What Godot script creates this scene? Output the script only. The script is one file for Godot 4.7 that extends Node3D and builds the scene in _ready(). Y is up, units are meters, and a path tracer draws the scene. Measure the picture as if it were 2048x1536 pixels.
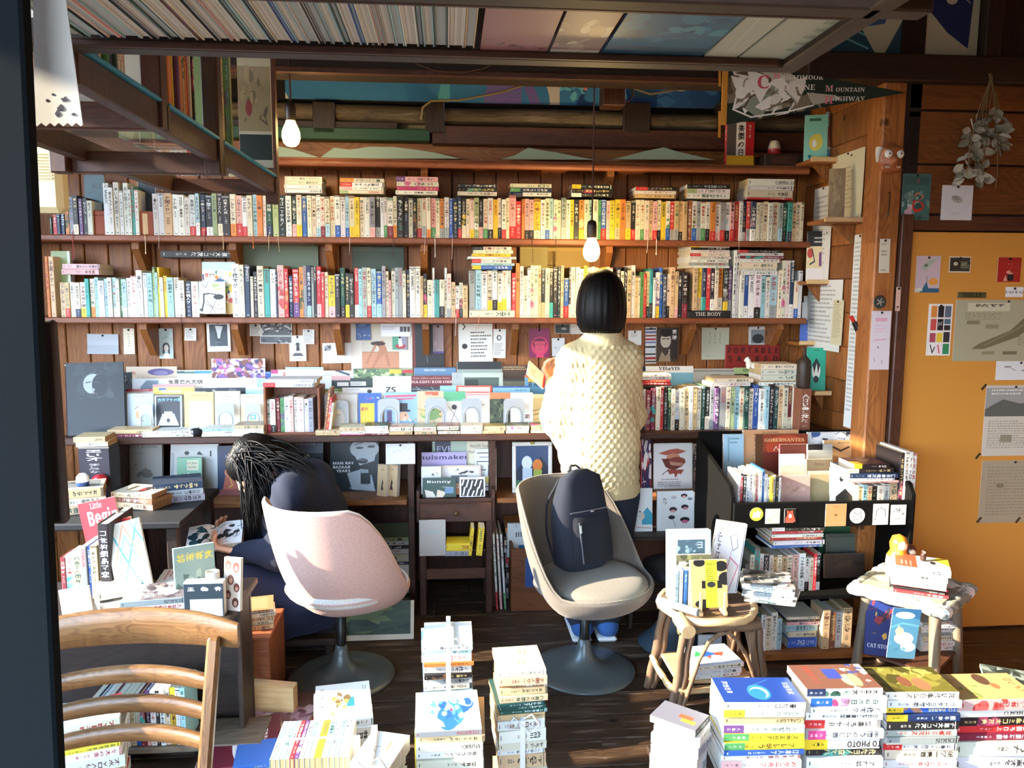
extends Node3D
const FOCAL := 1560.0          # in pixels of a 2048 wide frame
const EYE := Vector3(0.0,1.47,3.85)
var view := Basis.from_euler(Vector3(deg_to_rad(-6.9),deg_to_rad(-4.7),deg_to_rad(0.25)))
var M := {}                    # materials by name
var used := {}                 # names taken
var rng := RandomNumberGenerator.new()
func _ready():
	rng.seed = 7
	var cam := Camera3D.new(); cam.name = "camera"
	cam.transform = Transform3D(view,EYE); cam.fov = rad_to_deg(2.0 * atan(768.0 / FOCAL)); cam.near = 0.05
	add_child(cam); cam.current = true
	var we := WorldEnvironment.new(); we.name = "world"
	var e := Environment.new()
	e.background_mode = Environment.BG_SKY
	var sm := ProceduralSkyMaterial.new()
	sm.sky_top_color = Color(0.62,0.78,0.95); sm.sky_horizon_color = Color(0.93,0.95,0.97)
	sm.ground_horizon_color = Color(0.75,0.75,0.72); sm.ground_bottom_color = Color(0.45,0.44,0.42)
	sm.sky_energy_multiplier = SKY_ENERGY; sm.ground_energy_multiplier = SKY_ENERGY * 0.6
	var sky := Sky.new(); sky.sky_material = sm
	e.sky = sky
	e.tonemap_mode = Environment.TONE_MAPPER_LINEAR
	e.tonemap_exposure = EXPOSURE
	e.sdfgi_enabled = true; e.ssao_enabled = true; e.ssil_enabled = true
	we.environment = e; add_child(we)
	var sun := DirectionalLight3D.new(); sun.name = "sun"
	sun.light_color = Color(1.0,0.95,0.86); sun.light_energy = SUN_ENERGY; sun.light_angular_distance = 0.6
	sun.shadow_enabled = true; sun.sky_mode = DirectionalLight3D.SKY_MODE_LIGHT_ONLY
	sun.basis = Basis.looking_at(SUN_WAY,Vector3.UP); sun.position = Vector3(-6,4,2)
	add_child(sun)
	make_materials()
	build_room()
	build_shelving()
	build_loft()
	build_furniture()
	build_people()
	build_books()
	build_small_things()
const LINT := false
const SKY_ENERGY := 4.4
const SUN_ENERGY := 11.0
const SUN_WAY := Vector3(0.92,-0.36,-0.13)
const EXPOSURE := 0.88
func ray(px: float,py: float) -> Vector3:
	return view * Vector3((px - 1024.0) / FOCAL,-(py - 768.0) / FOCAL,-1.0)
func at_z(px: float,py: float,z: float) -> Vector3:
	var d := ray(px,py); return EYE + d * ((z - EYE.z) / d.z)
func at_y(px: float,py: float,y: float) -> Vector3:
	var d := ray(px,py); return EYE + d * ((y - EYE.y) / d.y)
func at_x(px: float,py: float,x: float) -> Vector3:
	var d := ray(px,py); return EYE + d * ((x - EYE.x) / d.x)
func numbered(n: String) -> String:
	var k: int = used.get(n,0)
	used[n] = k + 1
	return n if k == 0 else "%s_%03d" % [n,k]
func thing(called: String,label: String,category: String,at := Vector3.ZERO,turn := 0.0,group := "") -> Node3D:
	var o := Node3D.new(); o.name = numbered(called); add_child(o)
	o.position = at; o.rotation.y = turn
	tag(o,label,category,group)
	return o
func tag(o: Node,label: String,category := "",group := "",kind := ""):
	if label: o.set_meta("label",label)
	if LINT and label.split(" ",false).size() > 16: print("LONG ",label)
	if category: o.set_meta("category",category)
	if group: o.set_meta("group",group)
	if kind: o.set_meta("kind",kind)
func part(called: String,mesh: Mesh,mat,parent: Node,at := Vector3.ZERO,rot := Vector3.ZERO) -> MeshInstance3D:
	var o := MeshInstance3D.new()
	o.name = called; o.mesh = mesh
	if mat: o.material_override = mat
	parent.add_child(o,true)
	o.position = at; o.rotation = rot
	return o
func struct(called: String,mesh: Mesh,mat,label := "") -> MeshInstance3D:
	var o := part(called,mesh,mat,self)
	o.set_meta("kind","structure")
	if label: o.set_meta("label",label)
	return o
func frame_at(o: Node3D,pos: Vector3,yaw := 0.0,lean := 0.0,roll := 0.0):
	o.transform = Transform3D(Basis.from_euler(Vector3(lean,yaw,roll)),pos)
class MB:
	var st := SurfaceTool.new()
	var T := Transform3D.IDENTITY
	func _init(): st.begin(Mesh.PRIMITIVE_TRIANGLES); st.set_smooth_group(-1)
	func smooth(on: bool): st.set_smooth_group(0 if on else -1)
	func v(p: Vector3,uv: Vector2): st.set_uv(uv); st.add_vertex(T * p)
	func tri(a,b,c,ua := Vector2.ZERO,ub := Vector2.ZERO,uc := Vector2.ZERO):
		v(a,ua); v(c,uc); v(b,ub)
	func quad(a,b,c,d,ua := Vector2(0,1),ub := Vector2(1,1),uc := Vector2(1,0),ud := Vector2(0,0)):
		tri(a,b,c,ua,ub,uc); tri(a,c,d,ua,uc,ud)
	func box(c: Vector3,s: Vector3,bev := 0.0):
		var h := s * 0.5
		var b := minf(bev,minf(h.x,minf(h.y,h.z)) * 0.9)
		if b <= 0.0:
			for ax in 3:
				for sg in [-1.0,1.0]:
					var n := Vector3.ZERO; n[ax] = sg
					var u := Vector3.ZERO; u[(ax + 1) % 3] = 1.0
					var w := n.cross(u)
					var q = [-1,-1,1,-1,1,1,-1,1]
					var p := []
					for k in 4: p.append(c + (n + u * q[k * 2] + w * q[k * 2 + 1]) * h)
					quad(p[0],p[1],p[2],p[3])
			return
		for ax in 3:
			for sg in [-1.0,1.0]:
				var n := Vector3.ZERO; n[ax] = sg
				var u := Vector3.ZERO; u[(ax + 1) % 3] = 1.0
				var w := n.cross(u)
				var i := h - Vector3(b,b,b)
				var p := []
				for k in [[-1,-1],[1,-1],[1,1],[-1,1]]:
					p.append(c + n * h + u * k[0] * i + w * k[1] * i)
				quad(p[0],p[1],p[2],p[3])
		var i2 := h - Vector3(b,b,b)
		for ax in 3:
			var a1 := (ax + 1) % 3; var a2 := (ax + 2) % 3
			for s1 in [-1.0,1.0]:
				for s2 in [-1.0,1.0]:
					var e1 := Vector3.ZERO; e1[ax] = i2[ax]
					var pa := c; pa[a1] += s1 * h[a1]; pa[a2] += s2 * i2[a2]
					var pb := c; pb[a1] += s1 * i2[a1]; pb[a2] += s2 * h[a2]
					qfix(pa - e1,pb - e1,pb + e1,pa + e1,c)
		for sx in [-1.0,1.0]:
			for sy in [-1.0,1.0]:
				for sz in [-1.0,1.0]:
					var s3 := Vector3(sx,sy,sz)
					var A := c + s3 * Vector3(h.x,i2.y,i2.z)
					var B := c + s3 * Vector3(i2.x,h.y,i2.z)
					var C := c + s3 * Vector3(i2.x,i2.y,h.z)
					if sx * sy * sz > 0: tri(A,B,C)
					else: tri(A,C,B)
	func qfix(a: Vector3,b: Vector3,c: Vector3,d: Vector3,inside: Vector3):
		var n := (b - a).cross(c - a)
		if n.dot((a + c) * 0.5 - inside) >= 0.0: quad(a,b,c,d)
		else: quad(a,d,c,b)
	func bar(a: Vector3,b: Vector3,wx: float,wy: float,up := Vector3.UP,bev := 0.0):
		var d := (b - a); var L := d.length(); d /= L
		var x := up.cross(d)
		if x.length() < 0.01: x = Vector3.RIGHT.cross(d)
		x = x.normalized()
		var y := d.cross(x)
		var keep := T
		T = T * Transform3D(Basis(x,y,d),(a + b) * 0.5)
		box(Vector3.ZERO,Vector3(wx,wy,L),bev)
		T = keep
	func tube(pts: Array,radii,sides := 10,caps := true,flat := 1.0):
		smooth(true)
		var rings := []
		var n := pts.size()
		var ref := Vector3.UP
		var d0: Vector3 = (pts[1] - pts[0]).normalized()
		if absf(d0.dot(ref)) > 0.9: ref = Vector3.RIGHT
		var x := ref.cross(d0).normalized()
		for i in n:
			var d: Vector3 = (pts[mini(i + 1,n - 1)] - pts[maxi(i - 1,0)]).normalized()
			x = (x - d * x.dot(d)).normalized()
			var y := d.cross(x)
			var r: float = radii[i] if radii is Array else radii
			var ring := []
			for k in sides + 1:
				var a := TAU * k / sides
				ring.append(pts[i] + (x * cos(a) + y * sin(a) * flat) * r)
			rings.append(ring)
		for i in n - 1:
			for k in sides:
				quad(rings[i][k],rings[i][k + 1],rings[i + 1][k + 1],rings[i + 1][k],Vector2(float(k) / sides,float(i) / n),Vector2(float(k + 1) / sides,float(i) / n),Vector2(float(k + 1) / sides,float(i + 1) / n),Vector2(float(k) / sides,float(i + 1) / n))
		smooth(false)
		if caps:
			for k in sides:
				tri(pts[0],rings[0][k + 1],rings[0][k]); tri(pts[n - 1],rings[n - 1][k],rings[n - 1][k + 1])
	func lathe(prof: Array,sides := 24,sm := true):
		smooth(sm)
		for i in prof.size() - 1:
			for k in sides:
				var a := TAU * k / sides; var b := TAU * (k + 1) / sides
				var p: Vector2 = prof[i]; var q: Vector2 = prof[i + 1]
				var A := Vector3(p.x * cos(a),p.y,-p.x * sin(a)); var B := Vector3(p.x * cos(b),p.y,-p.x * sin(b))
				var C := Vector3(q.x * cos(b),q.y,-q.x * sin(b)); var D := Vector3(q.x * cos(a),q.y,-q.x * sin(a))
				var u0 := float(k) / sides; var u1 := float(k + 1) / sides
				var w0 := 1.0 - float(i) / (prof.size() - 1); var w1 := 1.0 - float(i + 1) / (prof.size() - 1)
				if p.x > 1e-6: tri(A,B,C,Vector2(u0,w0),Vector2(u1,w0),Vector2(u1,w1))
				if q.x > 1e-6: tri(A,C,D,Vector2(u0,w0),Vector2(u1,w1),Vector2(u0,w1))
		smooth(false)
	func prism(poly: PackedVector2Array,z0: float,z1: float,scale_uv := 1.0):
		var p := poly
		if Geometry2D.is_polygon_clockwise(p): p = p.duplicate(); p.reverse()
		var ix := Geometry2D.triangulate_polygon(p)
		for i in range(0,ix.size(),3):
			var a := p[ix[i]]; var b := p[ix[i + 1]]; var c := p[ix[i + 2]]
			if (b - a).cross(c - a) < 0: var t := b; b = c; c = t
			tri(Vector3(a.x,a.y,z1),Vector3(b.x,b.y,z1),Vector3(c.x,c.y,z1),a * scale_uv,b * scale_uv,c * scale_uv)
			tri(Vector3(a.x,a.y,z0),Vector3(c.x,c.y,z0),Vector3(b.x,b.y,z0),a * scale_uv,c * scale_uv,b * scale_uv)
		for i in p.size():
			var a := p[i]; var b := p[(i + 1) % p.size()]
			quad(Vector3(a.x,a.y,z0),Vector3(b.x,b.y,z0),Vector3(b.x,b.y,z1),Vector3(a.x,a.y,z1))
	func sheet(rows: Array,closed_u := false,sm := true,uvs := Vector2(1,1)):
		smooth(sm)
		for j in rows.size() - 1:
			var n: int = rows[j].size()
			for i in (n if closed_u else n - 1):
				var k := (i + 1) % n
				var u0 := uvs.x * i / (n - 1.0); var u1 := uvs.x * (i + 1) / (n - 1.0)
				var v0 := uvs.y * j / (rows.size() - 1.0); var v1 := uvs.y * (j + 1) / (rows.size() - 1.0)
				quad(rows[j][i],rows[j][k],rows[j + 1][k],rows[j + 1][i],Vector2(u0,v0),Vector2(u1,v0),Vector2(u1,v1),Vector2(u0,v1))
		smooth(false)
	func done() -> ArrayMesh:
		st.generate_normals()
		return st.commit()
func bx(s: Vector3,bev := 0.0,c := Vector3.ZERO) -> ArrayMesh:
	var b := MB.new(); b.box(c,s,bev); return b.done()
var fonts := {}
var KANJI := {}
const STROKES := """一 1595
二 2383 1797
三 2282 2575 1898
人 5119 5399
入 4155 5119 4499
大 1494 5119 5499
小 5159 3427 7487
山 5158 2428 8488 2888
川 3129 5158 8189
口 2228 2282 8288 2888
日 2229 2282 8289 2585 2989
目 3139 3171 7179 3474 3676 3979
月 3139 3172 7279 3474 3676
木 1393 5159 5319 5399
本 1393 5159 5318 5398 3777
林 1343 3139 3316 5393 7179 7347 7399
田 2228 2282 8288 2888 5258 2585
中 2326 2383 8386 2686 5159
国 1119 1191 9199 1999 3373 3575 3777 5357
文 5152 1393 7419 3499
学 2132 5152 8172 1416 1494 9496 3575 7555 5558 1797
生 3215 2484 5159 2686 1898
王 2282 2585 1898 5258
青 5155 2282 2373 1595 3639 3676 7679 3777
縄 3114 1434 3416 1737 3739 2648 5153 4244 4494 9495 4595 4648 4898 7279 4696
白 5142 2329 2383 8389 2686 2989
火 5155 5519 5599 2335 8375
水 5159 2444 4419 8265 6599
土 2484 5158 1898
上 5158 5484 1898
下 1292 5259 5475
東 1292 5159 2427 2484 8487 2585 2787 5719 5799
京 5152 1393 3436 3474 7476 3676 5659 3718 7798
西 1292 4246 6266 2428 2484 8488 2888
心 2519 3438 3888 8887 5355 7386
花 1292 3133 7173 4418 2629 8456 6468 6898
美 3243 7263 1393 2474 1595 5155 1696 5619 5699
術 3114 3516 2629 4494 5359 5547 5567 7292 7595 8589 5363
世 1494 3138 5256 7277 3898 5676
界 2125 2181 8185 2383 2585 5155 5518 5598 4749 6769
四 2228 2282 8288 2888 4245 6265
明 1217 1242 4247 1444 1747 6267 6749 6292 9299 6494 6696
光 5154 2243 8263 1595 4519 6568 6898
島 5142 3236 3272 7274 3474 3676 3696 9699 2629 2959 5759
素 5155 2282 2373 1595 4647 7466 2787 5759 3729 7789
顔 2151 3142 2252 1315 1353 2519 5335 5537 5739 5191 7162 6267 6292 9297 6494 6797 6759 8799
暦 1191 1119 3252 4249 2353 6292 8289 6393 4549 4585 4787 4989 8589
古 1393 5155 2529 2585 8589 2989
代 3115 2429 5194 6168 6899 4483
芸 1393 3134 7174 3575 1797 5738 3989 8799
新 1353 3133 2435 4435 1555 3539 1757 9173 6269 6696 7579
二 2383 1797
堂 5153 3142 7162 1315 1393 9395 3575 3555 7577 3757 5759 2888 1999
紀 3114 1434 3416 1737 3739 6292 9295 5595 5558 5899
詩 2232 1343 2434 2636 2728 2848 7175 5393 4595 4797 7779 5868
家 5152 1313 1393 9394 2484 5436 5548 6659 5518 7597
物 2143 2343 3139 1645 6154 5292 9288 6546 8556
音 5152 2282 3244 7264 1595 3639 3676 7679 3777 3979
空 5152 1214 1292 9294 3334 6365 3676 5659 1898
夜 5152 1393 3419 2529 5448 4464 7439 5699
石 1292 4218 3638 3676 7678 3878
の 5336281734537383957768
と 3134 8147294988
い 2227394859 7276
に 2129 5282 485989
は 2129 4292 7279685949
し 31383968 8766
ま 2282 2484 5158473858
び 1252234437597856 7173 9193
た 1353 3118 6484 566989
な 1353 3118 6475 77594868
つ 1353748659
く 713569
う 4151 2363748659
る 2272355585976869
を 1363 3124 74365869
す 1393 5156355678
か 1374675938 4127 7294
ア 1282 8264 5457 5739
イ 7125 4549
ウ 5152 2325 2383 8369
エ 2282 5258 1898
オ 1393 6169 6329
カ 1393 9388 4119
キ 2373 1686 4159
ク 4115 4282 8239
コ 2282 8288 2888
サ 1393 3136 7175 7539
シ 2233 2534 2988
ス 2282 8219 5689
タ 4115 4282 8239 3466
テ 3272 1595 5539
ト 4149 4475
ナ 1494 5129
ニ 2373 1797
ノ 7129
ハ 3218 6298
フ 2282 8239
ヘ 153398
マ 1292 9256 3568
ミ 3273 3575 2889
ム 4128 2888 6598
メ 7119 3478
ヤ 1484 3149 8466
ヨ 2282 8289 2585 2989
ラ 3272 1494 9439
リ 3135 7149
ル 3118 6168 6896
レ 3138 3885
ロ 2228 2282 8288 2888
ワ 1215 1292 9239
ン 2233 2988
ー 1595
ッ 2436 4547 7449
プ 1272 7239 9191"""
var POOL: Array = []
func read_strokes():
	for line in STROKES.split("\n"):
		var f := line.split(" ")
		var g := []
		for k in range(1,f.size()):
			var pts := PackedVector2Array()
			var s: String = f[k]
			for i in range(0,s.length() - 1,2):
				pts.append(Vector2(s[i].to_int(),s[i + 1].to_int()) / 10.0)
			g.append(pts)
		KANJI[f[0]] = g
		if not POOL.has(f[0]): POOL.append(f[0])
func hexc(s: String) -> Color: return Color.html(s)
class Pad:
	var im: Image
	var r: Rect2i
	var host
	func _init(i: Image,rect: Rect2i,h): im = i; r = rect; host = h
	func fx(x: float) -> float: return r.position.x + x * r.size.x / 100.0
	func fy(y: float) -> float: return r.position.y + y * r.size.y / 100.0
	func put(a: Rect2i,c: Color):
		var k := a.intersection(r)
		if k.size.x > 0 and k.size.y > 0:
			if c.a >= 0.999: im.fill_rect(k,c)
			else:
				for y in range(k.position.y,k.end.y):
					for x in range(k.position.x,k.end.x): im.set_pixel(x,y,im.get_pixel(x,y).lerp(Color(c.r,c.g,c.b,1),c.a))
	func rect(x,y,w,h,c):
		var x0 := roundi(fx(x)); var y0 := roundi(fy(y))
		put(Rect2i(x0,y0,maxi(1,roundi(fx(x + w)) - x0),maxi(1,roundi(fy(y + h)) - y0)),c)
	func poly(p: PackedVector2Array,c: Color):
		var y0 := 1e9; var y1 := -1e9
		for q in p: y0 = minf(y0,q.y); y1 = maxf(y1,q.y)
		var a := maxi(r.position.y,floori(y0)); var b := mini(r.end.y - 1,ceili(y1))
		var n := p.size()
		for y in range(a,b + 1):
			var yc := y + 0.5
			var xs := []
			for i in n:
				var u := p[i]; var w := p[(i + 1) % n]
				if (u.y <= yc) != (w.y <= yc): xs.append(u.x + (yc - u.y) / (w.y - u.y) * (w.x - u.x))
			xs.sort()
			for i in range(0,xs.size() - 1,2):
				var xa := roundi(xs[i]); var xb := roundi(xs[i + 1])
				if xb > xa: put(Rect2i(xa,y,xb - xa,1),c)
	func ell(cx,cy,rx,ry,c,turn := 0.0):
		var p := PackedVector2Array()
		var s := r.size.x / 100.0
		for k in 20:
			var v := Vector2(cos(TAU * k / 20.0) * rx * s,sin(TAU * k / 20.0) * ry * s).rotated(turn)
			p.append(Vector2(fx(cx),fy(cy)) + v)
		poly(p,c)
	func line(p: PackedVector2Array,wid: float,c: Color):
		for i in p.size() - 1:
			var d := (p[i + 1] - p[i])
			var L := d.length()
			if L < 0.01: continue
			d = d / L * wid * 0.5
			if wid <= 2.2:
				var n := ceili(L)
				var q := maxi(1,roundi(wid))
				for k in n + 1:
					var m := p[i].lerp(p[i + 1],float(k) / n)
					put(Rect2i(roundi(m.x - q * 0.5),roundi(m.y - q * 0.5),q,q),c)
			else:
				var e := Vector2(-d.y,d.x)
				var a := p[i] - d; var b := p[i + 1] + d
				poly(PackedVector2Array([a + e,b + e,b - e,a - e]),c)
	func glyph(ch: String,x: float,y: float,s: float,c: Color,wid := 0.1):
		if not host.KANJI.has(ch): return
		for g in host.KANJI[ch]:
			var q := PackedVector2Array()
			for k in g: q.append(Vector2(x + k.x * s,y + k.y * s))
			line(q,maxf(1.0,wid * s),c)
	func kanji(t: String,x: float,y: float,s: float,c: Color,down := false,wid := 0.1):
		var px := fx(x); var py := fy(y)
		for i in t.length():
			glyph(t[i],px,py,s,c,wid)
			if down: py += s * 1.04
			else: px += s * 1.04
	func text(t: String,x: float,y: float,s: int,c: Color,font := "sans",centre := true,stretch := 1.0,turn := false):
		var im2: Image = host.lettering(t,s,font)
		if stretch != 1.0: im2.resize(maxi(1,int(im2.get_width() * stretch)),im2.get_height(),Image.INTERPOLATE_BILINEAR)
		if turn: im2.rotate_90(CLOCKWISE)
		var w := im2.get_width(); var h := im2.get_height()
		var ox := roundi(fx(x) - (w * 0.5 if centre or turn else 0.0)); var oy := roundi(fy(y) - (h * 0.5 if centre or not turn else 0.0))
		for yy in h:
			for xx in w:
				var a := im2.get_pixel(xx,yy).a
				if a > 0.03:
					var q := Vector2i(ox + xx,oy + yy)
					if r.has_point(q): im.set_pixel(q.x,q.y,im.get_pixel(q.x,q.y).lerp(Color(c.r,c.g,c.b),a * c.a))
func lettering(t: String,s: int,font: String) -> Image:
	if not fonts.has(font):
		var f := SystemFont.new()
		f.font_names = [{"sans": "Droid Sans","bold": "Droid Sans","serif": "Droid Serif","serifbold": "Droid Serif","mono": "Droid Sans Mono"}[font]]
		if font.ends_with("bold"): f.font_weight = 700
		fonts[font] = f
	var ts := TextServerManager.get_primary_interface()
	var rid: RID = fonts[font].get_rids()[0]
	var size := Vector2i(s,0)
	var w := 0.0
	for i in t.length():
		w += ts.font_get_glyph_advance(rid,s,ts.font_get_glyph_index(rid,s,t.unicode_at(i),0)).x
	var out := Image.create_empty(maxi(1,ceili(w) + 4),int(s * 1.3) + 2,false,Image.FORMAT_RGBA8)
	var pen := 1.0
	for i in t.length():
		var g := ts.font_get_glyph_index(rid,s,t.unicode_at(i),0)
		ts.font_render_glyph(rid,size,g)
		var u := ts.font_get_glyph_uv_rect(rid,size,g)
		if u.size.x > 0 and ts.font_get_texture_count(rid,size) > 0:
			var page := ts.font_get_texture_image(rid,size,ts.font_get_glyph_texture_idx(rid,size,g))
			var off := ts.font_get_glyph_offset(rid,size,g)
			var ox := int(pen + off.x); var oy := int(s + off.y)
			for y in int(u.size.y):
				for x in int(u.size.x):
					var c := page.get_pixel(int(u.position.x) + x,int(u.position.y) + y)
					var a := c.a
					if page.get_format() == Image.FORMAT_L8: a = c.r
					var q := Vector2i(ox + x,oy + y)
					if a > 0.0 and q.x >= 0 and q.y >= 0 and q.x < out.get_width() and q.y < out.get_height(): out.set_pixelv(q,Color(1,1,1,maxf(a,out.get_pixelv(q).a)))
		pen += ts.font_get_glyph_advance(rid,s,g).x
	return out
func design(pad: Pad,spec: String):
	for op in spec.split(";",false):
		var f := op.strip_edges().split(" ",false)
		if f.size() < 2: continue
		match f[0]:
			"B": pad.rect(0,0,100,100,hexc(f[1]))
			"R": pad.rect(f[1].to_float(),f[2].to_float(),f[3].to_float(),f[4].to_float(),hexc(f[5]))
			"E": pad.ell(f[1].to_float(),f[2].to_float(),f[3].to_float(),f[4].to_float(),hexc(f[5]),f[6].to_float() if f.size() > 6 else 0.0)
			"P","L":
				var q := PackedVector2Array()
				for i in range(2 if f[0] == "P" else 3,f.size() - 1,2): q.append(Vector2(pad.fx(f[i].to_float()),pad.fy(f[i + 1].to_float())))
				if f[0] == "P": pad.poly(q,hexc(f[1]))
				else: pad.line(q,f[2].to_float() * pad.r.size.x / 100.0,hexc(f[1]))
			"T","t","D":
				pad.text(" ".join(f.slice(6)).replace("_"," "),f[1].to_float(),f[2].to_float(),maxi(5,int(f[3].to_float() * pad.r.size.y / 100.0)),hexc(f[4]),f[5],f[0] == "T",1.0,f[0] == "D")
			"K": pad.kanji(f[5],f[1].to_float(),f[2].to_float(),f[3].to_float() * pad.r.size.x / 100.0,hexc(f[4]),false,0.11)
			"V": pad.kanji(f[5],f[1].to_float(),f[2].to_float(),f[3].to_float() * pad.r.size.x / 100.0,hexc(f[4]),true,0.11)
			"H":
				var rr := RandomNumberGenerator.new(); rr.seed = op.hash()
				for i in f[4].to_int():
					var y := f[2].to_float() + i * f[5].to_float()
					var x := f[1].to_float(); var e := x + f[3].to_float() * rr.randf_range(0.6,1.0)
					while x < e:
						var w := rr.randf_range(1.5,5.0)
						pad.rect(x,y,w,f[5].to_float() * 0.42,hexc(f[6]))
						x += w + rr.randf_range(1.0,2.0)
			"A":
				var rr := RandomNumberGenerator.new(); rr.seed = f[1].to_int() + 91
				var n := f[2].to_int()
				var x0 := f[3].to_float(); var y0 := f[4].to_float(); var w0 := f[5].to_float(); var h0 := f[6].to_float()
				for i in n:
					var c := hexc(f[7 + rr.randi() % (f.size() - 7)])
					var x := x0 + rr.randf() * w0; var y := y0 + rr.randf() * h0
					var s := rr.randf_range(0.25,1.0) * minf(w0,h0) * 0.28
					var kind := rr.randi() % 3
					if kind == 0: pad.ell(x,y,s,s * rr.randf_range(0.4,1.0),c,rr.randf() * PI)
					elif kind == 1:
						var q := PackedVector2Array()
						for k in 5: q.append(Vector2(pad.fx(x),pad.fy(y)) + Vector2(s * pad.r.size.x / 100.0 * rr.randf_range(0.4,1.3),0).rotated(TAU * k / 5.0 + rr.randf() * 0.7))
						pad.poly(q,c)
					else:
						var q := PackedVector2Array(); var p := Vector2(pad.fx(x),pad.fy(y)); var a := rr.randf() * TAU
						for k in 6:
							q.append(p); p += Vector2(s * pad.r.size.x / 250.0,0).rotated(a); a += rr.randf_range(-0.7,0.7)
						pad.line(q,maxf(1.5,s * pad.r.size.x / 700.0),c)
func picture(spec: String,w: int,h: int) -> ImageTexture:
	var im := Image.create_empty(w,h,false,Image.FORMAT_RGBA8)
	design(Pad.new(im,Rect2i(0,0,w,h),self),spec)
	return ImageTexture.create_from_image(im)
func picture_mat(spec: String,w: int,h: int,rough := 0.6) -> StandardMaterial3D:
	var m := StandardMaterial3D.new()
	m.albedo_texture = picture(spec,w,h); m.roughness = rough
	return m
const TONE := {"c": "ece0c2","w": "f1eee6","k": "22201f","b": "2c5fae","n": "22304f","r": "c8302f","y": "edc92f","g": "4f8f52","t": "3fa79c","o": "e08a3c","p": "ecb3ac","l": "a9bd84","s": "a8cfd8","e": "cfb083","v": "6b4679","a": "9fa3a0","m": "7e2632","d": "1f4a3c","u": "8a5a3a","i": "d4447c","x": "d9d2bd","q": "e9e3d2"}
const TONE_NAME := {"c": "cream","w": "white","k": "black","b": "blue","n": "navy","r": "red","y": "yellow","g": "green","t": "teal","o": "orange","p": "pale pink","l": "sage green","s": "sky blue","e": "tan","v": "purple","a": "grey","m": "maroon","d": "dark green","u": "brown","i": "magenta","x": "putty","q": "ivory"}
var spine_im: Image
var spine_of := {}
var spine_n := 0
var spine_next := {}
func spine(tone: String,obi := "") -> int:
	var key := tone + "." + obi
	if not spine_of.has(key): spine_of[key] = []; spine_next[key] = 0
	var l: Array = spine_of[key]
	var k: int = spine_next[key]
	spine_next[key] = k + 1
	var most := 14 if tone in "cwkqx" and obi == "" else 5
	if l.size() < most and spine_n < 510:
		l.append(spine_n)
		paint_spine(spine_n,tone,obi)
		spine_n += 1
		return l[-1]
	return l[k % l.size()] if l.size() else 0
func spine_rect(i: int) -> Rect2i: return Rect2i((i % 64) * 32,(i / 64) * 256,32,256)
func paint_spine(i: int,tone: String,obi: String):
	var pad := Pad.new(spine_im,spine_rect(i),self)
	var rr := RandomNumberGenerator.new(); rr.seed = i * 77 + 5
	var c := hexc(TONE[tone])
	c = c.lerp(Color(rr.randf(),rr.randf(),rr.randf()),0.05)
	c.v *= rr.randf_range(0.9,1.03)
	pad.rect(0,0,100,100,c)
	var dark := c.get_luminance() < 0.42
	var inks := ["f4efe0","f4efe0","e8d48a","d9e6ea"] if dark else ["1d1b1a","1d1b1a","24303f","5a2320","274a3a","9c2a25"]
	var ink := hexc(inks[rr.randi() % inks.size()])
	var style := rr.randi() % 7
	if style == 0: pad.rect(0,0,100,rr.randf_range(3,8),c.lerp(ink,0.5))
	if style == 1: pad.rect(0,rr.randf_range(2,5),100,1.2,ink)
	if style == 2: # a picture wrapped round part of the spine
		var a := hexc(TONE.values()[rr.randi() % TONE.size()])
		for k in 6: pad.ell(rr.randf() * 100,rr.randf_range(45,78),rr.randf_range(20,60),rr.randf_range(20,60),a.lerp(c,rr.randf() * 0.6),rr.randf() * 3)
	var s := rr.randf_range(17,24)
	var n := 3 + rr.randi() % 5
	var y := rr.randf_range(5,12)
	if rr.randf() < 0.14:
		var words := ["ART","DESIGN","GALLERY","PHOTO","MUSIC","PARIS","STORY","FILM"]
		pad.text(words[rr.randi() % words.size()] + " " + words[rr.randi() % words.size()],50,y,int(s * 1.05),ink,["sans","bold","serif"][rr.randi() % 3],true,1.0,true)
	else:
		for k in n:
			pad.glyph(POOL[rr.randi() % POOL.size()],pad.fx(50) - s * 0.5,pad.fy(y),s,ink,0.1 if rr.randf() < 0.6 else 0.14)
			y += s / 2.56 * 1.05
	y += 5
	var t := s * 0.6
	for k in 3 + rr.randi() % 2:
		if y > 84: break
		pad.glyph(POOL[rr.randi() % POOL.size()],pad.fx(50) - t * 0.5,pad.fy(y),t,ink,0.1)
		y += t / 2.56 * 1.1
	if obi != "":
		var h := rr.randf_range(22,33)
		var oc := hexc(TONE[obi])
		pad.rect(0,100 - h,100,h,oc)
		var oi := hexc("f4efe0") if oc.get_luminance() < 0.5 else hexc("222222")
		for k in 3: pad.glyph(POOL[rr.randi() % POOL.size()],pad.fx(50) - 6,pad.fy(100 - h + 4 + k * 6),12,oi,0.12)
	else:
		pad.rect(30,93,40,1.6,ink.lerp(c,0.3))
	pad.rect(0,98.4,100,1.6,c)
var cover_im: Array = []
var cover_n := 0
var cover_specs := {}
const CW := 204
const CH := 292
func cover(spec: String) -> int:
	if cover_specs.has(spec): return cover_specs[spec]
	var i := cover_n
	cover_n += 1
	if i / 70 >= cover_im.size(): cover_im.append(Image.create_empty(2048,2048,false,Image.FORMAT_RGBA8))
	var k := i % 70
	design(Pad.new(cover_im[i / 70],Rect2i((k % 10) * CW,(k / 10) * CH,CW,CH),self),spec)
	cover_specs[spec] = i
	return i
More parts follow.
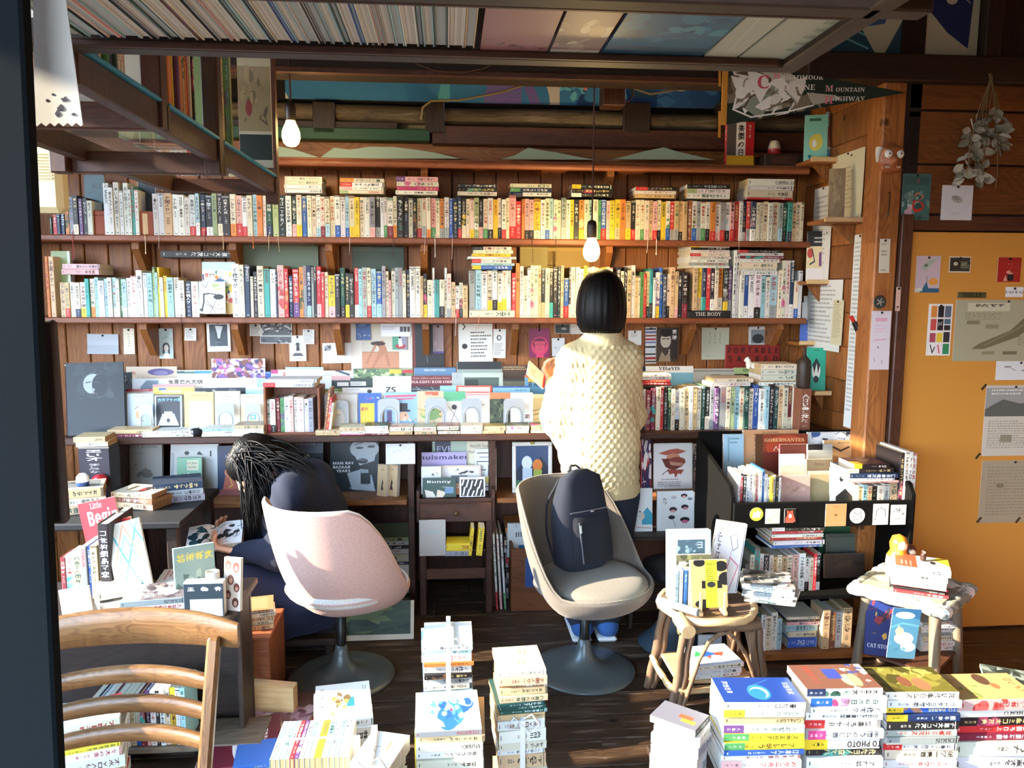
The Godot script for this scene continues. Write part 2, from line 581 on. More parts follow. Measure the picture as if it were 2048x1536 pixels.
func cover_uv(i: int) -> Rect2:
	var k := i % 70
	return Rect2(((k % 10) * CW + 1.0) / 2048.0,((k / 10) * CH + 1.0) / 2048.0,(CW - 2.0) / 2048.0,(CH - 2.0) / 2048.0)
func cover_mat(i: int) -> StandardMaterial3D:
	var key := "covers_%d" % (i / 70)
	if not M.has(key):
		var m := StandardMaterial3D.new(); m.roughness = 0.42
		M[key] = m
	return M[key]
func finish_sheets():
	M.spines.albedo_texture = ImageTexture.create_from_image(spine_im)
	for k in cover_im.size(): M["covers_%d" % k].albedo_texture = ImageTexture.create_from_image(cover_im[k])
func plain(name: String,hex: String,rough := 0.7,metal := 0.0) -> StandardMaterial3D:
	if M.has(name): return M[name]
	var m := StandardMaterial3D.new()
	m.albedo_color = hexc(hex); m.roughness = rough; m.metallic = metal; m.resource_name = name
	M[name] = m
	return m
func col(hex: String,rough := 0.6) -> StandardMaterial3D: return plain("paint_" + hex + str(rough),hex,rough)
func wood_image(w: int,h: int,light: Color,dark: Color,rings: float,knots: int,sd: int,wear := 0.0) -> Image:
	var n1 := FastNoiseLite.new(); n1.seed = sd; n1.frequency = 1.0; n1.fractal_octaves = 2
	var n2 := FastNoiseLite.new(); n2.seed = sd + 1; n2.frequency = 1.0; n2.fractal_octaves = 2
	var rr := RandomNumberGenerator.new(); rr.seed = sd
	var kn := []
	for k in knots: kn.append(Vector3(rr.randf(),rr.randf(),rr.randf_range(0.02,0.035)))
	var data := PackedByteArray(); data.resize(w * h * 3)
	var i := 0
	for y in h:
		var vv := float(y) / h
		for x in w:
			var u := float(x) / w
			var warp := n1.get_noise_2d(u * 3.0,vv * 2.2)
			var kd := 0.0
			for q in kn:
				var dx: float = u - q.x; var dy: float = (vv - q.y) * 2.6
				var d2: float = (dx * dx + dy * dy) / (q.z * q.z)
				if d2 < 12.0: warp += 0.35 * exp(-d2 * 0.35); kd = maxf(kd,1.0 - d2 * 0.9)
			var g := 0.5 + 0.5 * sin((u * rings + warp * 5.0) * TAU)
			g = g * g
			var f := n2.get_noise_2d(u * 90.0,vv * 4.0)
			var t := clampf(0.16 + g * 0.34 + f * 0.4 + n1.get_noise_2d(u * 2.0 + 9.0,vv * 1.5) * 0.35,0.0,1.0)
			var c := light.lerp(dark,t)
			if kd > 0.0: c = c.lerp(dark.darkened(0.45),clampf(kd,0,0.85))
			if wear > 0.0:
				var p := n2.get_noise_2d(u * 12.0,vv * 5.0)
				if p > 0.25: c = c.lerp(light.lightened(0.3),clampf((p - 0.25) * 2.0 * wear,0,0.7))
			data[i] = int(clampf(c.r,0,1) * 255); data[i + 1] = int(clampf(c.g,0,1) * 255); data[i + 2] = int(clampf(c.b,0,1) * 255)
			i += 3
	return Image.create_from_data(w,h,false,Image.FORMAT_RGB8,data)
func wood(name: String,im: Image,rough: float,tint := Color.WHITE,across := 2.0,along := 0.6,spec := 0.5):
	var tex := ImageTexture.create_from_image(im)
	var turned := im.duplicate(); turned.rotate_90(CLOCKWISE)
	var tex2 := ImageTexture.create_from_image(turned)
	for k in 4:
		for way in 2:
			var m := StandardMaterial3D.new()
			m.albedo_texture = tex if way == 0 else tex2
			m.albedo_color = (tint * [1.0,0.93,0.86,1.05][k]).clamp() if true else tint
			m.albedo_color.a = 1.0
			m.roughness = rough; m.metallic_specular = spec
			m.uv1_triplanar = true
			m.uv1_scale = Vector3(across,along,across) if way == 0 else Vector3(along,across,across)
			m.uv1_offset = Vector3(0.23 * k,0.31 * k,0.17 * k)
			M["%s_%s%d" % [name,"up" if way == 0 else "wide",k]] = m
func make_materials():
	read_strokes()
	spine_im = Image.create_empty(2048,2048,false,Image.FORMAT_RGB8)
	var sp := StandardMaterial3D.new(); sp.roughness = 0.45; M.spines = sp
	wood("pine",wood_image(256,768,hexc("b07038"),hexc("74401a"),7.0,5,3),0.5)
	wood("brown",wood_image(128,384,hexc("5c3622"),hexc("361b0f"),5.0,2,11),0.5)
	wood("umber",wood_image(128,384,hexc("7c4720"),hexc("4c270f"),5.0,2,13),0.5)
	wood("red",wood_image(128,384,hexc("a05f3c"),hexc("6d3a22"),5.0,1,15),0.45)
	wood("dark",wood_image(128,384,hexc("3c2a1e"),hexc("1d130d"),6.0,1,17),0.55)
	wood("floor",wood_image(256,768,hexc("4c3828"),hexc("1f150e"),6.0,3,23,0.9),0.42,Color.WHITE,3.0,0.7)
	wood("chair",wood_image(256,512,hexc("916a42"),hexc("422812"),4.0,0,31),0.35,Color.WHITE,6.0,2.0)
	wood("bark",wood_image(128,384,hexc("8a6a4c"),hexc("4a3323"),4.0,2,41,0.5),0.75)
	wood("legwood",wood_image(128,384,hexc("8a7862"),hexc("57483a"),4.0,1,43),0.6)
	wood("raw",wood_image(128,384,hexc("e3c08c"),hexc("c79a61"),5.0,1,37),0.6)
	var stripe := Image.create_empty(64,4,false,Image.FORMAT_RGB8)
	var rr := RandomNumberGenerator.new(); rr.seed = 4
	for x in 64:
		var g := rr.randf_range(0.72,1.0)
		for y in 4: stripe.set_pixel(x,y,Color(g,g,g))
	var st := ImageTexture.create_from_image(stripe)
	for p in [["pages_white","f3efe4"],["pages_cream","e9dcbc"],["pages_yellowed","d6b985"],["pages_tan","b98f5c"]]:
		var m := StandardMaterial3D.new(); m.albedo_texture = st; m.albedo_color = hexc(p[1]); m.roughness = 0.9
		m.uv1_triplanar = true; m.uv1_scale = Vector3(16,16,16)
		M[p[0]] = m
	plain("pages_grey","b9c4c4",0.8); plain("white_paper","efece4",0.8); plain("black","191817",0.5); plain("iron","2e2c2a",0.45,0.6)
	plain("steel","b9bcbd",0.3,0.9); plain("grey_steel","a9adb0",0.4,0.3)
func build_room():
	var black := plain("black_wood","1c1410",0.6)
	var b := MB.new()
	b.box(Vector3(0.4,-0.07,2.5),Vector3(5.4,0.1,5.4))
	var fl := struct("floor",b.done(),black,"dark worn plank floor")
	var meshes := {}
	var w := 0.145
	for j in 36:
		var z := 0.02 + j * w
		var x := -2.2 - fmod(j * 0.53,0.9)
		while x < 3.1:
			var L: float = [1.5,1.9,2.3][rng.randi() % 3]
			if not meshes.has(L): meshes[L] = bx(Vector3(L - 0.003,0.022,w - 0.005),0.003)
			var p := part("plank",meshes[L],M["floor_wide%d" % (rng.randi() % 4)],fl,Vector3(x + L * 0.5,-0.011 + rng.randf_range(-0.0012,0.0012),z + w * 0.5))
			x += L
	struct("ceiling",bx(Vector3(5.6,0.12,5.6),0,Vector3(0.4,3.2,2.45)),M.brown_wide1,"dark boarded ceiling")
	var wl := MB.new()
	var X := -2.16
	wl.box(Vector3(X - 0.07,0.35,2.5),Vector3(0.14,0.7,5.4))
	wl.box(Vector3(X - 0.07,2.8,2.5),Vector3(0.14,0.7,5.4))
	wl.box(Vector3(X - 0.07,1.575,0.27),Vector3(0.14,1.75,0.94))
	wl.box(Vector3(X - 0.07,1.575,4.9),Vector3(0.14,1.75,0.6))
	struct("wall_left",wl.done(),M.pine_up2,"timber wall with a long window")
	var win := MB.new()
	for z in [0.76,2.0,3.2,4.6]: win.box(Vector3(X - 0.07,1.575,z),Vector3(0.06,1.75,0.05),0.004)
	for y in [0.72,2.43]: win.box(Vector3(X - 0.07,y,2.67),Vector3(0.06,0.05,3.86),0.004)
	var wf := struct("window_1",win.done(),M.brown_up0,"long timber framed window")
	var glass := StandardMaterial3D.new(); glass.transparency = BaseMaterial3D.TRANSPARENCY_ALPHA; glass.albedo_color = Color(1,1,1,0.05); glass.roughness = 0.0
	M.glass = glass
	part("pane",bx(Vector3(0.004,1.68,3.82),0,Vector3(X - 0.075,1.575,2.67)),glass,wf)
	var wb := MB.new()
	wb.box(Vector3(-2.05,1.55,5.1),Vector3(0.5,3.2,0.14)); wb.box(Vector3(1.8,1.55,5.1),Vector3(3.0,3.2,0.14))
	wb.box(Vector3(-0.75,2.8,5.1),Vector3(2.15,0.7,0.14)); wb.box(Vector3(-0.75,0.15,5.1),Vector3(2.15,0.4,0.14))
	struct("wall_front",wb.done(),M.pine_up1,"timber wall behind the viewer with a shop window")
	var w2 := MB.new()
	for x in [-1.78,-0.75,0.28]: w2.box(Vector3(x,1.4,5.1),Vector3(0.06,2.1,0.06),0.004)
	for y in [0.38,2.42]: w2.box(Vector3(-0.75,y,5.1),Vector3(2.1,0.06,0.06),0.004)
	var wf2 := struct("window_2",w2.done(),M.brown_up1,"shop window behind the viewer")
	part("pane",bx(Vector3(2.06,2.0,0.004),0,Vector3(-0.75,1.4,5.1)),glass,wf2)
	struct("wall_right",bx(Vector3(0.14,3.3,4.5),0,Vector3(3.12,1.55,2.95)),M.pine_up3,"timber wall")
	var wk := struct("wall_back",bx(Vector3(4.1,3.3,0.12),0,Vector3(-0.15,1.55,-0.09)),black,"pine plank wall behind the shelves")
	var bw := 0.1076
	var bm := bx(Vector3(bw - 0.004,2.08,0.022),0.004)
	for k in 37:
		part("board",bm,M["pine_up%d" % (rng.randi() % 4)],wk,Vector3(-2.13 + (k + 0.5) * bw,1.04,-0.02))
	var up := MB.new()
	var y0 := 2.06
	var rows := [[290,318,"pine_wide2",0.03],[262,290,"brown_wide0",0.07]]
	var ty := func(py): return at_z(900,py,0.0).y
	part("upper_board",bx(Vector3(4.0,ty.call(288) - 2.05,0.03),0.003,Vector3(-0.15,(ty.call(288) + 2.05) * 0.5,-0.01)),M.pine_wide2,wk)
	var g1 := at_z(860,290,0.06); var g0 := at_z(560,290,0.06)
	var gb := part("green_beam",bx(Vector3(1.1,0.055,0.1),0.004,Vector3(g1.x - 0.55,ty.call(278),0.03)),plain("green_paint","22492c",0.5),wk)
	part("dark_batten",bx(Vector3(1.0,0.035,0.09),0.003,Vector3(g1.x - 0.65,ty.call(260),0.02)),M.dark_wide0,wk)
	part("brown_beam",bx(Vector3(2.3,0.085,0.09),0.004,Vector3(g1.x + 1.16,ty.call(275),0.025)),M.brown_wide0,wk)
	part("plaster",bx(Vector3(4.0,0.12,0.03),0,Vector3(-0.15,ty.call(246),-0.02)),plain("plaster","8d8668",0.9),wk)
	var old := StandardMaterial3D.new()
	var log_im := wood_image(128,256,hexc("6a5a41"),hexc("30271c"),4.0,2,77,0.6); log_im.rotate_90(CLOCKWISE)
	old.albedo_texture = ImageTexture.create_from_image(log_im)
	old.roughness = 0.8; old.uv1_triplanar = true; old.uv1_scale = Vector3(0.7,3,3)
	var lg := MB.new()
	var pts := []; var rad := []
	for k in 14:
		pts.append(Vector3(-2.1 + k * 0.31,ty.call(231) - k * 0.001 + 0.004 * sin(k * 1.7),0.02)); rad.append(0.04 + 0.003 * sin(k * 2.3))
	lg.tube(pts,rad,12)
	part("old_log",lg.done(),old,wk)
	for q in [[650,0.1],[870,0.09],[1270,0.13],[1450,0.09]]:
		var p := at_z(q[0],245,0.04)
		part("block",bx(Vector3(q[1],0.14,0.09),0.004,Vector3(p.x,p.y + 0.015,0.035)),M.dark_up1,wk)
	var mural := "B 4a86c4;P ece8de 0 0 8 0 6 60 10 100 0 100;P 6a5a9a 8 0 16 0 12 60;P 6accd2 12 30 22 0 30 0 30 100 12 100;R 28 10 6 90 7280c4;R 36 0 4 100 f0c860;P 4a5596 40 0 50 0 50 100 40 100;L 66c4d8 0.6 43 90 52 20;L 66c4d8 0.6 45 60 50 10;L 66c4d8 0.5 20 20 28 90;R 50 0 6 100 5f7fb8;R 52 0 5 100 e99a3e;R 59 0 6 100 e99a3e;R 66 0 4 100 e99a3e;R 57 0 2 100 4f7fc0;R 70 0 9 100 5470a0;R 79 0 20 100 1d4f8a;L 7fd0e0 0.8 80 0 82 60 80 100;L 7fd0e0 0.8 84 20 84 100;L 7fd0e0 0.6 88 0 94 90;A 3 26 0 0 100 100 5fb6c4 7a6cae 3f86b8 d8d2c4"
	var ml := at_z(570,150,0.012); var mr := at_z(1440,205,0.012)
	var mm := picture_mat(mural,1024,80,0.8)
	var m1 := MB.new(); m1.T = Transform3D(Basis(),Vector3((ml.x + mr.x) * 0.5,(ml.y + mr.y) * 0.5 - 0.005,0.012))
	var mh := (ml.y - mr.y) + 0.05; var mw := mr.x - ml.x
	m1.quad(Vector3(-mw / 2,-mh / 2,0.004),Vector3(mw * 0.12,-mh / 2,0.004),Vector3(mw * 0.12,mh / 2,0.004),Vector3(-mw / 2,mh / 2,0.004))
	var m2mat := picture_mat("B 2b5f9e;P e58e7c 8 0 42 0 36 50 24 70 14 40;P 1c4478 0 0 8 0 14 60 6 100 0 100;L 74cbdc 1.6 2 10 24 90;L 74cbdc 1.2 4 60 22 100;A 9 26 0 20 40 80 74cbdc 1c4478 3f86b8;P 3d6a7c 42 0 56 0 60 60 44 70;L c9b98a 1.2 55 0 62 30 76 35 86 20;R 60 40 40 60 2f5f98;A 12 12 60 10 40 80 3c78b4 6aa0b0 27538c",512,80,0.8)
	var m2 := MB.new(); m2.T = m1.T
	m2.quad(Vector3(mw * 0.12,-mh / 2,0.004),Vector3(mw / 2,-mh / 2,0.004),Vector3(mw / 2,mh / 2,0.004),Vector3(mw * 0.12,mh / 2,0.004))
	m1.box(Vector3(0,0,0),Vector3(mw,mh,0.006))
	var mu := thing("mural","long strip of blue, teal and orange painting high under the roof beam","painting")
	part("painted_panel",m1.done(),mm,mu); part("painted_panel",m2.done(),m2mat,mu)
	var bt := at_z(900,156,0.62)
	struct("trim_1",bx(Vector3(4.0,0.14,0.1),0.005,Vector3(-0.1,bt.y + 0.07,0.57)),M.dark_wide1,"brown roof beam that the lamps hang from")
	struct("trim_2",bx(Vector3(4.0,0.025,0.02),0.003,Vector3(-0.1,bt.y + 0.0125,0.632)),M.brown_wide3,"thin batten along the roof beam")
	struct("trim_3",bx(Vector3(0.1,0.75,0.1),0.005,Vector3(at_z(1225,180,0.3).x,2.65,0.3)),M.brown_up0,"short king post behind the lamp beam")
	var sx := 1.785
	var sw := struct("wall_side",bx(Vector3(0.1,2.6,0.76),0,Vector3(sx + 0.065,1.3,0.37)),black,"short side wall of horizontal boards covered with notes")
	for k in 17:
		part("board",bx(Vector3(0.02,0.15,0.72),0.003,Vector3(sx + 0.008,0.08 + k * 0.152,0.36)),M["pine_up%d" % (k % 4)],sw)
	var pl := at_z(1735,860,0.76); var pr := at_z(1770,860,0.76)
	var pm := MB.new(); pm.box(Vector3(1.785,1.19,0.70),Vector3(0.095,2.38,0.12),0.006)
	struct("trim_4",pm.done(),M.pine_up0,"pine corner post with knots")
	struct("trim_5",bx(Vector3(0.05,1.78,0.06),0.004,Vector3(1.862,0.89,0.745)),M.brown_up1,"door jamb beside the pine post")
	var wd := MB.new()
	wd.box(Vector3(2.46,2.35,0.68),Vector3(1.26,1.2,0.1))
	wd.box(Vector3(2.46,0.9,0.66),Vector3(1.3,1.84,0.05)); wd.box(Vector3(3.0,1.0,0.68),Vector3(0.2,2.0,0.1))
	var we := struct("wall_door",wd.done(),black,"boarded wall above the yellow door")
	var ys := [[462,430],[428,330],[328,222],[220,166]]
	for q in ys:
		var a := at_z(1900,q[0],0.75).y; var c := at_z(1900,q[1],0.75).y
		part("board",bx(Vector3(1.24,c - a - 0.004,0.02),0.004,Vector3(2.47,(a + c) * 0.5,0.74)),M["brown_wide0"] if q[0] == 462 else M["umber_wide%d" % (q[0] % 4)],we)
	var lo := at_z(1900,166,0.78).y; var hi := at_z(1900,112,0.78).y
	struct("trim_6",bx(Vector3(1.9,hi - lo,0.12),0.005,Vector3(2.35,(hi + lo) * 0.5,0.74)),M.dark_wide2,"dark beam above the door wall")
	var pa := at_z(1640,112,0.75); var pb := at_z(1945,0,0.75)
	var up2 := "B b5b7a0;P 2b4f86 4 40 14 5 40 0 46 20 30 34;P 37588c 10 50 42 30 48 45 40 75 18 80;P 1f4a5c 8 60 22 72 36 100 6 100;L 6fb3c4 1 10 66 24 74;L 6fb3c4 1 12 76 28 84;L 6fb3c4 1 14 86 30 94;P 27485a 40 100 52 70 66 20 70 28 58 100;P 16295e 62 56 72 42 80 50 86 40 96 46 94 92 80 80;A 5 10 40 0 50 60 a9ad98 c2c2ae b5b7a0"
	var tp := thing("mural","pale painted panel with dark blue shapes above the door wall","painting",Vector3((pa.x + 2.12) * 0.5,hi,0.74))
	var pw := 2.12 - pa.x
	var tm := MB.new(); tm.quad(Vector3(-pw / 2,0,0.006),Vector3(pw / 2,0,0.006),Vector3(pw / 2,0.5,0.006),Vector3(-pw / 2,0.5,0.006))
	part("painted_panel",tm.done(),picture_mat(up2,512,400,0.85),tp)
	part("backing",bx(Vector3(pw,0.5,0.01),0,Vector3(0,0.25,0)),M.dark_up0,tp)
	struct("trim_7",bx(Vector3(0.07,0.9,0.08),0.004,Vector3(2.16,2.8,0.75)),M.dark_up1,"dark upright beside the painted panel")
	struct("trim_8",bx(Vector3(0.9,0.9,0.03),0,Vector3(2.66,2.8,0.72)),M.dark_up2,"dark boarding in the upper corner")
	var d0 := at_z(1812,462,0.75); var d1 := 2.62
	var door := struct("door_1",bx(Vector3(d1 - 1.895,1.705,0.035),0.003,Vector3((d1 + 1.895) * 0.5,0.86,0.735)),plain("door_paint","cf8f3a",0.55),"ochre plywood toilet door covered with cards")
	var sk := plain("skirting","16100d",0.6)
	struct("trim_9",bx(Vector3(0.04,1.78,0.05),0.003,Vector3(d1 + 0.03,0.89,0.745)),M.brown_up2,"far door jamb")
	var po := at_z(134,1536,3.05); var pt := at_z(64,0,3.05)
	var up3 := (pt - po) / (pt.y - po.y)
	var pst := MB.new(); pst.T = Transform3D(Basis(Vector3.RIGHT,Vector3(up3.x,1,0),Vector3.BACK),Vector3(po.x - up3.x * po.y,0,3.06))
	pst.box(Vector3(-0.1,1.55,0),Vector3(0.2,3.1,0.02),0.003)
	var pmat: StandardMaterial3D = plain("post_paint","12171a",0.8); pmat.metallic_specular = 0.15
	struct("trim_10",pst.done(),pmat,"dark painted post close to the viewer")
	var ba := at_z(141,640,3.02); var bb := at_z(138,1045,3.02)
	var bp := MB.new(); bp.box(Vector3(0,0,0),Vector3(0.06,ba.y - bb.y,0.012),0.003)
	struct("trim_16",bp.done(),plain("batten_brown","4f433b",0.8),"short brown batten on the dark post").position = Vector3(bb.x - 0.03,(ba.y + bb.y) * 0.5,3.02)
	var t0 := at_z(66,-30,2.98); var t1 := at_z(70,250,2.98); var t2 := at_z(166,250,2.98); var t3 := at_z(128,-30,2.98)
	var tp2 := thing("torn_paper","strip of torn stained white paper hanging beside the dark post","paper",Vector3((t1.x + t2.x) * 0.5,t1.y,2.98))
	var pl2 := PackedVector2Array([Vector2(t0.x,t0.y),Vector2(t1.x,t1.y)])
	for k in 11: pl2.append(Vector2(lerpf(t1.x,t2.x,(k + 0.5) / 11.0),lerpf(t1.y,t2.y,k / 11.0) + (0.0022 if k % 2 else -0.0014)))
	pl2.append(Vector2(t2.x,t2.y)); pl2.append(Vector2(t3.x,t3.y))
	for k in pl2.size(): pl2[k] -= Vector2(tp2.position.x,tp2.position.y)
	var tm2 := MB.new(); tm2.T = Transform3D(Basis(),Vector3.ZERO); tm2.prism(pl2,-0.0006,0.0006)
	part("paper",tm2.done(),plain("torn","dedad0",0.85),tp2)
	for q in [[128,198,8,5],[120,215,7,6],[114,226,5,7],[146,228,5,3],[104,188,3,2],[92,200,2.5,2.5]]:
		var c := at_z(q[0],q[1],2.982); var k2 := 0.88 / FOCAL
		var sp := MB.new(); var pp := PackedVector2Array()
		for a in 9: pp.append(Vector2(cos(a * TAU / 9) * q[2] * (0.75 + 0.35 * sin(a * 2.7 + q[0])),sin(a * TAU / 9) * q[3] * (0.8 + 0.3 * cos(a * 3.1))) * k2)
		sp.prism(pp,0.0,0.0004)
		part("stain",sp.done(),plain("stain","4b4552",0.9),tp2,c - tp2.position - Vector3(0,0,0.0014))
const SH1 := 1.703
const SH2 := 1.340
const CTR := 0.838
func bracket_mesh() -> ArrayMesh:
	var b := MB.new()
	b.T = Transform3D(Basis(Vector3.UP,-PI / 2),Vector3.ZERO)      # outline in depth and height
	b.prism(PackedVector2Array([Vector2(0,0),Vector2(0.15,0),Vector2(0.15,-0.03),Vector2(0.035,-0.16),Vector2(0,-0.16)]),-0.016,0.016)
	return b.done()
func build_shelving():
	var br := bracket_mesh()
	var mk := func(label: String,y: float,xs: Array,mat: String):
		var t := thing("wall_shelf",label,"shelf",Vector3(-0.13,y - 0.028,0.0))
		var m := MB.new(); m.box(Vector3(0,0.014,0.105),Vector3(3.7,0.028,0.23),0.005)
		part("shelf_board",m.done(),M[mat],t)
		for px in xs:
			var p := at_z(px,480,0.1)
			part("bracket",br,M["pine_up%d" % (int(px) % 4)],t,Vector3(p.x + 0.13,0,0.0))
	mk.call("upper pine wall shelf holding the top row of upright books",SH1,[278,470,660,848,1215,1420],"red_wide1")
	mk.call("lower pine wall shelf holding the second row of upright books",SH2,[285,468,672,850,1030,1385,1560],"red_wide2")
	var led := at_z(900,318,0.2).y
	var t := thing("wall_shelf","narrow pine ledge with a rounded lip above the top row of books","shelf",Vector3(-0.13,led - 0.03,0.0))
	var m := MB.new(); m.box(Vector3(0,0.015,0.1),Vector3(3.66,0.024,0.2),0.004); m.tube([Vector3(-1.83,0.004,0.2),Vector3(1.83,0.004,0.2)],0.016,10)
	part("shelf_board",m.done(),M.red_wide0,t)
	for px in [850,1215]:
		var p := at_z(px,480,0.1)
		part("bracket",br,M.pine_up1,t,Vector3(p.x + 0.13,0.003,0.0))
	var green := plain("mountain","a9b99c",0.7)
	var hills := [[[600,318],[640,316],[668,296],[700,300],[740,294],[790,295],[830,300],[870,306],[920,318]],[[1002,320],[1030,312],[1056,297],[1080,302],[1110,306],[1150,314],[1190,321]],[[1222,321],[1260,312],[1290,304],[1325,297],[1350,305],[1380,312],[1425,322]],[[560,296],[590,302],[640,318],[560,318]]]
	var what := ["long low pale green board hills at the end of the ledge near the first bulb","pale green board mountain in the middle of the ledge","pale green board mountain behind the lamp cord on the ledge","small pale hill board behind the glowing bulb"]
	for i in 4:
		var poly := PackedVector2Array()
		var o := at_z(hills[i][0][0],320,0.06)
		for q in hills[i]:
			var p := at_z(q[0],q[1],0.06)
			poly.append(Vector2(p.x - o.x,maxf(0.0,p.y - led + 0.004)))
		var hill := MB.new(); hill.prism(poly,-0.004,0.004)
		var h := part(numbered("mountain_cutout"),hill.done(),green,self,Vector3(o.x,led - 0.002,0.055 + 0.012 * i))
		tag(h,what[i],"cutout","board mountains on the ledge")
	var c := thing("counter","long brown wooden counter under the wall shelves crowded with books","counter",Vector3(0.05,0,0))
	part("top",bx(Vector3(3.4,0.032,0.46),0.005,Vector3(0,CTR - 0.016,0.235)),M.brown_wide2,c)
	part("back_panel",bx(Vector3(3.4,CTR - 0.05,0.015),0,Vector3(0,CTR * 0.5,0.02)),M.brown_up3,c)
	for px in [222,560,822,985,1445]:
		var p := at_z(px,930,0.36)
		part("divider",bx(Vector3(0.03,CTR - 0.033,0.34),0.003,Vector3(p.x - 0.05,(CTR - 0.033) * 0.5,0.2)),M["brown_up%d" % (int(px) % 4)],c)
	for q in [[560,822],[985,1445],[222,560]]:
		var a := at_z(q[0],930,0.36).x; var d := at_z(q[1],930,0.36).x
		part("lower_shelf",bx(Vector3(d - a - 0.034,0.024,0.4),0.003,Vector3((a + d) * 0.5 - 0.05,0.522,0.22)),M.pine_wide1,c)
	var dk := at_z(1445,930,0.36).x
func book_meshes(w: float,h: float,d: float,sp: int,cv: int,western: bool,hard: bool,X: Transform3D) -> Array:
	var t := 0.0025 if hard else 0.0007
	var ov := 0.003 if hard else 0.0004
	t = minf(t,w * 0.2)
	var r := minf(w * 0.22,0.004) if hard else minf(w * 0.15,0.0012)
	var px := spine_rect(sp)
	var u0 := (px.position.x + 0.5) / 2048.0; var u1 := (px.end.x - 0.5) / 2048.0
	var v0 := (px.position.y + 0.5) / 2048.0; var v1 := (px.position.y + 251.0) / 2048.0
	var bare := Vector2((u0 + u1) * 0.5,(px.position.y + 254.0) / 2048.0)
	var a := MB.new(); a.T = X
	var c := MB.new(); c.T = X
	var W := w * 0.5
	var q := func(m: MB,A: Vector3,B: Vector3,C: Vector3,D: Vector3): m.quad(A,B,C,D,bare,bare,bare,bare)
	var uu := func(x: float) -> float: return lerpf(u0,u1,(x + W) / w)
	a.quad(Vector3(-W + r,0,0),Vector3(W - r,0,0),Vector3(W - r,h,0),Vector3(-W + r,h,0),Vector2(uu.call(-W + r),v1),Vector2(uu.call(W - r),v1),Vector2(uu.call(W - r),v0),Vector2(uu.call(-W + r),v0))
	a.quad(Vector3(-W,0,-r),Vector3(-W + r,0,0),Vector3(-W + r,h,0),Vector3(-W,h,-r),Vector2(u0,v1),Vector2(uu.call(-W + r),v1),Vector2(uu.call(-W + r),v0),Vector2(u0,v0))
	a.quad(Vector3(W - r,0,0),Vector3(W,0,-r),Vector3(W,h,-r),Vector3(W - r,h,0),Vector2(uu.call(W - r),v1),Vector2(u1,v1),Vector2(u1,v0),Vector2(uu.call(W - r),v0))
	for s in [-1.0,1.0]:
		var front: bool = cv >= 0 and ((s > 0) == western)
		var P := [Vector3(s * W,0,-r),Vector3(s * W,0,-d),Vector3(s * W,h,-d),Vector3(s * W,h,-r)]
		if front:
			var R := cover_uv(cv)
			var ua := R.position.x if western else R.end.x
			var ub := R.end.x if western else R.position.x
			var U := [Vector2(ua,R.end.y),Vector2(ub,R.end.y),Vector2(ub,R.position.y),Vector2(ua,R.position.y)]
			if s > 0: c.quad(P[0],P[1],P[2],P[3],U[0],U[1],U[2],U[3])
			else: c.quad(P[1],P[0],P[3],P[2],U[1],U[0],U[3],U[2])
		elif s > 0: q.call(a,P[0],P[1],P[2],P[3])
		else: q.call(a,P[1],P[0],P[3],P[2])
		var xi: float = s * (W - t)
		var I := [Vector3(xi,0,-t),Vector3(xi,0,-d),Vector3(xi,h,-d),Vector3(xi,h,-t)]
		if s > 0: q.call(a,I[1],I[0],I[3],I[2])
		else: q.call(a,I[0],I[1],I[2],I[3])
		if s > 0:
			q.call(a,I[1],I[2],P[2],P[1]); q.call(a,I[3],P[3],P[2],I[2]); q.call(a,P[0],I[0],I[1],P[1])
		else:
			q.call(a,P[1],P[2],I[2],I[1]); q.call(a,P[3],I[3],I[2],P[2]); q.call(a,I[0],P[0],P[1],I[1])
	q.call(a,Vector3(-W + t,0,-t),Vector3(W - t,0,-t),Vector3(W - r,0,0),Vector3(-W + r,0,0))
	q.call(a,Vector3(-W + r,h,0),Vector3(W - r,h,0),Vector3(W - t,h,-t),Vector3(-W + t,h,-t))
	q.call(a,Vector3(W - t,0,-t),Vector3(-W + t,0,-t),Vector3(-W + t,h,-t),Vector3(W - t,h,-t))
	a.st.generate_normals()
	var mesh := a.st.commit()
	mesh.surface_set_material(0,M.spines)
	if cv >= 0:
		c.st.generate_normals(); c.st.commit(mesh)
		mesh.surface_set_material(1,cover_mat(cv))
	var p := MB.new(); p.T = X
	p.box(Vector3(0,h * 0.5,-(t + d - ov) * 0.5 - 0.0002),Vector3(w - 2.0 * t - 0.0002,h - 2.0 * ov,d - ov - t - 0.0004))
	return [mesh,p.done()]
func lay_of(mode: String,w: float,h: float,d: float,western: bool) -> Transform3D:
	match mode:
		"lying": return Transform3D(Basis(Vector3.BACK,PI / 2 if western else -PI / 2),Vector3(h * 0.5 if western else -h * 0.5,w * 0.5,0))
		"facing": return Transform3D(Basis(Vector3.UP,-PI / 2 if western else PI / 2),Vector3(-d * 0.5 if western else d * 0.5,0,-w * 0.5))
		"spine_up": return Transform3D(Basis(Vector3.RIGHT,-PI / 2),Vector3(0,d,0))
	return Transform3D()
func book(kind: String,label: String,pos: Vector3,o: Dictionary) -> Node3D:
	var w: float = o.get("w",0.018); var h: float = o.get("h",0.19); var d: float = o.get("d",0.13)
	var western: bool = o.get("western",false)
	var mode: String = o.get("mode","upright")
	var cv := cover(o.cover) if o.has("cover") else -1
	var ms := book_meshes(w,h,d,spine(o.get("tone","c"),o.get("obi","")),cv,western,o.get("hard",false),lay_of(mode,w,h,d,western))
	var t := thing(kind,label,o.get("category","book"),pos,0.0,o.get("group",""))
	frame_at(t,pos,o.get("yaw",0.0),o.get("lean",0.0),o.get("roll",0.0))
	part("cover",ms[0],null,t)
	part("pages",ms[1],M[o.get("pages","pages_cream")],t)
	return t
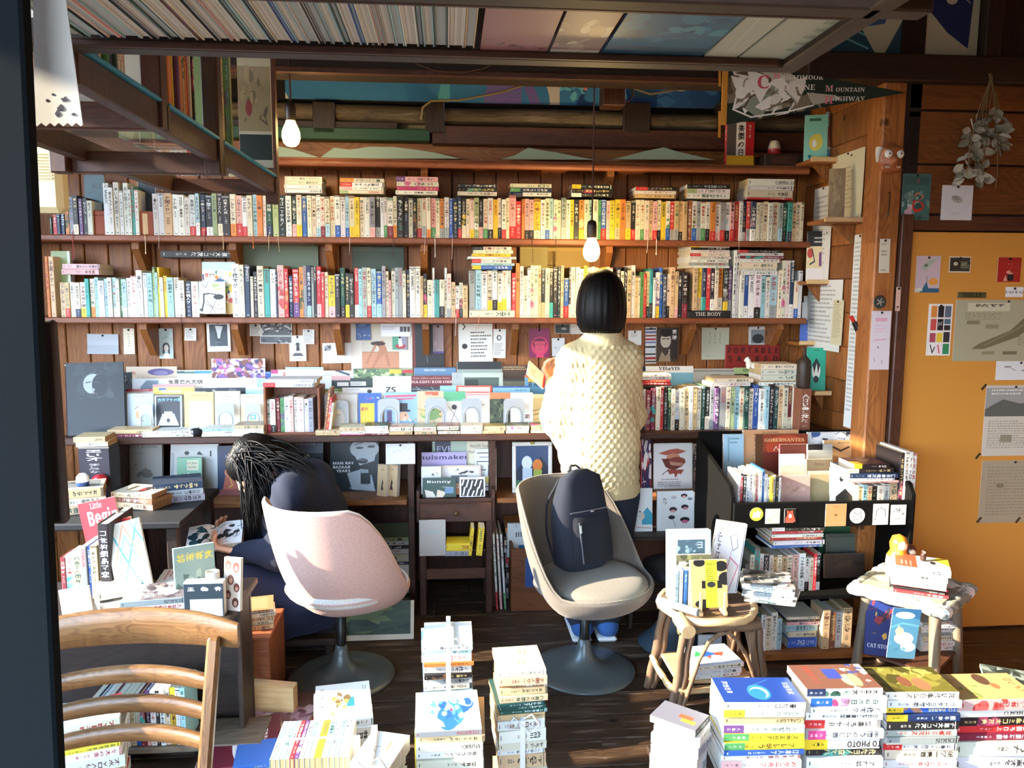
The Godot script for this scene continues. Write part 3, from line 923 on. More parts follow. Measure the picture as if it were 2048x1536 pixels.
const ONES := ["","first","second","third","fourth","fifth","sixth","seventh","eighth","ninth","tenth","eleventh","twelfth","thirteenth","fourteenth","fifteenth","sixteenth","seventeenth","eighteenth","nineteenth"]
const TENS := ["","","twent","thirt","fort","fift","sixt","sevent","eight","ninet"]
func nth(n: int) -> String:
	if n >= 100: return "hundredth" if n == 100 else "hundred-and-" + nth(n - 100)
	if n < 20: return ONES[n]
	return TENS[n / 10] + ("ieth" if n % 10 == 0 else "y-" + ONES[n % 10])
func split_token(tok: String) -> Dictionary:
	var o := {"tone": tok[0],"obi": "","w": 10.0,"h": 0.0}
	var s := tok.substr(1)
	if s.begins_with("."): o.obi = s[1]; s = s.substr(2)
	var f := s.split(":")
	o.w = f[0].to_float()
	if f.size() > 1: o.h = f[1].to_float()
	return o
func says(tone: String,obi: String,w: float) -> String:
	return ("%s%s book" % ["thick " if w > 0.031 else ("thin " if w < 0.015 else ""),TONE_NAME[tone]]) + (" with %s band" % TONE_NAME[obi] if obi else "")
func fit(tone: String,obi: String,w: float,rest: String) -> String:
	for l in [says(tone,obi,w),says(tone,obi,0.02),says(tone,"",w),says(tone,"",0.02)]:
		if (l + " " + rest).split(" ",false).size() <= 16: return l + ", " + rest
	return says(tone,"",0.02) + ", " + rest
func book_row(tokens: String,x0: float,x1: float,py: float,y: float,z: float,h_px: float,where: String,group: String,o := {}):
	var list := tokens.split(" ",false)
	var total := 0.0
	for t in list: total += split_token(t).w
	var xl := at_z(x0,py,z).x; var xr := at_z(x1,py,z).x
	var k := (xr - xl) / total
	var x := xl
	var n := 0
	var dmax: float = o.get("d",0.17)
	var from_left: bool = o.get("from_left",true)
	for t in list:
		n += 1
		var q := split_token(t)
		var w: float = q.w * k
		var h: float = (q.h if q.h > 0 else h_px + rng.randf_range(-2.5,1.5)) * k * o.get("hk",1.0)
		var d := clampf(h * rng.randf_range(0.66,0.74),0.06,dmax)
		var tilt := rng.randf_range(-0.006,0.006)
		var ord := nth(n)
		var lab := fit(q.tone,q.obi,w,ord + " " + where)
		book(o.get("kind","upright_book"),lab,Vector3(x + w * 0.5,y + absf(tilt) * w * 0.5 + 0.0003,z + rng.randf_range(-0.006,0.004)),{"w": w - 0.0007,"h": h,"d": d,"tone": q.tone,"obi": q.obi,"hard": q.tone in "bnmvd","roll": tilt if o.get("tilt",true) else 0.0,"group": group,"pages": ["pages_white","pages_cream","pages_cream","pages_yellowed"][rng.randi() % 4]})
		x += w
func pile(tokens: String,cx: float,y: float,z: float,k: float,len_px: float,depth: float,where: String,group: String,o := {}) -> float:
	var list := tokens.split(" ",false)
	var n := list.size()
	var yy := y + 0.0003
	for i in n:
		var q := split_token(list[i])
		var w: float = q.w * k
		var h: float = (q.h if q.h > 0 else len_px) * k
		var top := i == n - 1
		var a := {"w": w - 0.0006,"h": h,"d": depth * rng.randf_range(0.95,1.03),"tone": q.tone,"obi": q.obi,"mode": "lying","western": o.get("western",false),"group": group,"pages": ["pages_white","pages_cream","pages_white","pages_yellowed"][rng.randi() % 4] if not o.has("pages") else o.pages,"yaw": o.get("yaw",0.0) + rng.randf_range(-1,1) * o.get("mess",0.03),"lean": 0.0}
		var lab := ""
		if top and o.has("cover"): a.cover = o.cover
		if top and o.has("label"): lab = o.label
		else: lab = fit(q.tone,q.obi,w,("%s up " % nth(i + 1) if i > 0 else "lowest ") + where)
		var slide: float = o.get("slide",0.006)
		var jit := Vector3(rng.randf_range(-1,1) * slide,0,rng.randf_range(-1,1) * slide)
		if o.has("step"): jit += o.step * float(i)
		book("stacked_book",lab,Vector3(cx,yy,z) + jit,a)
		yy += w
	return yy
func face(kind: String,label: String,spec: String,x0: float,y0: float,x1: float,y1: float,z: float,o := {}) -> Node3D:
	var a := at_z(x0,y1,z); var b := at_z(x1,y0,z)
	var p := at_z((x0 + x1) * 0.5,y1,z)
	var lean: float = o.get("lean",-0.12)
	var q := {"w": o.get("w",0.012),"h": (b.y - a.y) / cos(lean),"d": b.x - a.x,"cover": spec,"mode": "facing","tone": o.get("tone","w"),"western": o.get("western",true),"lean": lean,"yaw": o.get("yaw",0.0),"roll": o.get("roll",0.0),"pages": "pages_white","group": o.get("group",""),"category": o.get("category","book")}
	if o.has("yaw"): q.d = (b.x - a.x) / cos(o.yaw)
	if o.has("y"): p.y = o.y
	return book(kind,label,p,q)
func card(kind: String,label: String,category: String,spec: String,x0: float,y0: float,x1: float,y1: float,z: float,o := {}) -> Node3D:
	var a := at_z(x0,y1,z); var b := at_z(x1,y0,z)
	var W := b.x - a.x; var H := b.y - a.y
	var t := thing(kind,label,category,Vector3((a.x + b.x) * 0.5,a.y,z),0.0,o.get("group",""))
	t.rotation.z = o.get("roll",0.0)
	sheet_parts(t,W,H,spec,o)
	return t
func sheet_parts(t: Node3D,W: float,H: float,spec: String,o := {}):
	var m := MB.new()
	var cv := cover(spec)
	var R := cover_uv(cv)
	var curl: float = o.get("curl",0.006)
	var n := 6
	var f := []; var g := []
	for j in n + 1:
		var v := float(j) / n
		var bend := curl * pow(1.0 - v,2.0)
		f.append([Vector3(-W / 2,v * H,bend + 0.0012),Vector3(W / 2,v * H,bend * 0.7 + 0.0012)])
		g.append([Vector3(-W / 2,v * H,bend),Vector3(W / 2,v * H,bend * 0.7)])
	m.smooth(true)
	for j in n:
		var v0 := R.end.y - R.size.y * j / n; var v1 := R.end.y - R.size.y * (j + 1) / n
		m.quad(f[j][0],f[j][1],f[j + 1][1],f[j + 1][0],Vector2(R.position.x,v0),Vector2(R.end.x,v0),Vector2(R.end.x,v1),Vector2(R.position.x,v1))
	m.smooth(false)
	var bk := MB.new()
	for j in n:
		bk.quad(g[j][1],g[j][0],g[j + 1][0],g[j + 1][1])
		bk.quad(g[j][0],f[j][0],f[j + 1][0],g[j + 1][0]); bk.quad(f[j][1],g[j][1],g[j + 1][1],f[j + 1][1])
	bk.quad(g[0][0],g[0][1],f[0][1],f[0][0]); bk.quad(f[n][0],f[n][1],g[n][1],g[n][0])
	part("printed_face",m.done(),cover_mat(cv),t)
	part("paper",bk.done(),M.white_paper,t)
	if o.get("pin",true):
		if not M.has("pin_mesh"):
			var p := MB.new(); p.T = Transform3D(Basis(Vector3.RIGHT,PI / 2),Vector3.ZERO); p.lathe([Vector2(0.0045,0),Vector2(0.0052,0.002),Vector2(0.004,0.005),Vector2(0.0,0.006)],10)
			M.pin_mesh = p.done()
		part("pin",M.pin_mesh,M.iron,t,Vector3(0,H - 0.007,0.0012))
func build_books():
	wall_rows()
	counter_display()
	wall_cards()
	lower_display()
	rack_contents()
	side_wall()
func wall_rows():
	var z := 0.21
	var G1 := "books on the upper wall shelf"; var G2 := "books on the lower wall shelf"
	book_row("d6:40 r10:45 n10:55 n10:58 o9:86 a10:88 k.c12:92 v11:84 k10:86 q12:80",100,187,465,SH1,z,83,"from the dark left end of the upper wall shelf",G1,{"tilt": false})
	book_row("w12:123 w12:112 x13:125 w9:105 q12:124 w8:108 t7:115 w9:108",209,279,465,SH1,z,83,"of the tall ones between two terracotta bookends, upper shelf",G1)
	var main := "w11 w11 e16 w12 w13 w10:76 w.r12 s.w8 n.r12 k.w13 l10 k.c10 k15 c.o12 p.r12 w.r10 c11 s9 o11 w7 d.n13 l12 k14 w12 d.p10 c.y11 b11 c9 c9 w.s9 c.m9 c.s10 c10 w.b11 w10 s.b8 c.y11 y10 c10 w11 a.p11 k.a11 w7 w.g7 w.m12 c.o8 k13 k11 c9 k8 c.r10 c.a10 c.o9 p.g10 c9 o.a9 w.a10 b8 n10 n.r8 k.c9 c8 c.y9 l10 k.p9 c.g10 w.k11 y10 c.k8 w.r9 c7 p.r14:90 r12:78 o6 p.k10 p.k10 y.c14 w.s10 c.b9 s8 c9 c8 a.p10:86 w9 y8 k11 o.y11 c10 s9 c11 g6 b.r12 p8 y10 y.e11 o12 e.y12 k.r10 c11 c.g8 c.p10 e8 p.r10 c.k8 y11 w.b9 r.a9 e.a10 e.k9 e9 u11 w.b10 a9 w.g10 w.k10 o.r12 w.p10 a.r11 w.k11 p.r9 r11 w8 n.w9 r.a8 n.w13 c8 c8 c10 w10 c14 a.s10 d.k10 t.n10 e10 c9 c7"
	book_row(main,307,1606,470,SH1,z,83,"from the second terracotta bookend, upper wall shelf",G1)
	var k := at_z(901,470,z).x - at_z(900,470,z).x
	var top := SH1 + 85.0 * k
	var piles := [["w10 c11",330,412,"under the hanging rack"],["w8",440,520,"below the corner of the hanging rack"],["w8 w8 c8 c8",569,641,"under the first lamp bulb"],["c.l7 w.p7 w.r8 c.o8",680,766,"with orange and red ends"],["w8 i8 c9 p.v10",793,876,"with a magenta book in it"],["w8 k7 k8",914,993,"of two black over one white"],["w.n8 n.g8 c9",1022,1105,"with the green ended navy book"],["k.w8 k8 k.y9",1143,1226,"of black books behind the lamp cord"],["e8 w7 k.r7",1270,1355,"of three beside the lamp cord"],["w11 w.l9 k9",1374,1464,"with a black book on two white"],["r4 c15 w9 w14",1494,1592,"of thick white ones by the wall"]]
	for p in piles:
		var cx := at_z((p[1] + p[2]) * 0.5,380,z).x
		pile(p[0],cx,top,z - 0.01,k,p[2] - p[1],0.13,"of the upper row pile %s" % p[3],"books lying on the upper row",{"slide": 0.004,"mess": 0.02})
	book_row("o6:125 e10:125",96,112,628,SH2,z,83,"of two tall ones at the dark end of the lower wall shelf",G2,{"tilt": false,"kind": "shelved_volume"})
	book_row("e11:79 e.r10:79 q11:80 c.n12:79 c.y13:80 t9:88 c.o10:88 s9:91 w13:84 s8:88 w10:91 s.w9:91 w8:88 g5:86 s.w11:87 w10:90 w13:95 w14:108 w9:102 s12:102 l6:116 s6:103 y5:115 w8:92 y8:96 s15:92 c12:92 w12:85 n15:83 c17:83",122,399,628,SH2,z,90,"from the left on the lower wall shelf, before the bicycle cover",G2,{"kind": "shelved_volume"})
	book_row("w18:131 c12:128 n14:128 c7:100 k10:112 c16:126 t14:119 q14:118 n5:112 p16:128 r10:120 n11:103 r.v15:119 o10:124 a9:127 n.s11:128 a6:124 k7:126 r.p11:126 r8:112 c9:112 y.p17:104 k12:108 d.k13:123 k.y10:110 k12:108 r.w11:123 s9:121 a12:124 c.r10:123 s13:121 b.s14:115 a9:128 c8:115 p6:93 c9:122 a9:124 a10:124 c9:117 n9:119 q14:127 q12:127 e8:104 k.y9:110 c14:94 w5:124 t12:95 c.k13:95 w6:124 c.a11:110 e10:89 w.r10:80 c.k9:88 e13:83",466,936,630,SH2,z,115,"from the flowery cover, lower wall shelf",G2,{"kind": "shelved_volume"})
	var p0 := at_z(984,632,z)
	book("stacked_book","long grey boxed volume lying under eight upright books, lower wall shelf",Vector3(p0.x,SH2,z + 0.004),{"w": 15 * k,"h": 93 * k,"d": 0.15,"mode": "lying","tone": "x","hard": true,"group": "books lying on the lower wall shelf"})
	book_row("a13 s12 w13 c.y10 w.k10 w.y10 c.y9 w9",938,1022,616,SH2 + 15.4 * k,z,80,"of the eight upright ones standing on the grey box",G2,{"kind": "shelved_volume"})
	pile("b.y8:80 s5:86 w.r8:80 w5:98 y6:78 q7:80 c.k7:80",p0.x + 0.0,SH2 + 97 * k,z,k,80,0.15,"in the pile above the grey box, lower wall shelf","books lying on the lower row",{"slide": 0.006,"mess": 0.03})
	book_row("r10:104 o9:127 w9:120 c10:98 w7:116 c8:122 c10:122 e7:122 k.e9:116 c11:116 k.t9:116 k10:119 k7:118 e7:122 b.r13:93 k.c5:118 c11:119 c10:119 w9:115 y8:122 c10:118 q9:120 c8:118 e10:115 y8:119 c9:120 w8:118 c7:105 k.v12:120 c8:110 k7:119 e10:112 w10:124 e7:100 c6:100 g8:108 r7:104 e.k7:110 t.k8:117 w7:95 w.y10:108 b8:119 n9:104 c.k8:104 e11:120 e.p9:110 k10:113 k.m13:108",1023,1374,632,SH2,z,115,"from the grey box, lower wall shelf behind the standing reader",G2,{"kind": "shelved_volume"})
	var p1 := at_z(1418,634,z)
	var bd := book("stacked_book","black volume lying on its side, THE BODY on its spine",Vector3(p1.x,SH2,z + 0.006),{"w": 15 * k,"h": 88 * k,"d": 0.16,"mode": "lying","western": true,"tone": "k","hard": true,"group": "books lying on the lower wall shelf"})
	bd.get_child(0).set_meta("label","black board cover")
	var sp := MB.new(); sp.quad(Vector3(-43 * k,0.0008,0.0006),Vector3(43 * k,0.0008,0.0006),Vector3(43 * k,14.2 * k,0.0006),Vector3(-43 * k,14.2 * k,0.0006))
	part("spine_lettering",sp.done(),picture_mat("B 171615;T 47 44 72 efebe0 serif THE_BODY",360,64),bd)
	book_row("e9 y.e9 n.t10 r8 k.w8 c8 o.c10 k.y10 v.a9",1385,1463,616,SH2 + 15.4 * k,z,87,"of the nine standing on the black volume",G2,{"kind": "shelved_volume"})
	pile("w5 a6 w7 w6:88 c.r6 w7:84 k5:82 w.y6",p1.x - 0.008,SH2 + 103 * k,z + 0.004,k,84,0.19,"in the untidy pile over the black volume","books lying on the lower row",{"slide": 0.008,"mess": 0.06})
	book_row("w6:130 w6:130",1464,1476,634,SH2,z,115,"of two thin tall white ones right of the black volume",G2,{"kind": "shelved_volume"})
	book_row("w9 b.w9:88 w11:80 w.k13:86 s9:80 w9:78 s.a15:88",1477,1553,634,SH2,z,84,"of seven pale ones under the second untidy pile",G2,{"kind": "shelved_volume"})
	pile("w9 w5 c12 w8:96 m6:100 w6:100 k.r6:96",at_z(1518,540,z).x,SH2 + 89.0 * k,z,k,80,0.17,"in the untidy pile near the side wall","books lying on the lower row",{"slide": 0.008,"mess": 0.06})
	book_row("c9:105 c9:126 q9:126 n.w10:128 c.b10:82 w8:104",1554,1602,634,SH2,z,110,"of the last six at the side wall, lower shelf",G2,{"kind": "shelved_volume"})
	var tc := plain("terracotta","9a4f38",0.7)
	for q in [[187,211,"terracotta block used as bookend beside the gallery books"],[279,307,"terracotta block used as bookend under the dark tablet"]]:
		var a := at_z(q[0],465,z - 0.01); var b := at_z(q[1],421,z - 0.01)
		var t := thing("bookend_block",q[2],"bookend",Vector3((a.x + b.x) * 0.5,SH1,z - 0.06),0.0,"terracotta bookends on the upper shelf")
		part("block",bx(Vector3(b.x - a.x - 0.003,0.106,0.1),0.004,Vector3(0,0.053,0)),tc,t)
		if q[0] == 279: part("paper_strip",bx(Vector3(0.022,0.09,0.002),0,Vector3(-0.005,0.05,0.051)),plain("strip","d8b98a",0.8),t)
		else: part("groove",bx(Vector3(0.05,0.004,0.002),0,Vector3(0,0.085,0.0505)),plain("terracotta_dark","6f3525",0.8),t)
	face("picture_book","large dark teal book facing out above the left terracotta bookend","B 35565a;T 62 30 20 16292d bold ALL;R 6 80 88 2 2a4448;H 10 86 60 3 4 24393d;L 24393d 3 20 50 50 42 80 55",172,344,208,419,0.1,{"lean": -0.04,"tone": "t","y": SH1 + 0.107})
	face("picture_book","dark framed slate facing out above the right terracotta bookend","B c9c0a8;R 4 3 92 93 1f2527;H 20 40 50 3 5 2e3a3f;A 4 5 20 20 60 50 2b3438 27303a",277,352,311,420,0.12,{"lean": -0.06,"tone": "k","y": SH1 + 0.107})
	face("picture_book","black and white cover of bicycles facing out on the lower wall shelf","B eceae0;R 0 0 100 4 b9d3da;L 1a1a1a 6 10 92 18 62 18 40 36 38;L 1a1a1a 4 36 38 62 40;E 74 48 20 12 16181a;R 50 8 26 10 a9c07a;L 1a1a1a 2 30 60 60 96;L 1a1a1a 2 66 56 40 98;L 1a1a1a 2 24 70 80 88;E 8 88 7 5 1a1a1a;E 86 84 3 2 1a1a1a;L 1a1a1a 2 12 8 26 20 34 6;L b6cc52 4 60 26 84 22;E 74 72 2 2 1a1a1a",400,563,450,627,0.225,{"lean": -0.06,"tone": "s","w": 0.01})
	face("picture_book","cream cover patterned with coloured flowers behind the bicycle cover, lower shelf","B efe6d2;R 0 0 100 16 bcd6de;A 8 60 0 16 100 62 d8842e 2f7f6e 5a6fa8 c8452f 8fb04a e6c24a 3b4f7c;R 6 20 30 26 e8dcc0;K 8 22 11 c23a2a 暦;K 20 22 9 2a2a2a 古代;R 52 78 40 22 d6b86a",408,524,470,628,0.2,{"lean": -0.06})
	face("picture_book","olive green tall book leaning at the dark end of the lower wall shelf","B 9fb07a;H 20 60 40 5 5 6f7f52;R 86 0 14 100 d6dcc0",110,502,140,627,0.15,{"lean": -0.05,"tone": "l"})
	pile("p11 p10",at_z(160,530,z).x,SH2 + 82 * k,z,k,70,0.14,"askew on the low cream books, lower wall shelf","books lying on the lower row",{"mess": 0.04})
	pile("k14:150",at_z(400,515,0.08).x,SH2 + 118 * k,0.1,k,150,0.09,"the long dark boxed set behind the low books","books lying on the lower row",{})
func build_loft():
	var yb := 1.88
	var far_z := 2.396; var near_z := 2.655
	var xr := 0.618
	struct("trim_11",bx(Vector3(1.9,0.047,0.04),0.003,Vector3(xr - 0.93,yb + 0.0235,far_z - 0.02)),M.dark_wide0,"dark front beam of the overhead rack")
	struct("trim_12",bx(Vector3(2.0,0.05,0.04),0.003,Vector3(xr - 0.9,yb + 0.025,near_z + 0.02)),M.dark_wide3,"near beam of the overhead rack")
	var side := MB.new(); side.bar(Vector3(xr + 0.02,yb + 0.03,far_z - 0.04),Vector3(xr + 0.02,yb + 0.03,3.3),0.04,0.06,Vector3.UP,0.003)
	struct("trim_13",side.done(),M.dark_up0,"side beam of the overhead rack")
	for x in [-0.9,0.6]:
		struct("trim_%d" % (14 if x < 0 else 15),bx(Vector3(0.04,1.25,0.04),0.003,Vector3(x,yb + 0.05 + 0.625,near_z + 0.02)),M.dark_up1,"hanger of the overhead rack")
	var screw := MB.new(); screw.T = Transform3D(Basis(Vector3.RIGHT,PI / 2),Vector3.ZERO); screw.lathe([Vector2(0.0036,0),Vector2(0.0033,0.0012),Vector2(0.0015,0.0015),Vector2(0,0.0006)],12)
	var sm := screw.done()
	for q in [[738,72],[747,87]]:
		var p := at_z(q[0],q[1],far_z)
		var s := part(numbered("screw"),sm,M.steel,self,p); tag(s,"%s screw head in the dark overhead beam" % ("upper" if q[1] == 72 else "lower"),"screw","screws in the overhead beam")
	var chip := part(numbered("wood_chip"),bx(Vector3(0.036,0.006,0.012),0.001),M.raw_wide0,self,at_z(752,108,far_z - 0.006) + Vector3(0,0.002,0)); tag(chip,"pale offcut of wood stuck under the dark overhead beam","offcut")
	var deck := thing("ceiling_rack","pair of thin ledges of the overhead rack that carry the books","rack",Vector3(xr - 0.93,yb,(far_z + near_z) * 0.5))
	for z in [far_z + 0.005,near_z - 0.005]: part("ledge_strip",bx(Vector3(1.84,0.012,0.01),0.002,Vector3(0,0.006,z - (far_z + near_z) * 0.5)),M.brown_wide2,deck)
	var toks := "a22 d9 s26 k7 q20 p8 s30 w20 k8 a24 d20 w28 u8 q24 k6 a22 p10 w22 d10 s28 k8 q30 b8 s20 w22 k7 a16 s22 d12 w18 b9 q24 p10 a20 s16 w26 k9 s20 d24 q30 e20".split(" ")
	var x := at_y(100,60,yb).x
	var xe := at_y(955,60,yb).x
	var tot := 0.0
	for t in toks: tot += t.substr(1).to_float()
	var n := 0
	for t in toks:
		var w: float = t.substr(1).to_float() * (xe - x) / tot if n == 0 else t.substr(1).to_float() * (xe - at_y(100,60,yb).x) / tot
		n += 1
		book("loft_book","%s standing in the overhead rack, %s from the near post" % [says(t[0],"",w),nth(n)],Vector3(x + w * 0.5,yb + 0.0125,near_z - 0.004),{"w": w - 0.0008,"h": 0.24,"d": near_z - far_z - 0.02,"tone": t[0],"hard": true,"pages": ["pages_white","pages_grey"][n % 2],"group": "books standing in the overhead rack"})
		x += w
	var lay := func(kind: String,label: String,spec: String,x0: float,x1: float,dd: float,tone: String):
		var a := at_y(x0,70,yb + 0.012); var b := at_y(x1,70,yb + 0.012)
		var c := cover(spec)
		var t := thing(kind,label,"record sleeve",Vector3((a.x + b.x) * 0.5,yb + 0.0125,(far_z + near_z) * 0.5),0.0,"sleeves lying in the overhead rack")
		var m := MB.new(); var R := cover_uv(c); var W := (b.x - a.x) * 0.5 - 0.002
		m.quad(Vector3(-W,0,-dd / 2),Vector3(W,0,-dd / 2),Vector3(W,0,dd / 2),Vector3(-W,0,dd / 2),Vector2(R.position.x,R.position.y),Vector2(R.end.x,R.position.y),R.end,Vector2(R.position.x,R.end.y))
		part("printed_face",m.done(),cover_mat(c),t)
		part("sleeve",bx(Vector3(W * 2,0.006,dd),0.001,Vector3(0,0.0035,0)),col(tone),t)
	lay.call("record_sleeve","dusky pink sleeve lying face down on the overhead rack ledges","B a5757c;A 3 12 0 0 100 30 8f6a70 b98a88 6d4a50;H 8 88 30 2 5 3a2a2a;R 4 84 26 8 d9cdbc",962,1110,0.25,"9a6a70")
	lay.call("record_sleeve","grey mauve sleeve beside the pink one on the overhead rack ledges","B 92787c;A 21 16 0 10 100 60 7d6a6c a98f8a c4c0b0;R 0 0 100 8 cfd4c4",1112,1222,0.25,"8a7074")
	lay.call("record_sleeve","large sea blue sleeve lying on the overhead rack ledges","B 2f6f92;R 0 0 100 20 27536e;A 8 26 0 20 100 60 3d86a6 2a5f82 4f98b0;R 0 92 100 8 1e4460",1226,1452,0.25,"2a5f82")
	lay.call("record_sleeve","pale sage sleeve with a slanting fold on the overhead rack ledges","B c3cbb8;L e6eadc 2 60 0 30 100;R 0 90 100 10 aab29c",1454,1532,0.25,"c3cbb8")
	lay.call("record_sleeve","pale sage sleeve at the side beam end of the overhead rack ledges","B bcc6b2;H 70 20 26 6 14 8b9684;R 0 92 100 8 98a28c",1534,1650,0.25,"bcc6b2")
	var X0 := -0.64; var X1 := -1.06
	var r := thing("hanging_rack","dark brown timber rack hanging at the left with glass bottom","rack",Vector3((X0 + X1) * 0.5,1.79,1.5))
	var ox := (X0 + X1) * 0.5
	var L := func(v: Vector3) -> Vector3: return v - Vector3(ox,1.79,1.5)
	for z in [0.75,1.5,1.95]:
		for xx in ([X0,X1] if z > 1.0 else [X0]):
			var bot := 1.79 if z < 1.9 else 1.83
			part("post",bx(Vector3(0.045,2.36 - bot,0.045),0.003),M["brown_up%d" % (int(z * 7) % 4)],r,L.call(Vector3(xx - 0.0225,(2.36 + bot) * 0.5,z)))
	for xx in [X0 - 0.023,X1 + 0.03]:
		var b := MB.new(); b.box(Vector3.ZERO,Vector3(0.03,0.06,1.62),0.003)
		part("rail",b.done(),M.brown_up2,r,L.call(Vector3(xx,1.857,1.55)))
	part("crossbar",bx(Vector3(X0 - X1,0.06,0.03),0.003),M.brown_wide1,r,L.call(Vector3(ox,1.825,1.475)))
	part("crossbar",bx(Vector3(X0 - X1,0.05,0.03),0.003),M.brown_wide3,r,L.call(Vector3(ox,1.852,0.77)))
	part("crossbar",bx(Vector3(X0 - X1,0.06,0.03),0.003),M.brown_wide0,r,L.call(Vector3(ox,1.86,1.93)))
	for q in [[0.78,1.47],[1.52,1.92],[1.97,2.36]]:
		part("blue_edging",bx(Vector3(0.012,0.008,q[1] - q[0]),0.001),plain("edge_blue","2f8fb5",0.5),r,L.call(Vector3(X0 - 0.006,1.891,(q[0] + q[1]) * 0.5)))
	part("glass_sheet",bx(Vector3(0.40,0.005,1.6),0),M.glass,r,L.call(Vector3(ox,1.8905,1.56)))
	var yy := 1.8965
	var put := func(tok: String,z0: float,n0: int,where: String,h: float):
		var zz := z0; var i := 0
		for t in tok.split(" "):
			var w: float = t.substr(1).to_float() * 0.001
			i += 1
			book("rack_book","%s in the hanging rack %s, %s from the viewer's side" % [says(t[0],"",w),where,nth(i)],Vector3(X0 - 0.025 - rng.randf() * 0.01,yy,zz - w * 0.5),{"w": w - 0.0006,"h": h * rng.randf_range(0.97,1.02),"d": 0.27,"tone": t[0],"yaw": PI / 2,"hard": true,"group": "spines in the hanging rack"})
			zz -= w
	put.call("x9 s24 k8 k24 o9 o30 y10 e20 v16 p12 o20 y8 e18 o20 r9 c20 k16 w14",1.91,0,"middle bay",0.31)
	put.call("l30 b22 r20 e24 k14 g20 s12 d16 t18 l14",1.46,0,"far bay",0.3)
	put.call("w16 p30 u14 p16 r18 b20 c12 g18 k22 d18 q16 c22 o14",2.32,0,"near bay",0.29)
	face("picture_book","old brown poster with a red sun standing across the hanging rack","B 8d7a58;R 0 0 100 12 b5aa8c;A 4 20 15 15 70 45 6f5f45 5a4c3a 9a8660;E 32 48 10 10 7c2f2a;R 0 68 100 3 b7ae94;R 0 71 100 22 1f2b27;R 0 93 100 7 a9a48f;L 3a3026 2 70 58 86 62 80 54",484,97,542,325,0.95,{"lean": 0.0,"tone": "u","y": yy})
	var tagp := at_z(546,215,0.9)
	var wt := thing("paper_strip","cream strip of handwriting hanging on the far post of the rack","note",Vector3(X0 - 0.058,1.915,0.79))
	sheet_parts(wt,0.035,0.36,"B d9c79a;V 20 3 60 3a3026 いにしの林心東花;H 20 70 50 5 5 6a5a40",{"pin": false,"curl": 0.003})
	face("picture_book","magenta picture book facing out at the near end of the hanging rack","B b8327a;A 9 8 0 0 100 100 a82a6e c43f86;L 8f225c 1 20 0 24 40",132,60,232,130,2.05,{"lean": 0.0,"tone": "i","y": yy,"w": 0.02})
	pile("w10 k8 w12 d9 w10 a11 k9",-0.81,yy,2.32,0.0011,180,0.2,"at the near end of the hanging rack","books lying in the hanging rack",{"yaw": 0.2})
	lamp(at_z(582,268,0.62),2.36,"glowing bare bulb on a cord beside the hanging rack",0.45)
	lamp(at_z(1183,500,0.56),2.36,"glowing bare bulb hanging over the standing reader's head",1.0)
	var wm := MB.new(); var pts := []
	for q in [[842,240],[845,215],[862,202],[920,200],[1000,185],[1080,160]]: pts.append(at_z(q[0],q[1],0.13))
	wm.tube(pts,0.005,8)
	var wire := part(numbered("cable"),wm.done(),plain("old_cable","8a7a58",0.7),self); tag(wire,"old beige cable bent up from the log to the beam","cable")
	var w2 := MB.new(); pts = []
	for q in [[1262,158],[1270,178],[1300,188],[1340,182],[1400,170]]: pts.append(at_z(q[0],q[1],0.1))
	w2.tube(pts,0.0045,8)
	var wire2 := part(numbered("cable"),w2.done(),M.old_cable,self); tag(wire2,"loose cream cable sagging in front of the blue mural","cable")
	var w3 := MB.new(); pts = []
	for q in [[815,112],[835,128],[870,141],[920,146],[970,136],[1005,112]]: pts.append(at_z(q[0],q[1],0.66))
	w3.tube(pts,0.0025,6)
	var wire3 := part(numbered("cable"),w3.done(),plain("brown_cable","4a3020",0.6),self); tag(wire3,"thin dark wire sagging on the face of the roof beam","cable")
	var w4 := MB.new(); pts = []
	for q in [[1205,158],[1210,180],[1232,200],[1258,203],[1266,190],[1262,160]]: pts.append(at_z(q[0],q[1],0.3))
	w4.tube(pts,0.004,8)
	var wire4 := part(numbered("cable"),w4.done(),M.brown_cable,self); tag(wire4,"black wire looped round the king post","cable")
func lamp(p: Vector3,y_top: float,label: String,power: float):
	var t := thing("pendant_bulb",label,"lamp",Vector3(p.x,p.y,p.z),0.0,"bare bulbs on cords")
	var g := StandardMaterial3D.new(); g.albedo_color = Color(1,0.95,0.8); g.emission_enabled = true; g.emission = Color(1.0,0.86,0.52); g.emission_energy_multiplier = BULB_GLOW; g.roughness = 0.2
	g.resource_name = "lamp_glow"
	var b := MB.new()
	b.lathe([Vector2(0.0,-0.05),Vector2(0.018,-0.046),Vector2(0.03,-0.034),Vector2(0.036,-0.014),Vector2(0.035,0.006),Vector2(0.028,0.026),Vector2(0.02,0.042),Vector2(0.017,0.055)],20)
	part("bulb",b.done(),g,t)
	var s := MB.new(); s.lathe([Vector2(0.019,0.05),Vector2(0.021,0.056),Vector2(0.021,0.1),Vector2(0.018,0.118),Vector2(0.006,0.124),Vector2(0.0,0.124)],16)
	part("socket",s.done(),plain("bakelite","2a211b",0.4),t)
	var c := MB.new(); c.tube([Vector3(0,0.12,0),Vector3(0.002,(y_top - p.y) * 0.5,0.001),Vector3(0,y_top - p.y + 0.03,0)],0.0035,8)
	part("cord",c.done(),plain("cord_red","4b2a20",0.7),t)
	var l := OmniLight3D.new(); l.name = "bulb_light"
	l.light_color = Color(1.0,0.85,0.56); l.light_energy = BULB_ENERGY * power; l.light_size = 0.04; l.omni_range = 8.0; l.omni_attenuation = 2.0; l.shadow_enabled = true
	t.add_child(l); l.position = Vector3(0,-0.005,0.0)
const BULB_GLOW := 9.0
const BULB_ENERGY := 0.36
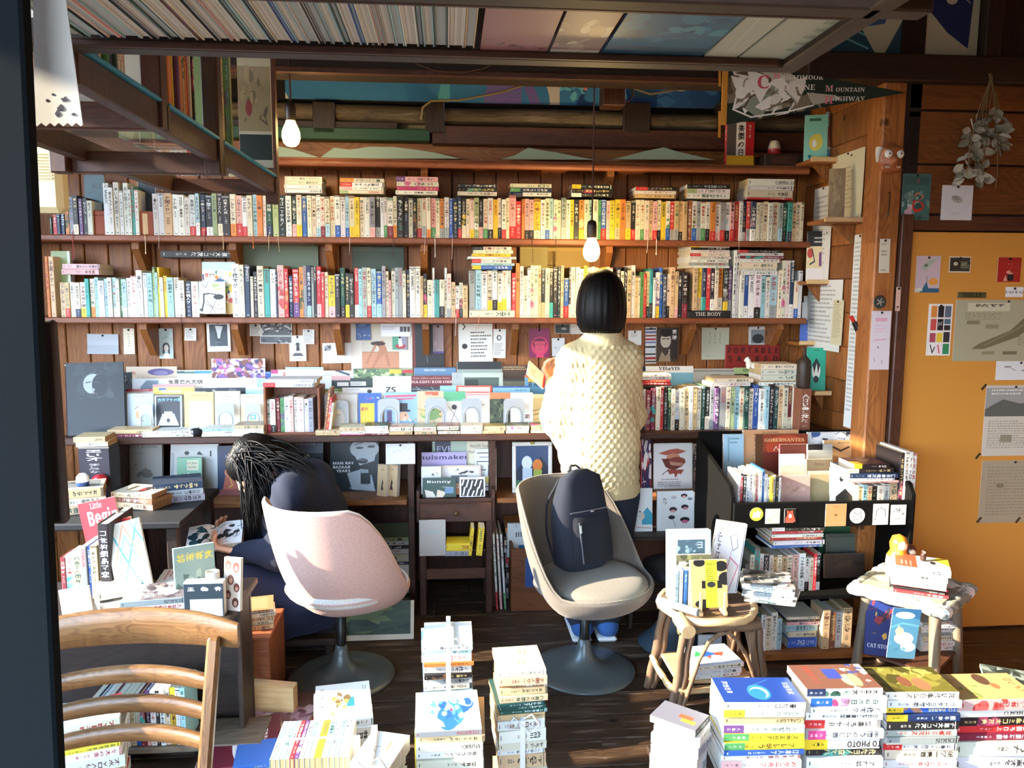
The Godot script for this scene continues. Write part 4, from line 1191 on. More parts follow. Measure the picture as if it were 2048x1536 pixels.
func fabric(name: String,hex: String,sheen := 0.4) -> StandardMaterial3D:
	if M.has(name): return M[name]
	var m := StandardMaterial3D.new(); m.albedo_color = hexc(hex); m.roughness = 0.92; m.rim_enabled = true; m.rim = sheen; m.rim_tint = 0.6
	var n := FastNoiseLite.new(); n.seed = hex.hash(); n.frequency = 0.12; n.fractal_octaves = 3
	var im := Image.create_empty(256,256,false,Image.FORMAT_RGB8)
	for y in 256:
		for x in 256:
			var g := 0.9 + 0.1 * n.get_noise_2d(x,y) + (0.04 if (x + y) % 2 else 0.0)
			im.set_pixel(x,y,Color(g,g,g))
	m.albedo_texture = ImageTexture.create_from_image(im)
	m.uv1_triplanar = true; m.uv1_scale = Vector3(4,4,4)
	M[name] = m
	return m
func shell_chair(label: String,at: Vector3,yaw: float,shell_mat: Material,cushion_mat: Material):
	var t := thing("shell_chair",label,"chair",at,yaw)
	var y0 := 0.265
	var outer := []; var inner := []
	var pt := func(s: float,phi: float,inset: float) -> Vector3:
		var c := absf(wrapf(phi,-PI,PI))
		var k := smoothstep(0.9,2.05,c)
		var H := lerpf(0.445,0.10,k)
		var R := lerpf(0.235,0.262,smoothstep(0.2,1.6,c)) - inset
		var a := s * 1.5
		var up := pow((1.0 - cos(a)) / (1.0 - cos(1.5)),1.2)
		var r := R * pow(sin(a) / sin(1.5),0.8)
		var back := (1.0 - k) * up * up * 0.05
		return Vector3(sin(phi) * r,y0 + inset * (1.0 - up * 0.9) + H * up - (inset * 0.15),-cos(phi) * (r + back))
	var cols := 48
	for j in 17:
		var s := pow(j / 16.0,0.9)
		var ro := []; var ri := []
		for i in cols:
			var phi := TAU * i / cols
			ro.append(pt.call(s,-phi,0.0)); ri.append(pt.call(s,-phi,0.02))
		outer.append(ro); inner.append(ri)
	var m := MB.new()
	m.sheet(outer,true)
	inner.reverse()
	m.sheet(inner,true)
	var rim := []
	for q in 5:
		var row := []
		var a := PI * q / 4.0
		for i in cols:
			var o: Vector3 = outer[16][i]; var n: Vector3 = inner[0][i]
			row.append((o + n) * 0.5 + (o - n) * 0.5 * cos(a) + Vector3.UP * sin(a) * 0.01)
		rim.append(row)
	m.sheet(rim,true)
	part("shell",m.done(),shell_mat,t)
	var pp := []
	for i in cols + 1: pp.append((outer[16][i % cols] + inner[0][i % cols]) * 0.5 + Vector3.UP * 0.009)
	var pm := MB.new(); pm.tube(pp,0.005,6,false)
	part("piping",pm.done(),cushion_mat,t)
	var c := MB.new()
	var rows := []
	for j in 13:
		var a := -PI / 2 + PI * j / 12.0
		var row := []
		for i in 40:
			var phi := TAU * i / 40
			var rr := pow(maxf(cos(a),0.0),0.45)
			var dir := Vector3(sin(phi),0,cos(phi))
			var R := 0.208 + (0.03 if dir.z > 0 else 0.0) * dir.z
			row.append(Vector3(dir.x * 0.212 * rr,0.365 + 0.042 * signf(sin(a)) * pow(absf(sin(a)),0.7) + 0.012 * (1.0 - rr) * 0.5,dir.z * R * rr + 0.02))
		rows.append(row)
	c.sheet(rows,true)
	part("seat_cushion",c.done(),cushion_mat,t)
	var cp := []
	for i in 41:
		var phi := TAU * i / 40
		cp.append(Vector3(sin(phi) * 0.213,0.362,cos(phi) * (0.209 + maxf(0.0,cos(phi)) * 0.03) + 0.02))
	var cm := MB.new(); cm.tube(cp,0.004,6,false)
	part("seam",cm.done(),shell_mat,t)
	var b := MB.new()
	b.lathe([Vector2(0.0,0.0),Vector2(0.196,0.0),Vector2(0.2,0.004),Vector2(0.198,0.01),Vector2(0.17,0.016),Vector2(0.12,0.023),Vector2(0.07,0.036),Vector2(0.042,0.06),Vector2(0.027,0.1),Vector2(0.022,0.13),Vector2(0.0,0.13)],40)
	part("base",b.done(),plain("chair_base","5a605d",0.34,0.25),t)
	var s2 := MB.new(); s2.lathe([Vector2(0.0185,0.12),Vector2(0.0185,0.28),Vector2(0.0,0.28)],20)
	part("stem",s2.done(),plain("chair_stem","232625",0.35,0.5),t)
func build_furniture():
	shell_chair("pinkish fabric shell chair on a pedestal turned towards the shelves",Vector3(-0.41,0,0.985),deg_to_rad(148),fabric("pink_cloth","c9a091"),fabric("pale_cloth","d9d2c6"))
	shell_chair("grey brown velvet shell chair on a pedestal holding a backpack",Vector3(0.52,0,1.0),deg_to_rad(38),fabric("taupe_velvet","6a5f54",0.8),fabric("taupe_seat","7f7567",0.8))
	bistro_chair()
	cabinet()
	black_rack()
	branch_stool()
	corner_stool()
	pedestal_stool()
	left_tables()
	backpack()
func bistro_chair():
	var z := 2.30
	var a := at_z(470,1262,z)
	var cx := a.x - 0.215
	var t := thing("wooden_chair","worn light wooden ladder back chair in front by the dark post","chair",Vector3(cx,0,z + 0.2))
	var o := t.position
	var slat := func(called: String,py: float,hgt: float,half: float,zz: float,bow: float,mat: String):
		var y := at_z(300,py,zz).y
		var f := []
		var m := MB.new()
		var n := 16
		var prof := [Vector2(-0.009,-0.5),Vector2(0.0,-0.5),Vector2(0.009,-0.46),Vector2(0.009,0.44),Vector2(0.004,0.5),Vector2(-0.004,0.5),Vector2(-0.009,0.44),Vector2(-0.009,-0.46)]
		var rows := []
		for i in n + 1:
			var u := -1.0 + 2.0 * i / n
			var b := -bow * (1.0 - u * u)
			var hh := hgt * (1.0 - 0.22 * pow(absf(u),4.0)) + (0.012 * (1.0 - u * u) if called == "top_rail" else 0.0)
			var row := []
			for q in prof: row.append(Vector3(u * half,y - o.y + q.y * hh + 0.008 * (1.0 - u * u),zz - o.z + b + q.x))
			rows.append(row)
		m.sheet(rows,true)
		for e in [0,n]:
			var c := Vector3.ZERO
			for q in rows[e]: c += q / rows[e].size()
			for i in rows[e].size():
				if e == 0: m.tri(c,rows[e][i],rows[e][(i + 1) % 8])
				else: m.tri(c,rows[e][(i + 1) % 8],rows[e][i])
		part(called,m.done(),M[mat],t)
	slat.call("top_rail",1276,0.064,0.222,z,0.045,"chair_wide0")
	slat.call("slat",1372,0.034,0.176,z + 0.02,0.04,"chair_wide1")
	slat.call("slat",1432,0.034,0.172,z + 0.03,0.04,"chair_wide2")
	slat.call("slat",1492,0.032,0.168,z + 0.04,0.04,"chair_wide3")
	var top := at_z(430,1292,z); var low := at_z(404,1536,z + 0.06)
	for s in [-1.0,1.0]:
		var m := MB.new()
		var p0 := Vector3(s * (top.x - cx),top.y + 0.02,z - o.z)
		var p1 := Vector3(s * (low.x - cx),0.45,z + 0.07 - o.z)
		m.bar(p0,p1,0.026,0.024,Vector3.BACK,0.006)
		m.bar(p1 + Vector3(0,0.02,0),Vector3(p1.x * 1.05,0.0,p1.z - 0.03),0.03,0.03,Vector3.BACK,0.006)
		part("back_post",m.done(),M["chair_up%d" % (1 if s > 0 else 2)],t)
		var l := MB.new(); l.bar(Vector3(s * 0.17,0.43,0.24),Vector3(s * 0.185,0,0.27),0.032,0.032,Vector3.BACK,0.006)
		part("leg",l.done(),M.chair_up3,t)
	var sm := MB.new(); var pl := PackedVector2Array()
	for k in 28:
		var an := TAU * k / 28
		pl.append(Vector2(cos(an) * 0.19,sin(an) * 0.19))
	sm.T = Transform3D(Basis(Vector3.RIGHT,-PI / 2),Vector3(0,0.43,0.09))
	sm.prism(pl,0.0,0.03)
	part("seat",sm.done(),M.chair_up0,t)
func cabinet():
	var z := 0.44
	var a := at_z(838,1020,z); var b := at_z(985,1020,z)
	var cx := (a.x + b.x) * 0.5; var W := b.x - a.x
	var t := thing("drawer_cabinet","narrow dark brown stand with one drawer and an open shelf","cabinet",Vector3(cx,0,z - 0.13))
	var yt := at_z(900,1000,z).y; var yd := at_z(900,1042,z).y; var ys := at_z(900,1100,z).y
	var D := 0.26
	var m: Material = M.brown_up2
	for s in [-1.0,1.0]:
		for zz in [D / 2 - 0.015,-D / 2 + 0.015]: part("leg",bx(Vector3(0.03,yd,0.03),0.003),m,t,Vector3(s * (W / 2 - 0.015),yd * 0.5,zz))
		part("side_panel",bx(Vector3(0.014,yt - yd + 0.05,D),0.002),m,t,Vector3(s * (W / 2 + 0.004),(yt + yd) * 0.5 + 0.02,0))
	part("bin_front",bx(Vector3(W,0.014,0.014),0.002),m,t,Vector3(0,yt,D / 2))
	part("bin_floor",bx(Vector3(W,0.012,D),0.002),m,t,Vector3(0,yt - 0.01,0))
	var dr := part("drawer",bx(Vector3(W - 0.006,yt - yd - 0.012,0.02),0.003),M.brown_wide1,t,Vector3(0,(yt + yd) * 0.5 - 0.008,D / 2))
	var kn := MB.new(); kn.T = Transform3D(Basis(Vector3.RIGHT,PI / 2),Vector3.ZERO); kn.lathe([Vector2(0.004,0),Vector2(0.004,0.008),Vector2(0.011,0.012),Vector2(0.012,0.018),Vector2(0.007,0.023),Vector2(0,0.024)],16)
	part("knob",kn.done(),plain("knob","5a4632",0.3,0.4),dr,Vector3(0,0,0.01))
	part("shelf",bx(Vector3(W - 0.03,0.014,D - 0.02),0.002),M.brown_wide2,t,Vector3(0,ys - 0.007,0))
	part("rail",bx(Vector3(W - 0.06,0.05,0.012),0.002),M.brown_wide3,t,Vector3(0,at_z(900,1150,z).y,D / 2 - 0.02))
	M.cab = {"x": cx,"z": z,"yt": yt,"ys": ys,"W": W}
func black_rack():
	var z := 1.0
	var k: StandardMaterial3D = plain("black_stain","100f0d",0.75); k.metallic_specular = 0.2
	var a := at_z(1466,1020,z); var b := at_z(1826,1020,z)
	var W := b.x - a.x; var cx := (a.x + b.x) * 0.5
	var y1 := at_z(1640,1003,z).y; var y0 := at_z(1640,1052,z).y
	var t := thing("book_rack","black stained book bin on open shelves with stickers on its front","rack",Vector3(cx,0,z - 0.22))
	part("front_panel",bx(Vector3(W,y1 - y0,0.018),0.003),k,t,Vector3(0,(y0 + y1) * 0.5,0.22))
	part("bin_floor",bx(Vector3(W,0.016,0.44),0.002),k,t,Vector3(0,y0 + 0.006,0))
	for s in [-1.0,1.0]:
		var sm := MB.new(); sm.T = Transform3D(Basis(Vector3.UP,-PI / 2),Vector3.ZERO)
		sm.prism(PackedVector2Array([Vector2(-0.22,0.0),Vector2(0.22,0.0),Vector2(0.22,y1 + 0.02),Vector2(0.19,y1 + 0.06),Vector2(-0.22,y1 + 0.17)]),-0.008,0.008)
		part("side_panel",sm.done(),k,t,Vector3(s * (W / 2),0,0))
	part("back_panel",bx(Vector3(W,y1 + 0.2,0.014),0.002),k,t,Vector3(0,(y1 + 0.2) * 0.5,-0.22))
	var s1 := at_z(1600,1192,z).y
	part("shelf",bx(Vector3(W - 0.016,0.018,0.43),0.002),k,t,Vector3(0,s1 - 0.009,0))
	part("shelf",bx(Vector3(W - 0.016,0.03,0.43),0.002),M.pine_wide1,t,Vector3(0,0.022,0))
	M.rack = {"x": cx,"z": z,"W": W,"y1": y1,"y0": y0 + 0.014,"s1": s1,"s0": 0.038}
func branch(pts: Array,r0: float,r1: float) -> ArrayMesh:
	var m := MB.new(); var rad := []
	for i in pts.size(): rad.append(lerpf(r0,r1,float(i) / (pts.size() - 1)) * (1.0 + 0.12 * sin(i * 2.1)))
	m.tube(pts,rad,9)
	return m.done()
func bow(a: Vector3,b: Vector3,lift: Vector3,n := 9) -> Array:
	var out := []
	for i in n:
		var t := float(i) / (n - 1)
		out.append(a.lerp(b,t) + lift * (4.0 * t * (1.0 - t)) + Vector3(sin(i * 1.9),cos(i * 2.3),sin(i * 1.3)) * 0.0025)
	return out
func branch_stool():
	var y := 0.385
	var c := at_y(1410,1222,y + 0.012)
	var zc := 1.28
	c = Vector3(at_z(1412,1225,zc).x,0,zc)
	var t := thing("branch_stool","rustic round stool made of bent branches carrying stacked books","stool",c)
	var rim := []
	for k in 25: rim.append(Vector3(cos(TAU * k / 24) * 0.162,y - 0.012 + 0.004 * sin(k * 1.3),sin(TAU * k / 24) * 0.16))
	var rm := MB.new(); rm.tube(rim,0.014,9,false)
	part("rim",rm.done(),M.raw_up1,t)
	var top := MB.new(); var pl := PackedVector2Array()
	for k in 24: pl.append(Vector2(cos(TAU * k / 24) * 0.16,sin(TAU * k / 24) * 0.158))
	top.T = Transform3D(Basis(Vector3.RIGHT,-PI / 2),Vector3(0,y - 0.016,0)); top.prism(pl,0,0.014)
	part("seat",top.done(),M.bark_wide1,t)
	for q in [[-0.11,0.1,-0.165,0.14],[0.12,0.09,0.16,0.12],[-0.13,-0.08,-0.17,-0.13],[0.11,-0.09,0.15,-0.12]]:
		for e in [0.0,0.028]:
			part("leg",branch(bow(Vector3(q[0] + e,y - 0.03,q[1]),Vector3(q[2] + e * 0.7,0.0,q[3]),Vector3(0.004,0,0.003)),0.013 if e == 0 else 0.011,0.015),M["bark_up%d" % (1 + int(e * 50))],t)
	var ends := [[Vector3(-0.135,y - 0.045,0.12),Vector3(0.15,y - 0.045,0.11)],[Vector3(-0.15,y - 0.045,-0.09),Vector3(0.14,y - 0.045,-0.1)]]
	for e in ends:
		part("crosspiece",branch(bow(e[0],e[1],Vector3(0,0.003,0)),0.021,0.019),M.bark_wide2,t)
	var knob := MB.new(); knob.tube([Vector3(-0.125,y - 0.02,0.09),Vector3(-0.12,y - 0.028,0.185)],[0.024,0.024],12)
	part("crosspiece",knob.done(),M.raw_up2,t)
	for e in [[Vector3(-0.14,0.13,0.13),Vector3(0.145,0.13,0.115)],[Vector3(-0.16,0.13,-0.11),Vector3(-0.15,0.13,0.13)],[Vector3(0.14,0.13,0.115),Vector3(0.14,0.13,-0.11)]]:
		part("stretcher",branch(bow(e[0],e[1],Vector3(0,-0.01,0.004)),0.01,0.012),M.raw_up0,t)
	for e in [[Vector3(-0.135,0.02,0.145),Vector3(0.135,0.15,0.125),Vector3(0,0.24,0.0)],[Vector3(0.14,0.1,0.12),Vector3(0.13,0.1,-0.1),Vector3(0,0.2,0)]]:
		part("arch",branch(bow(e[0],e[1],e[2]),0.007,0.007),M.bark_up3,t)
	part("low_shelf",bx(Vector3(0.26,0.012,0.22),0.003),M.raw_wide1,t,Vector3(0.0,0.142,0.0))
	M.stool = {"c": c,"y": y + 0.002}
func corner_stool():
	var y := 0.40
	var z := 1.27
	var c := Vector3(at_z(1812,1165,z - 0.1).x,0,z - 0.06)
	var t := thing("cushion_stool","wooden stool with a speckled rolled cushion beside the ochre door","stool",c,deg_to_rad(40))
	var cl := picture_mat("B c9c6b8;A 2 260 0 0 100 100 6a6a58 e6e4da 8c8a78 e6e4da a7a494 f0eee6 55574a",256,256,0.95)
	cl.uv1_triplanar = true; cl.uv1_scale = Vector3(4,4,4)
	var cu := MB.new(); cu.box(Vector3(0,y - 0.02,0),Vector3(0.3,0.035,0.3),0.014)
	part("cushion",cu.done(),cl,t)
	for k in 4:
		var a := TAU * k / 4
		var d := Vector3(sin(a),0,cos(a)); var s := Vector3(cos(a),0,-sin(a))
		var pts := []; var rad := []
		for i in 13:
			pts.append(d * 0.155 + s * (-0.165 + 0.0275 * i) + Vector3(0,y - 0.022,0)); rad.append(0.02 + 0.004 * sin(i * 2.6))
		var m := MB.new(); m.tube(pts,rad,10)
		part("rolled_edge",m.done(),cl,t)
	for q in [[-1,1],[1,1],[-1,-1],[1,-1]]:
		var m := MB.new(); m.tube([Vector3(q[0] * 0.115,y - 0.04,q[1] * 0.115),Vector3(q[0] * 0.14,0.0,q[1] * 0.14)],[0.02,0.017],14)
		part("leg",m.done(),M.legwood_up1,t)
	part("shelf",bx(Vector3(0.26,0.012,0.26),0.003),M.brown_wide0,t,Vector3(0,0.135,0))
	M.cstool = {"c": c,"y": y}
func left_tables():
	var y1 := 0.62
	var a := thing("low_table","dark bench under the window heaped with books beside the counter","table",Vector3(-1.47,0,0.74))
	part("table_top",bx(Vector3(0.98,0.025,0.5),0.004),plain("table_black","120e0b",0.7),a,Vector3(0,y1 - 0.0125,0))
	for x in [-0.45,0.45]:
		for z in [-0.21,0.21]: part("leg",bx(Vector3(0.04,y1 - 0.025,0.04),0.004),M.dark_up1,a,Vector3(x,(y1 - 0.025) * 0.5,z))
	M.t1 = {"y": y1}
	var y2 := 0.51
	var b := thing("low_table","low table in front of the seated reader covered with books","table",Vector3(-1.07,0,1.45))
	part("table_top",bx(Vector3(0.86,0.022,0.36),0.004),M.dark_wide2,b,Vector3(0,y2 - 0.011,0))
	part("back_panel",bx(Vector3(0.82,y2 - 0.022,0.016),0.002),M.dark_wide1,b,Vector3(0,(y2 - 0.022) * 0.5,-0.15))
	for x in [-0.4,0.4]: part("side_panel",bx(Vector3(0.016,y2 - 0.022,0.14),0.002),M.dark_up1,b,Vector3(x,(y2 - 0.022) * 0.5,-0.1))
	M.t2 = {"y": y2}
	var q := at_y(530,1330,0.0)
	var c := thing("wooden_crate","brown wooden crate on the floor beside the pink chair","crate",Vector3(-0.745,0,1.09))
	part("side",bx(Vector3(0.24,0.26,0.012),0.002),M.red_wide1,c,Vector3(0,0.13,0.12)); part("side",bx(Vector3(0.24,0.26,0.012),0.002),M.red_wide2,c,Vector3(0,0.13,-0.12))
	part("side",bx(Vector3(0.012,0.26,0.228),0.002),M.red_up1,c,Vector3(0.114,0.13,0)); part("side",bx(Vector3(0.012,0.26,0.228),0.002),M.red_up2,c,Vector3(-0.114,0.13,0))
	part("lid",bx(Vector3(0.245,0.012,0.25),0.002),M.red_wide3,c,Vector3(0,0.266,0))
	var p := at_y(525,1385,0.0)
	var pl := MB.new()
	pl.prism(PackedVector2Array([Vector2(-0.17,0.075),Vector2(-0.11,0.0),Vector2(0.13,0.0),Vector2(0.13,0.115),Vector2(-0.12,0.13)]),-0.022,0.022)
	var pk := thing("sawn_plank","pale sawn offcut of plank with a knot standing on the floor","plank",Vector3(-0.66,0,1.24),deg_to_rad(-8))
	part("board",pl.done(),M.raw_wide0,pk)
	var kn := MB.new(); kn.T = Transform3D(Basis(Vector3.RIGHT,PI / 2),Vector3.ZERO); kn.lathe([Vector2(0.008,0),Vector2(0.0075,0.0006),Vector2(0.0,0.0008)],14)
	part("knot",kn.done(),plain("knot","8a5c36",0.7),pk,Vector3(-0.05,0.085,0.022))
func backpack():
	var base := at_z(1175,1150,1.0)
	var t := thing("backpack","dark navy backpack with a front zip pocket sitting on the chair","bag",Vector3(0.515,0.408,0.985),deg_to_rad(26))
	t.rotation.x = -0.16
	var cloth := fabric("navy_cloth","181c29",0.25)
	var rows := []
	var H := 0.38
	for j in 15:
		var v := float(j) / 14
		var y := H * v
		var w := 0.122 * (1.0 - 0.42 * pow(v,3.5)) * pow(minf(1.0,v * 9 + 0.25),0.3)
		var d := 0.062 * (1.0 - 0.5 * pow(v,3.0)) * pow(minf(1.0,v * 8 + 0.3),0.3)
		if j == 14: w *= 0.45; d *= 0.4
		var row := []
		for i in 28:
			var a := TAU * i / 28
			var cx := signf(cos(a)) * pow(absf(cos(a)),0.6); var sz := signf(sin(a)) * pow(absf(sin(a)),0.6)
			row.append(Vector3(-cx * w + 0.004 * sin(v * 9 + a * 2),y,sz * d + 0.02 * v * v))
		rows.append(row)
	var m := MB.new(); m.sheet(rows,true)
	for i in 28:
		m.tri(Vector3(0,H + 0.004,0.02),rows[14][i],rows[14][(i + 1) % 28]); m.tri(Vector3(0,0,0),rows[0][(i + 1) % 28],rows[0][i])
	part("body",m.done(),cloth,t)
	var pk := MB.new()
	var pr := []
	for j in 9:
		var v := float(j) / 8
		var row := []
		for i in 15:
			var u := -1.0 + 2.0 * i / 14
			var edge := pow(maxf(0.0,1.0 - pow(absf(u),5.0)),0.5) * pow(maxf(0.0,1.0 - pow(absf(v * 2 - 1),6.0)),0.5)
			row.append(Vector3(u * 0.098 * (1.0 - 0.1 * v) + 0.01,0.02 + v * 0.2,0.048 + 0.034 * edge))
		pr.append(row)
	pk.sheet(pr,false)
	var fp := part("front_pocket",pk.done(),fabric("navy_dark","12141d",0.2),t)
	var zip := MB.new(); zip.bar(Vector3(-0.06,0.19,0.083),Vector3(-0.056,0.035,0.084),0.006,0.004); zip.bar(Vector3(-0.085,0.225,0.066),Vector3(0.09,0.228,0.066),0.005,0.004)
	part("zip",zip.done(),plain("zip","6f7480",0.35,0.6),fp)
	var pull := MB.new(); pull.box(Vector3(-0.06,0.165,0.089),Vector3(0.009,0.03,0.003),0.001); pull.box(Vector3(0.012,0.222,0.07),Vector3(0.014,0.006,0.004),0.001)
	part("zip_pull",pull.done(),M.steel,fp)
	for s in [-1.0,1.0]:
		var st := MB.new(); st.tube(bow(Vector3(s * 0.07,0.345,-0.02),Vector3(s * 0.115,0.05,-0.03),Vector3(s * 0.03,0.02,-0.02)),0.012,8,true,0.35)
		part("shoulder_strap",st.done(),M.navy_dark,t)
	var h := MB.new(); h.tube(bow(Vector3(-0.035,H - 0.01,-0.002),Vector3(0.03,H - 0.01,-0.002),Vector3(0,0.025,-0.008)),0.008,8,true,0.5)
	part("handle",h.done(),M.navy_dark,t)
func pedestal_stool():
	var p := at_y(1345,1335,0.0)
	var t := thing("pedestal_stool","blue grey trumpet based round stool half hidden behind the branch stool","stool",Vector3(p.x + 0.07,0,0.80))
	var b := MB.new(); b.lathe([Vector2(0,0),Vector2(0.15,0),Vector2(0.155,0.006),Vector2(0.12,0.03),Vector2(0.075,0.09),Vector2(0.045,0.18),Vector2(0.03,0.3),Vector2(0,0.3)],32)
	part("base",b.done(),plain("pedestal_blue","3c4a54",0.35,0.2),t)
	var s := MB.new(); s.lathe([Vector2(0,0.3),Vector2(0.14,0.3),Vector2(0.15,0.31),Vector2(0.148,0.34),Vector2(0.12,0.352),Vector2(0,0.355)],32)
	part("seat",s.done(),plain("seat_black","14151a",0.6),t)
class Flesh:
	var A := PackedVector3Array(); var AB := PackedVector3Array(); var L2 := PackedFloat32Array()
	var RA := PackedFloat32Array(); var RB := PackedFloat32Array(); var SQ := PackedVector3Array(); var K := 0.03
	var cut_y := -99.0
	var carve: Array = []
	func bone(a: Vector3,b: Vector3,ra: float,rb: float,squash := Vector3.ONE):
		A.append(a); AB.append(b - a); L2.append(maxf((b - a).length_squared(),1e-8)); RA.append(ra); RB.append(rb); SQ.append(squash)
	func d(p: Vector3) -> float:
		var best := 1e3
		for i in A.size():
			var q := p - A[i]
			var h := clampf(q.dot(AB[i]) / L2[i],0.0,1.0)
			var e := ((q - AB[i] * h) * SQ[i]).length() - lerpf(RA[i],RB[i],h)
			var m := maxf(K - absf(best - e),0.0)
			best = minf(best,e) - m * m * 0.25 / K
		if cut_y > -90.0: best = maxf(best,cut_y - p.y)
		return best
	func bounds() -> AABB:
		var b := AABB(A[0],Vector3.ZERO)
		for i in A.size():
			b = b.merge(AABB(A[i],Vector3.ZERO).grow(RA[i] + 0.02)); b = b.merge(AABB(A[i] + AB[i],Vector3.ZERO).grow(RB[i] + 0.02))
		return b
	func mesh(cell: float,relief = null,lo_hi := AABB()) -> ArrayMesh:
		var bb := bounds() if lo_hi.size == Vector3.ZERO else lo_hi
		var n := Vector3i((bb.size / cell).ceil()) + Vector3i(2,2,2)
		var f := PackedFloat32Array(); f.resize(n.x * n.y * n.z); f.fill(1.0)
		var B := 4
		var live := []
		for bz in range(0,n.z,B):
			for by in range(0,n.y,B):
				for bx2 in range(0,n.x,B):
					var c := bb.position + (Vector3(bx2,by,bz) + Vector3.ONE * B * 0.5) * cell
					var v := d(c)
					if absf(v) > B * cell * 1.05 + 0.012:
						if v < 0:
							for z in range(bz,mini(bz + B,n.z)):
								for y in range(by,mini(by + B,n.y)):
									for x in range(bx2,mini(bx2 + B,n.x)): f[(z * n.y + y) * n.x + x] = -1.0
						continue
					live.append(Vector3i(bx2,by,bz))
					for z in range(bz,mini(bz + B,n.z)):
						for y in range(by,mini(by + B,n.y)):
							for x in range(bx2,mini(bx2 + B,n.x)):
								f[(z * n.y + y) * n.x + x] = d(bb.position + Vector3(x,y,z) * cell)
		var id := {}
		var verts := PackedVector3Array()
		var sx := 1; var sy := n.x; var sz := n.x * n.y
		var offs := [0,sx,sy,sx + sy,sz,sx + sz,sy + sz,sx + sy + sz]
		var edges := [[0,1],[2,3],[4,5],[6,7],[0,2],[1,3],[4,6],[5,7],[0,4],[1,5],[2,6],[3,7]]
		var cells := []
		for b in live:
			for z in range(b.z - 1,mini(b.z + B,n.z - 1)):
				for y in range(b.y - 1,mini(b.y + B,n.y - 1)):
					for x in range(b.x - 1,mini(b.x + B,n.x - 1)):
						if x < 0 or y < 0 or z < 0: continue
						var o := (z * n.y + y) * n.x + x
						if id.has(o): continue
						var neg := 0
						for q in offs: if f[o + q] < 0.0: neg += 1
						if neg == 0 or neg == 8: continue
						var s := Vector3.ZERO; var cnt := 0
						for e in edges:
							var a := f[o + offs[e[0]]]; var c := f[o + offs[e[1]]]
							if (a < 0.0) != (c < 0.0):
								var t := a / (a - c)
								var pa := Vector3(e[0] & 1,(e[0] >> 1) & 1,(e[0] >> 2) & 1); var pc := Vector3(e[1] & 1,(e[1] >> 1) & 1,(e[1] >> 2) & 1)
								s += pa.lerp(pc,t); cnt += 1
						id[o] = verts.size()
						verts.append(bb.position + (Vector3(x,y,z) + s / cnt) * cell)
						cells.append(o)
		var idx := PackedInt32Array()
		for o in cells:
			for ax in 3:
				var st2: int = [sx,sy,sz][ax]
				var u: int = [sy,sz,sx][ax]; var w: int = [sz,sx,sy][ax]
				var a := f[o]; var c := f[o + st2]
				if (a < 0.0) == (c < 0.0): continue
				if not (id.has(o - u) and id.has(o - w) and id.has(o - u - w)): continue
				var q := [id[o],id[o - u],id[o - u - w],id[o - w]]
				if a < 0.0: idx.append_array([q[0],q[2],q[1],q[0],q[3],q[2]])
				else: idx.append_array([q[0],q[1],q[2],q[0],q[2],q[3]])
		var nrm := PackedVector3Array(); nrm.resize(verts.size())
		for pass_no in 2:
			nrm.fill(Vector3.ZERO)
			for i in range(0,idx.size(),3):
				var fn := (verts[idx[i + 2]] - verts[idx[i]]).cross(verts[idx[i + 1]] - verts[idx[i]])
				nrm[idx[i]] += fn; nrm[idx[i + 1]] += fn; nrm[idx[i + 2]] += fn
			for i in nrm.size(): nrm[i] = nrm[i].normalized()
			if pass_no == 0:
				if relief == null: break
				for i in verts.size(): verts[i] += nrm[i] * relief.call(verts[i],nrm[i])
		var arr := []; arr.resize(Mesh.ARRAY_MAX)
		arr[Mesh.ARRAY_VERTEX] = verts; arr[Mesh.ARRAY_NORMAL] = nrm; arr[Mesh.ARRAY_INDEX] = idx
		var am := ArrayMesh.new(); am.add_surface_from_arrays(Mesh.PRIMITIVE_TRIANGLES,arr)
		return am
func hand(f: Flesh,wrist: Vector3,fingers: Vector3,palm: Vector3,side: float,curl: float,s := 1.0):
	var F := fingers.normalized(); var P := (palm - F * palm.dot(F)).normalized(); var X := F.cross(P) * side
	var kn := wrist + F * 0.082 * s
	for i in 4:
		var u := (1.5 - i) * 0.0185 * s
		var base := kn + X * u - F * absf(i - 1.2) * 0.004 * s
		f.bone(wrist + X * u * 0.6 + F * 0.01 * s,base,0.0125 * s,0.0105 * s)
		var l: float = [0.040,0.045,0.042,0.033][i] * s
		var c := curl + i * 0.08
		var d1 := (F * cos(c) + P * sin(c)).normalized()
		var d2 := (F * cos(c * 2.1) + P * sin(c * 2.1)).normalized()
		var d3 := (F * cos(c * 2.8) + P * sin(c * 2.8)).normalized()
		var spread := X * (1.5 - i) * 0.003 * s
		var p1 := base + d1 * l + spread; var p2 := p1 + d2 * l * 0.62; var p3 := p2 + d3 * l * 0.45
		f.bone(base,p1,0.0092 * s,0.0084 * s); f.bone(p1,p2,0.0083 * s,0.0075 * s); f.bone(p2,p3,0.0075 * s,0.006 * s)
	var t0 := wrist + X * 0.018 * s + F * 0.018 * s
	var t1 := t0 + (X * 0.6 + F * 0.65 + P * 0.35).normalized() * 0.04 * s
	var t2 := t1 + (X * 0.2 + F * 0.8 + P * 0.5).normalized() * 0.03 * s
	var t3 := t2 + (F * 0.85 + P * 0.5 - X * 0.1).normalized() * 0.022 * s
	f.bone(t0,t1,0.0145 * s,0.0105 * s); f.bone(t1,t2,0.0105 * s,0.009 * s); f.bone(t2,t3,0.009 * s,0.0072 * s)
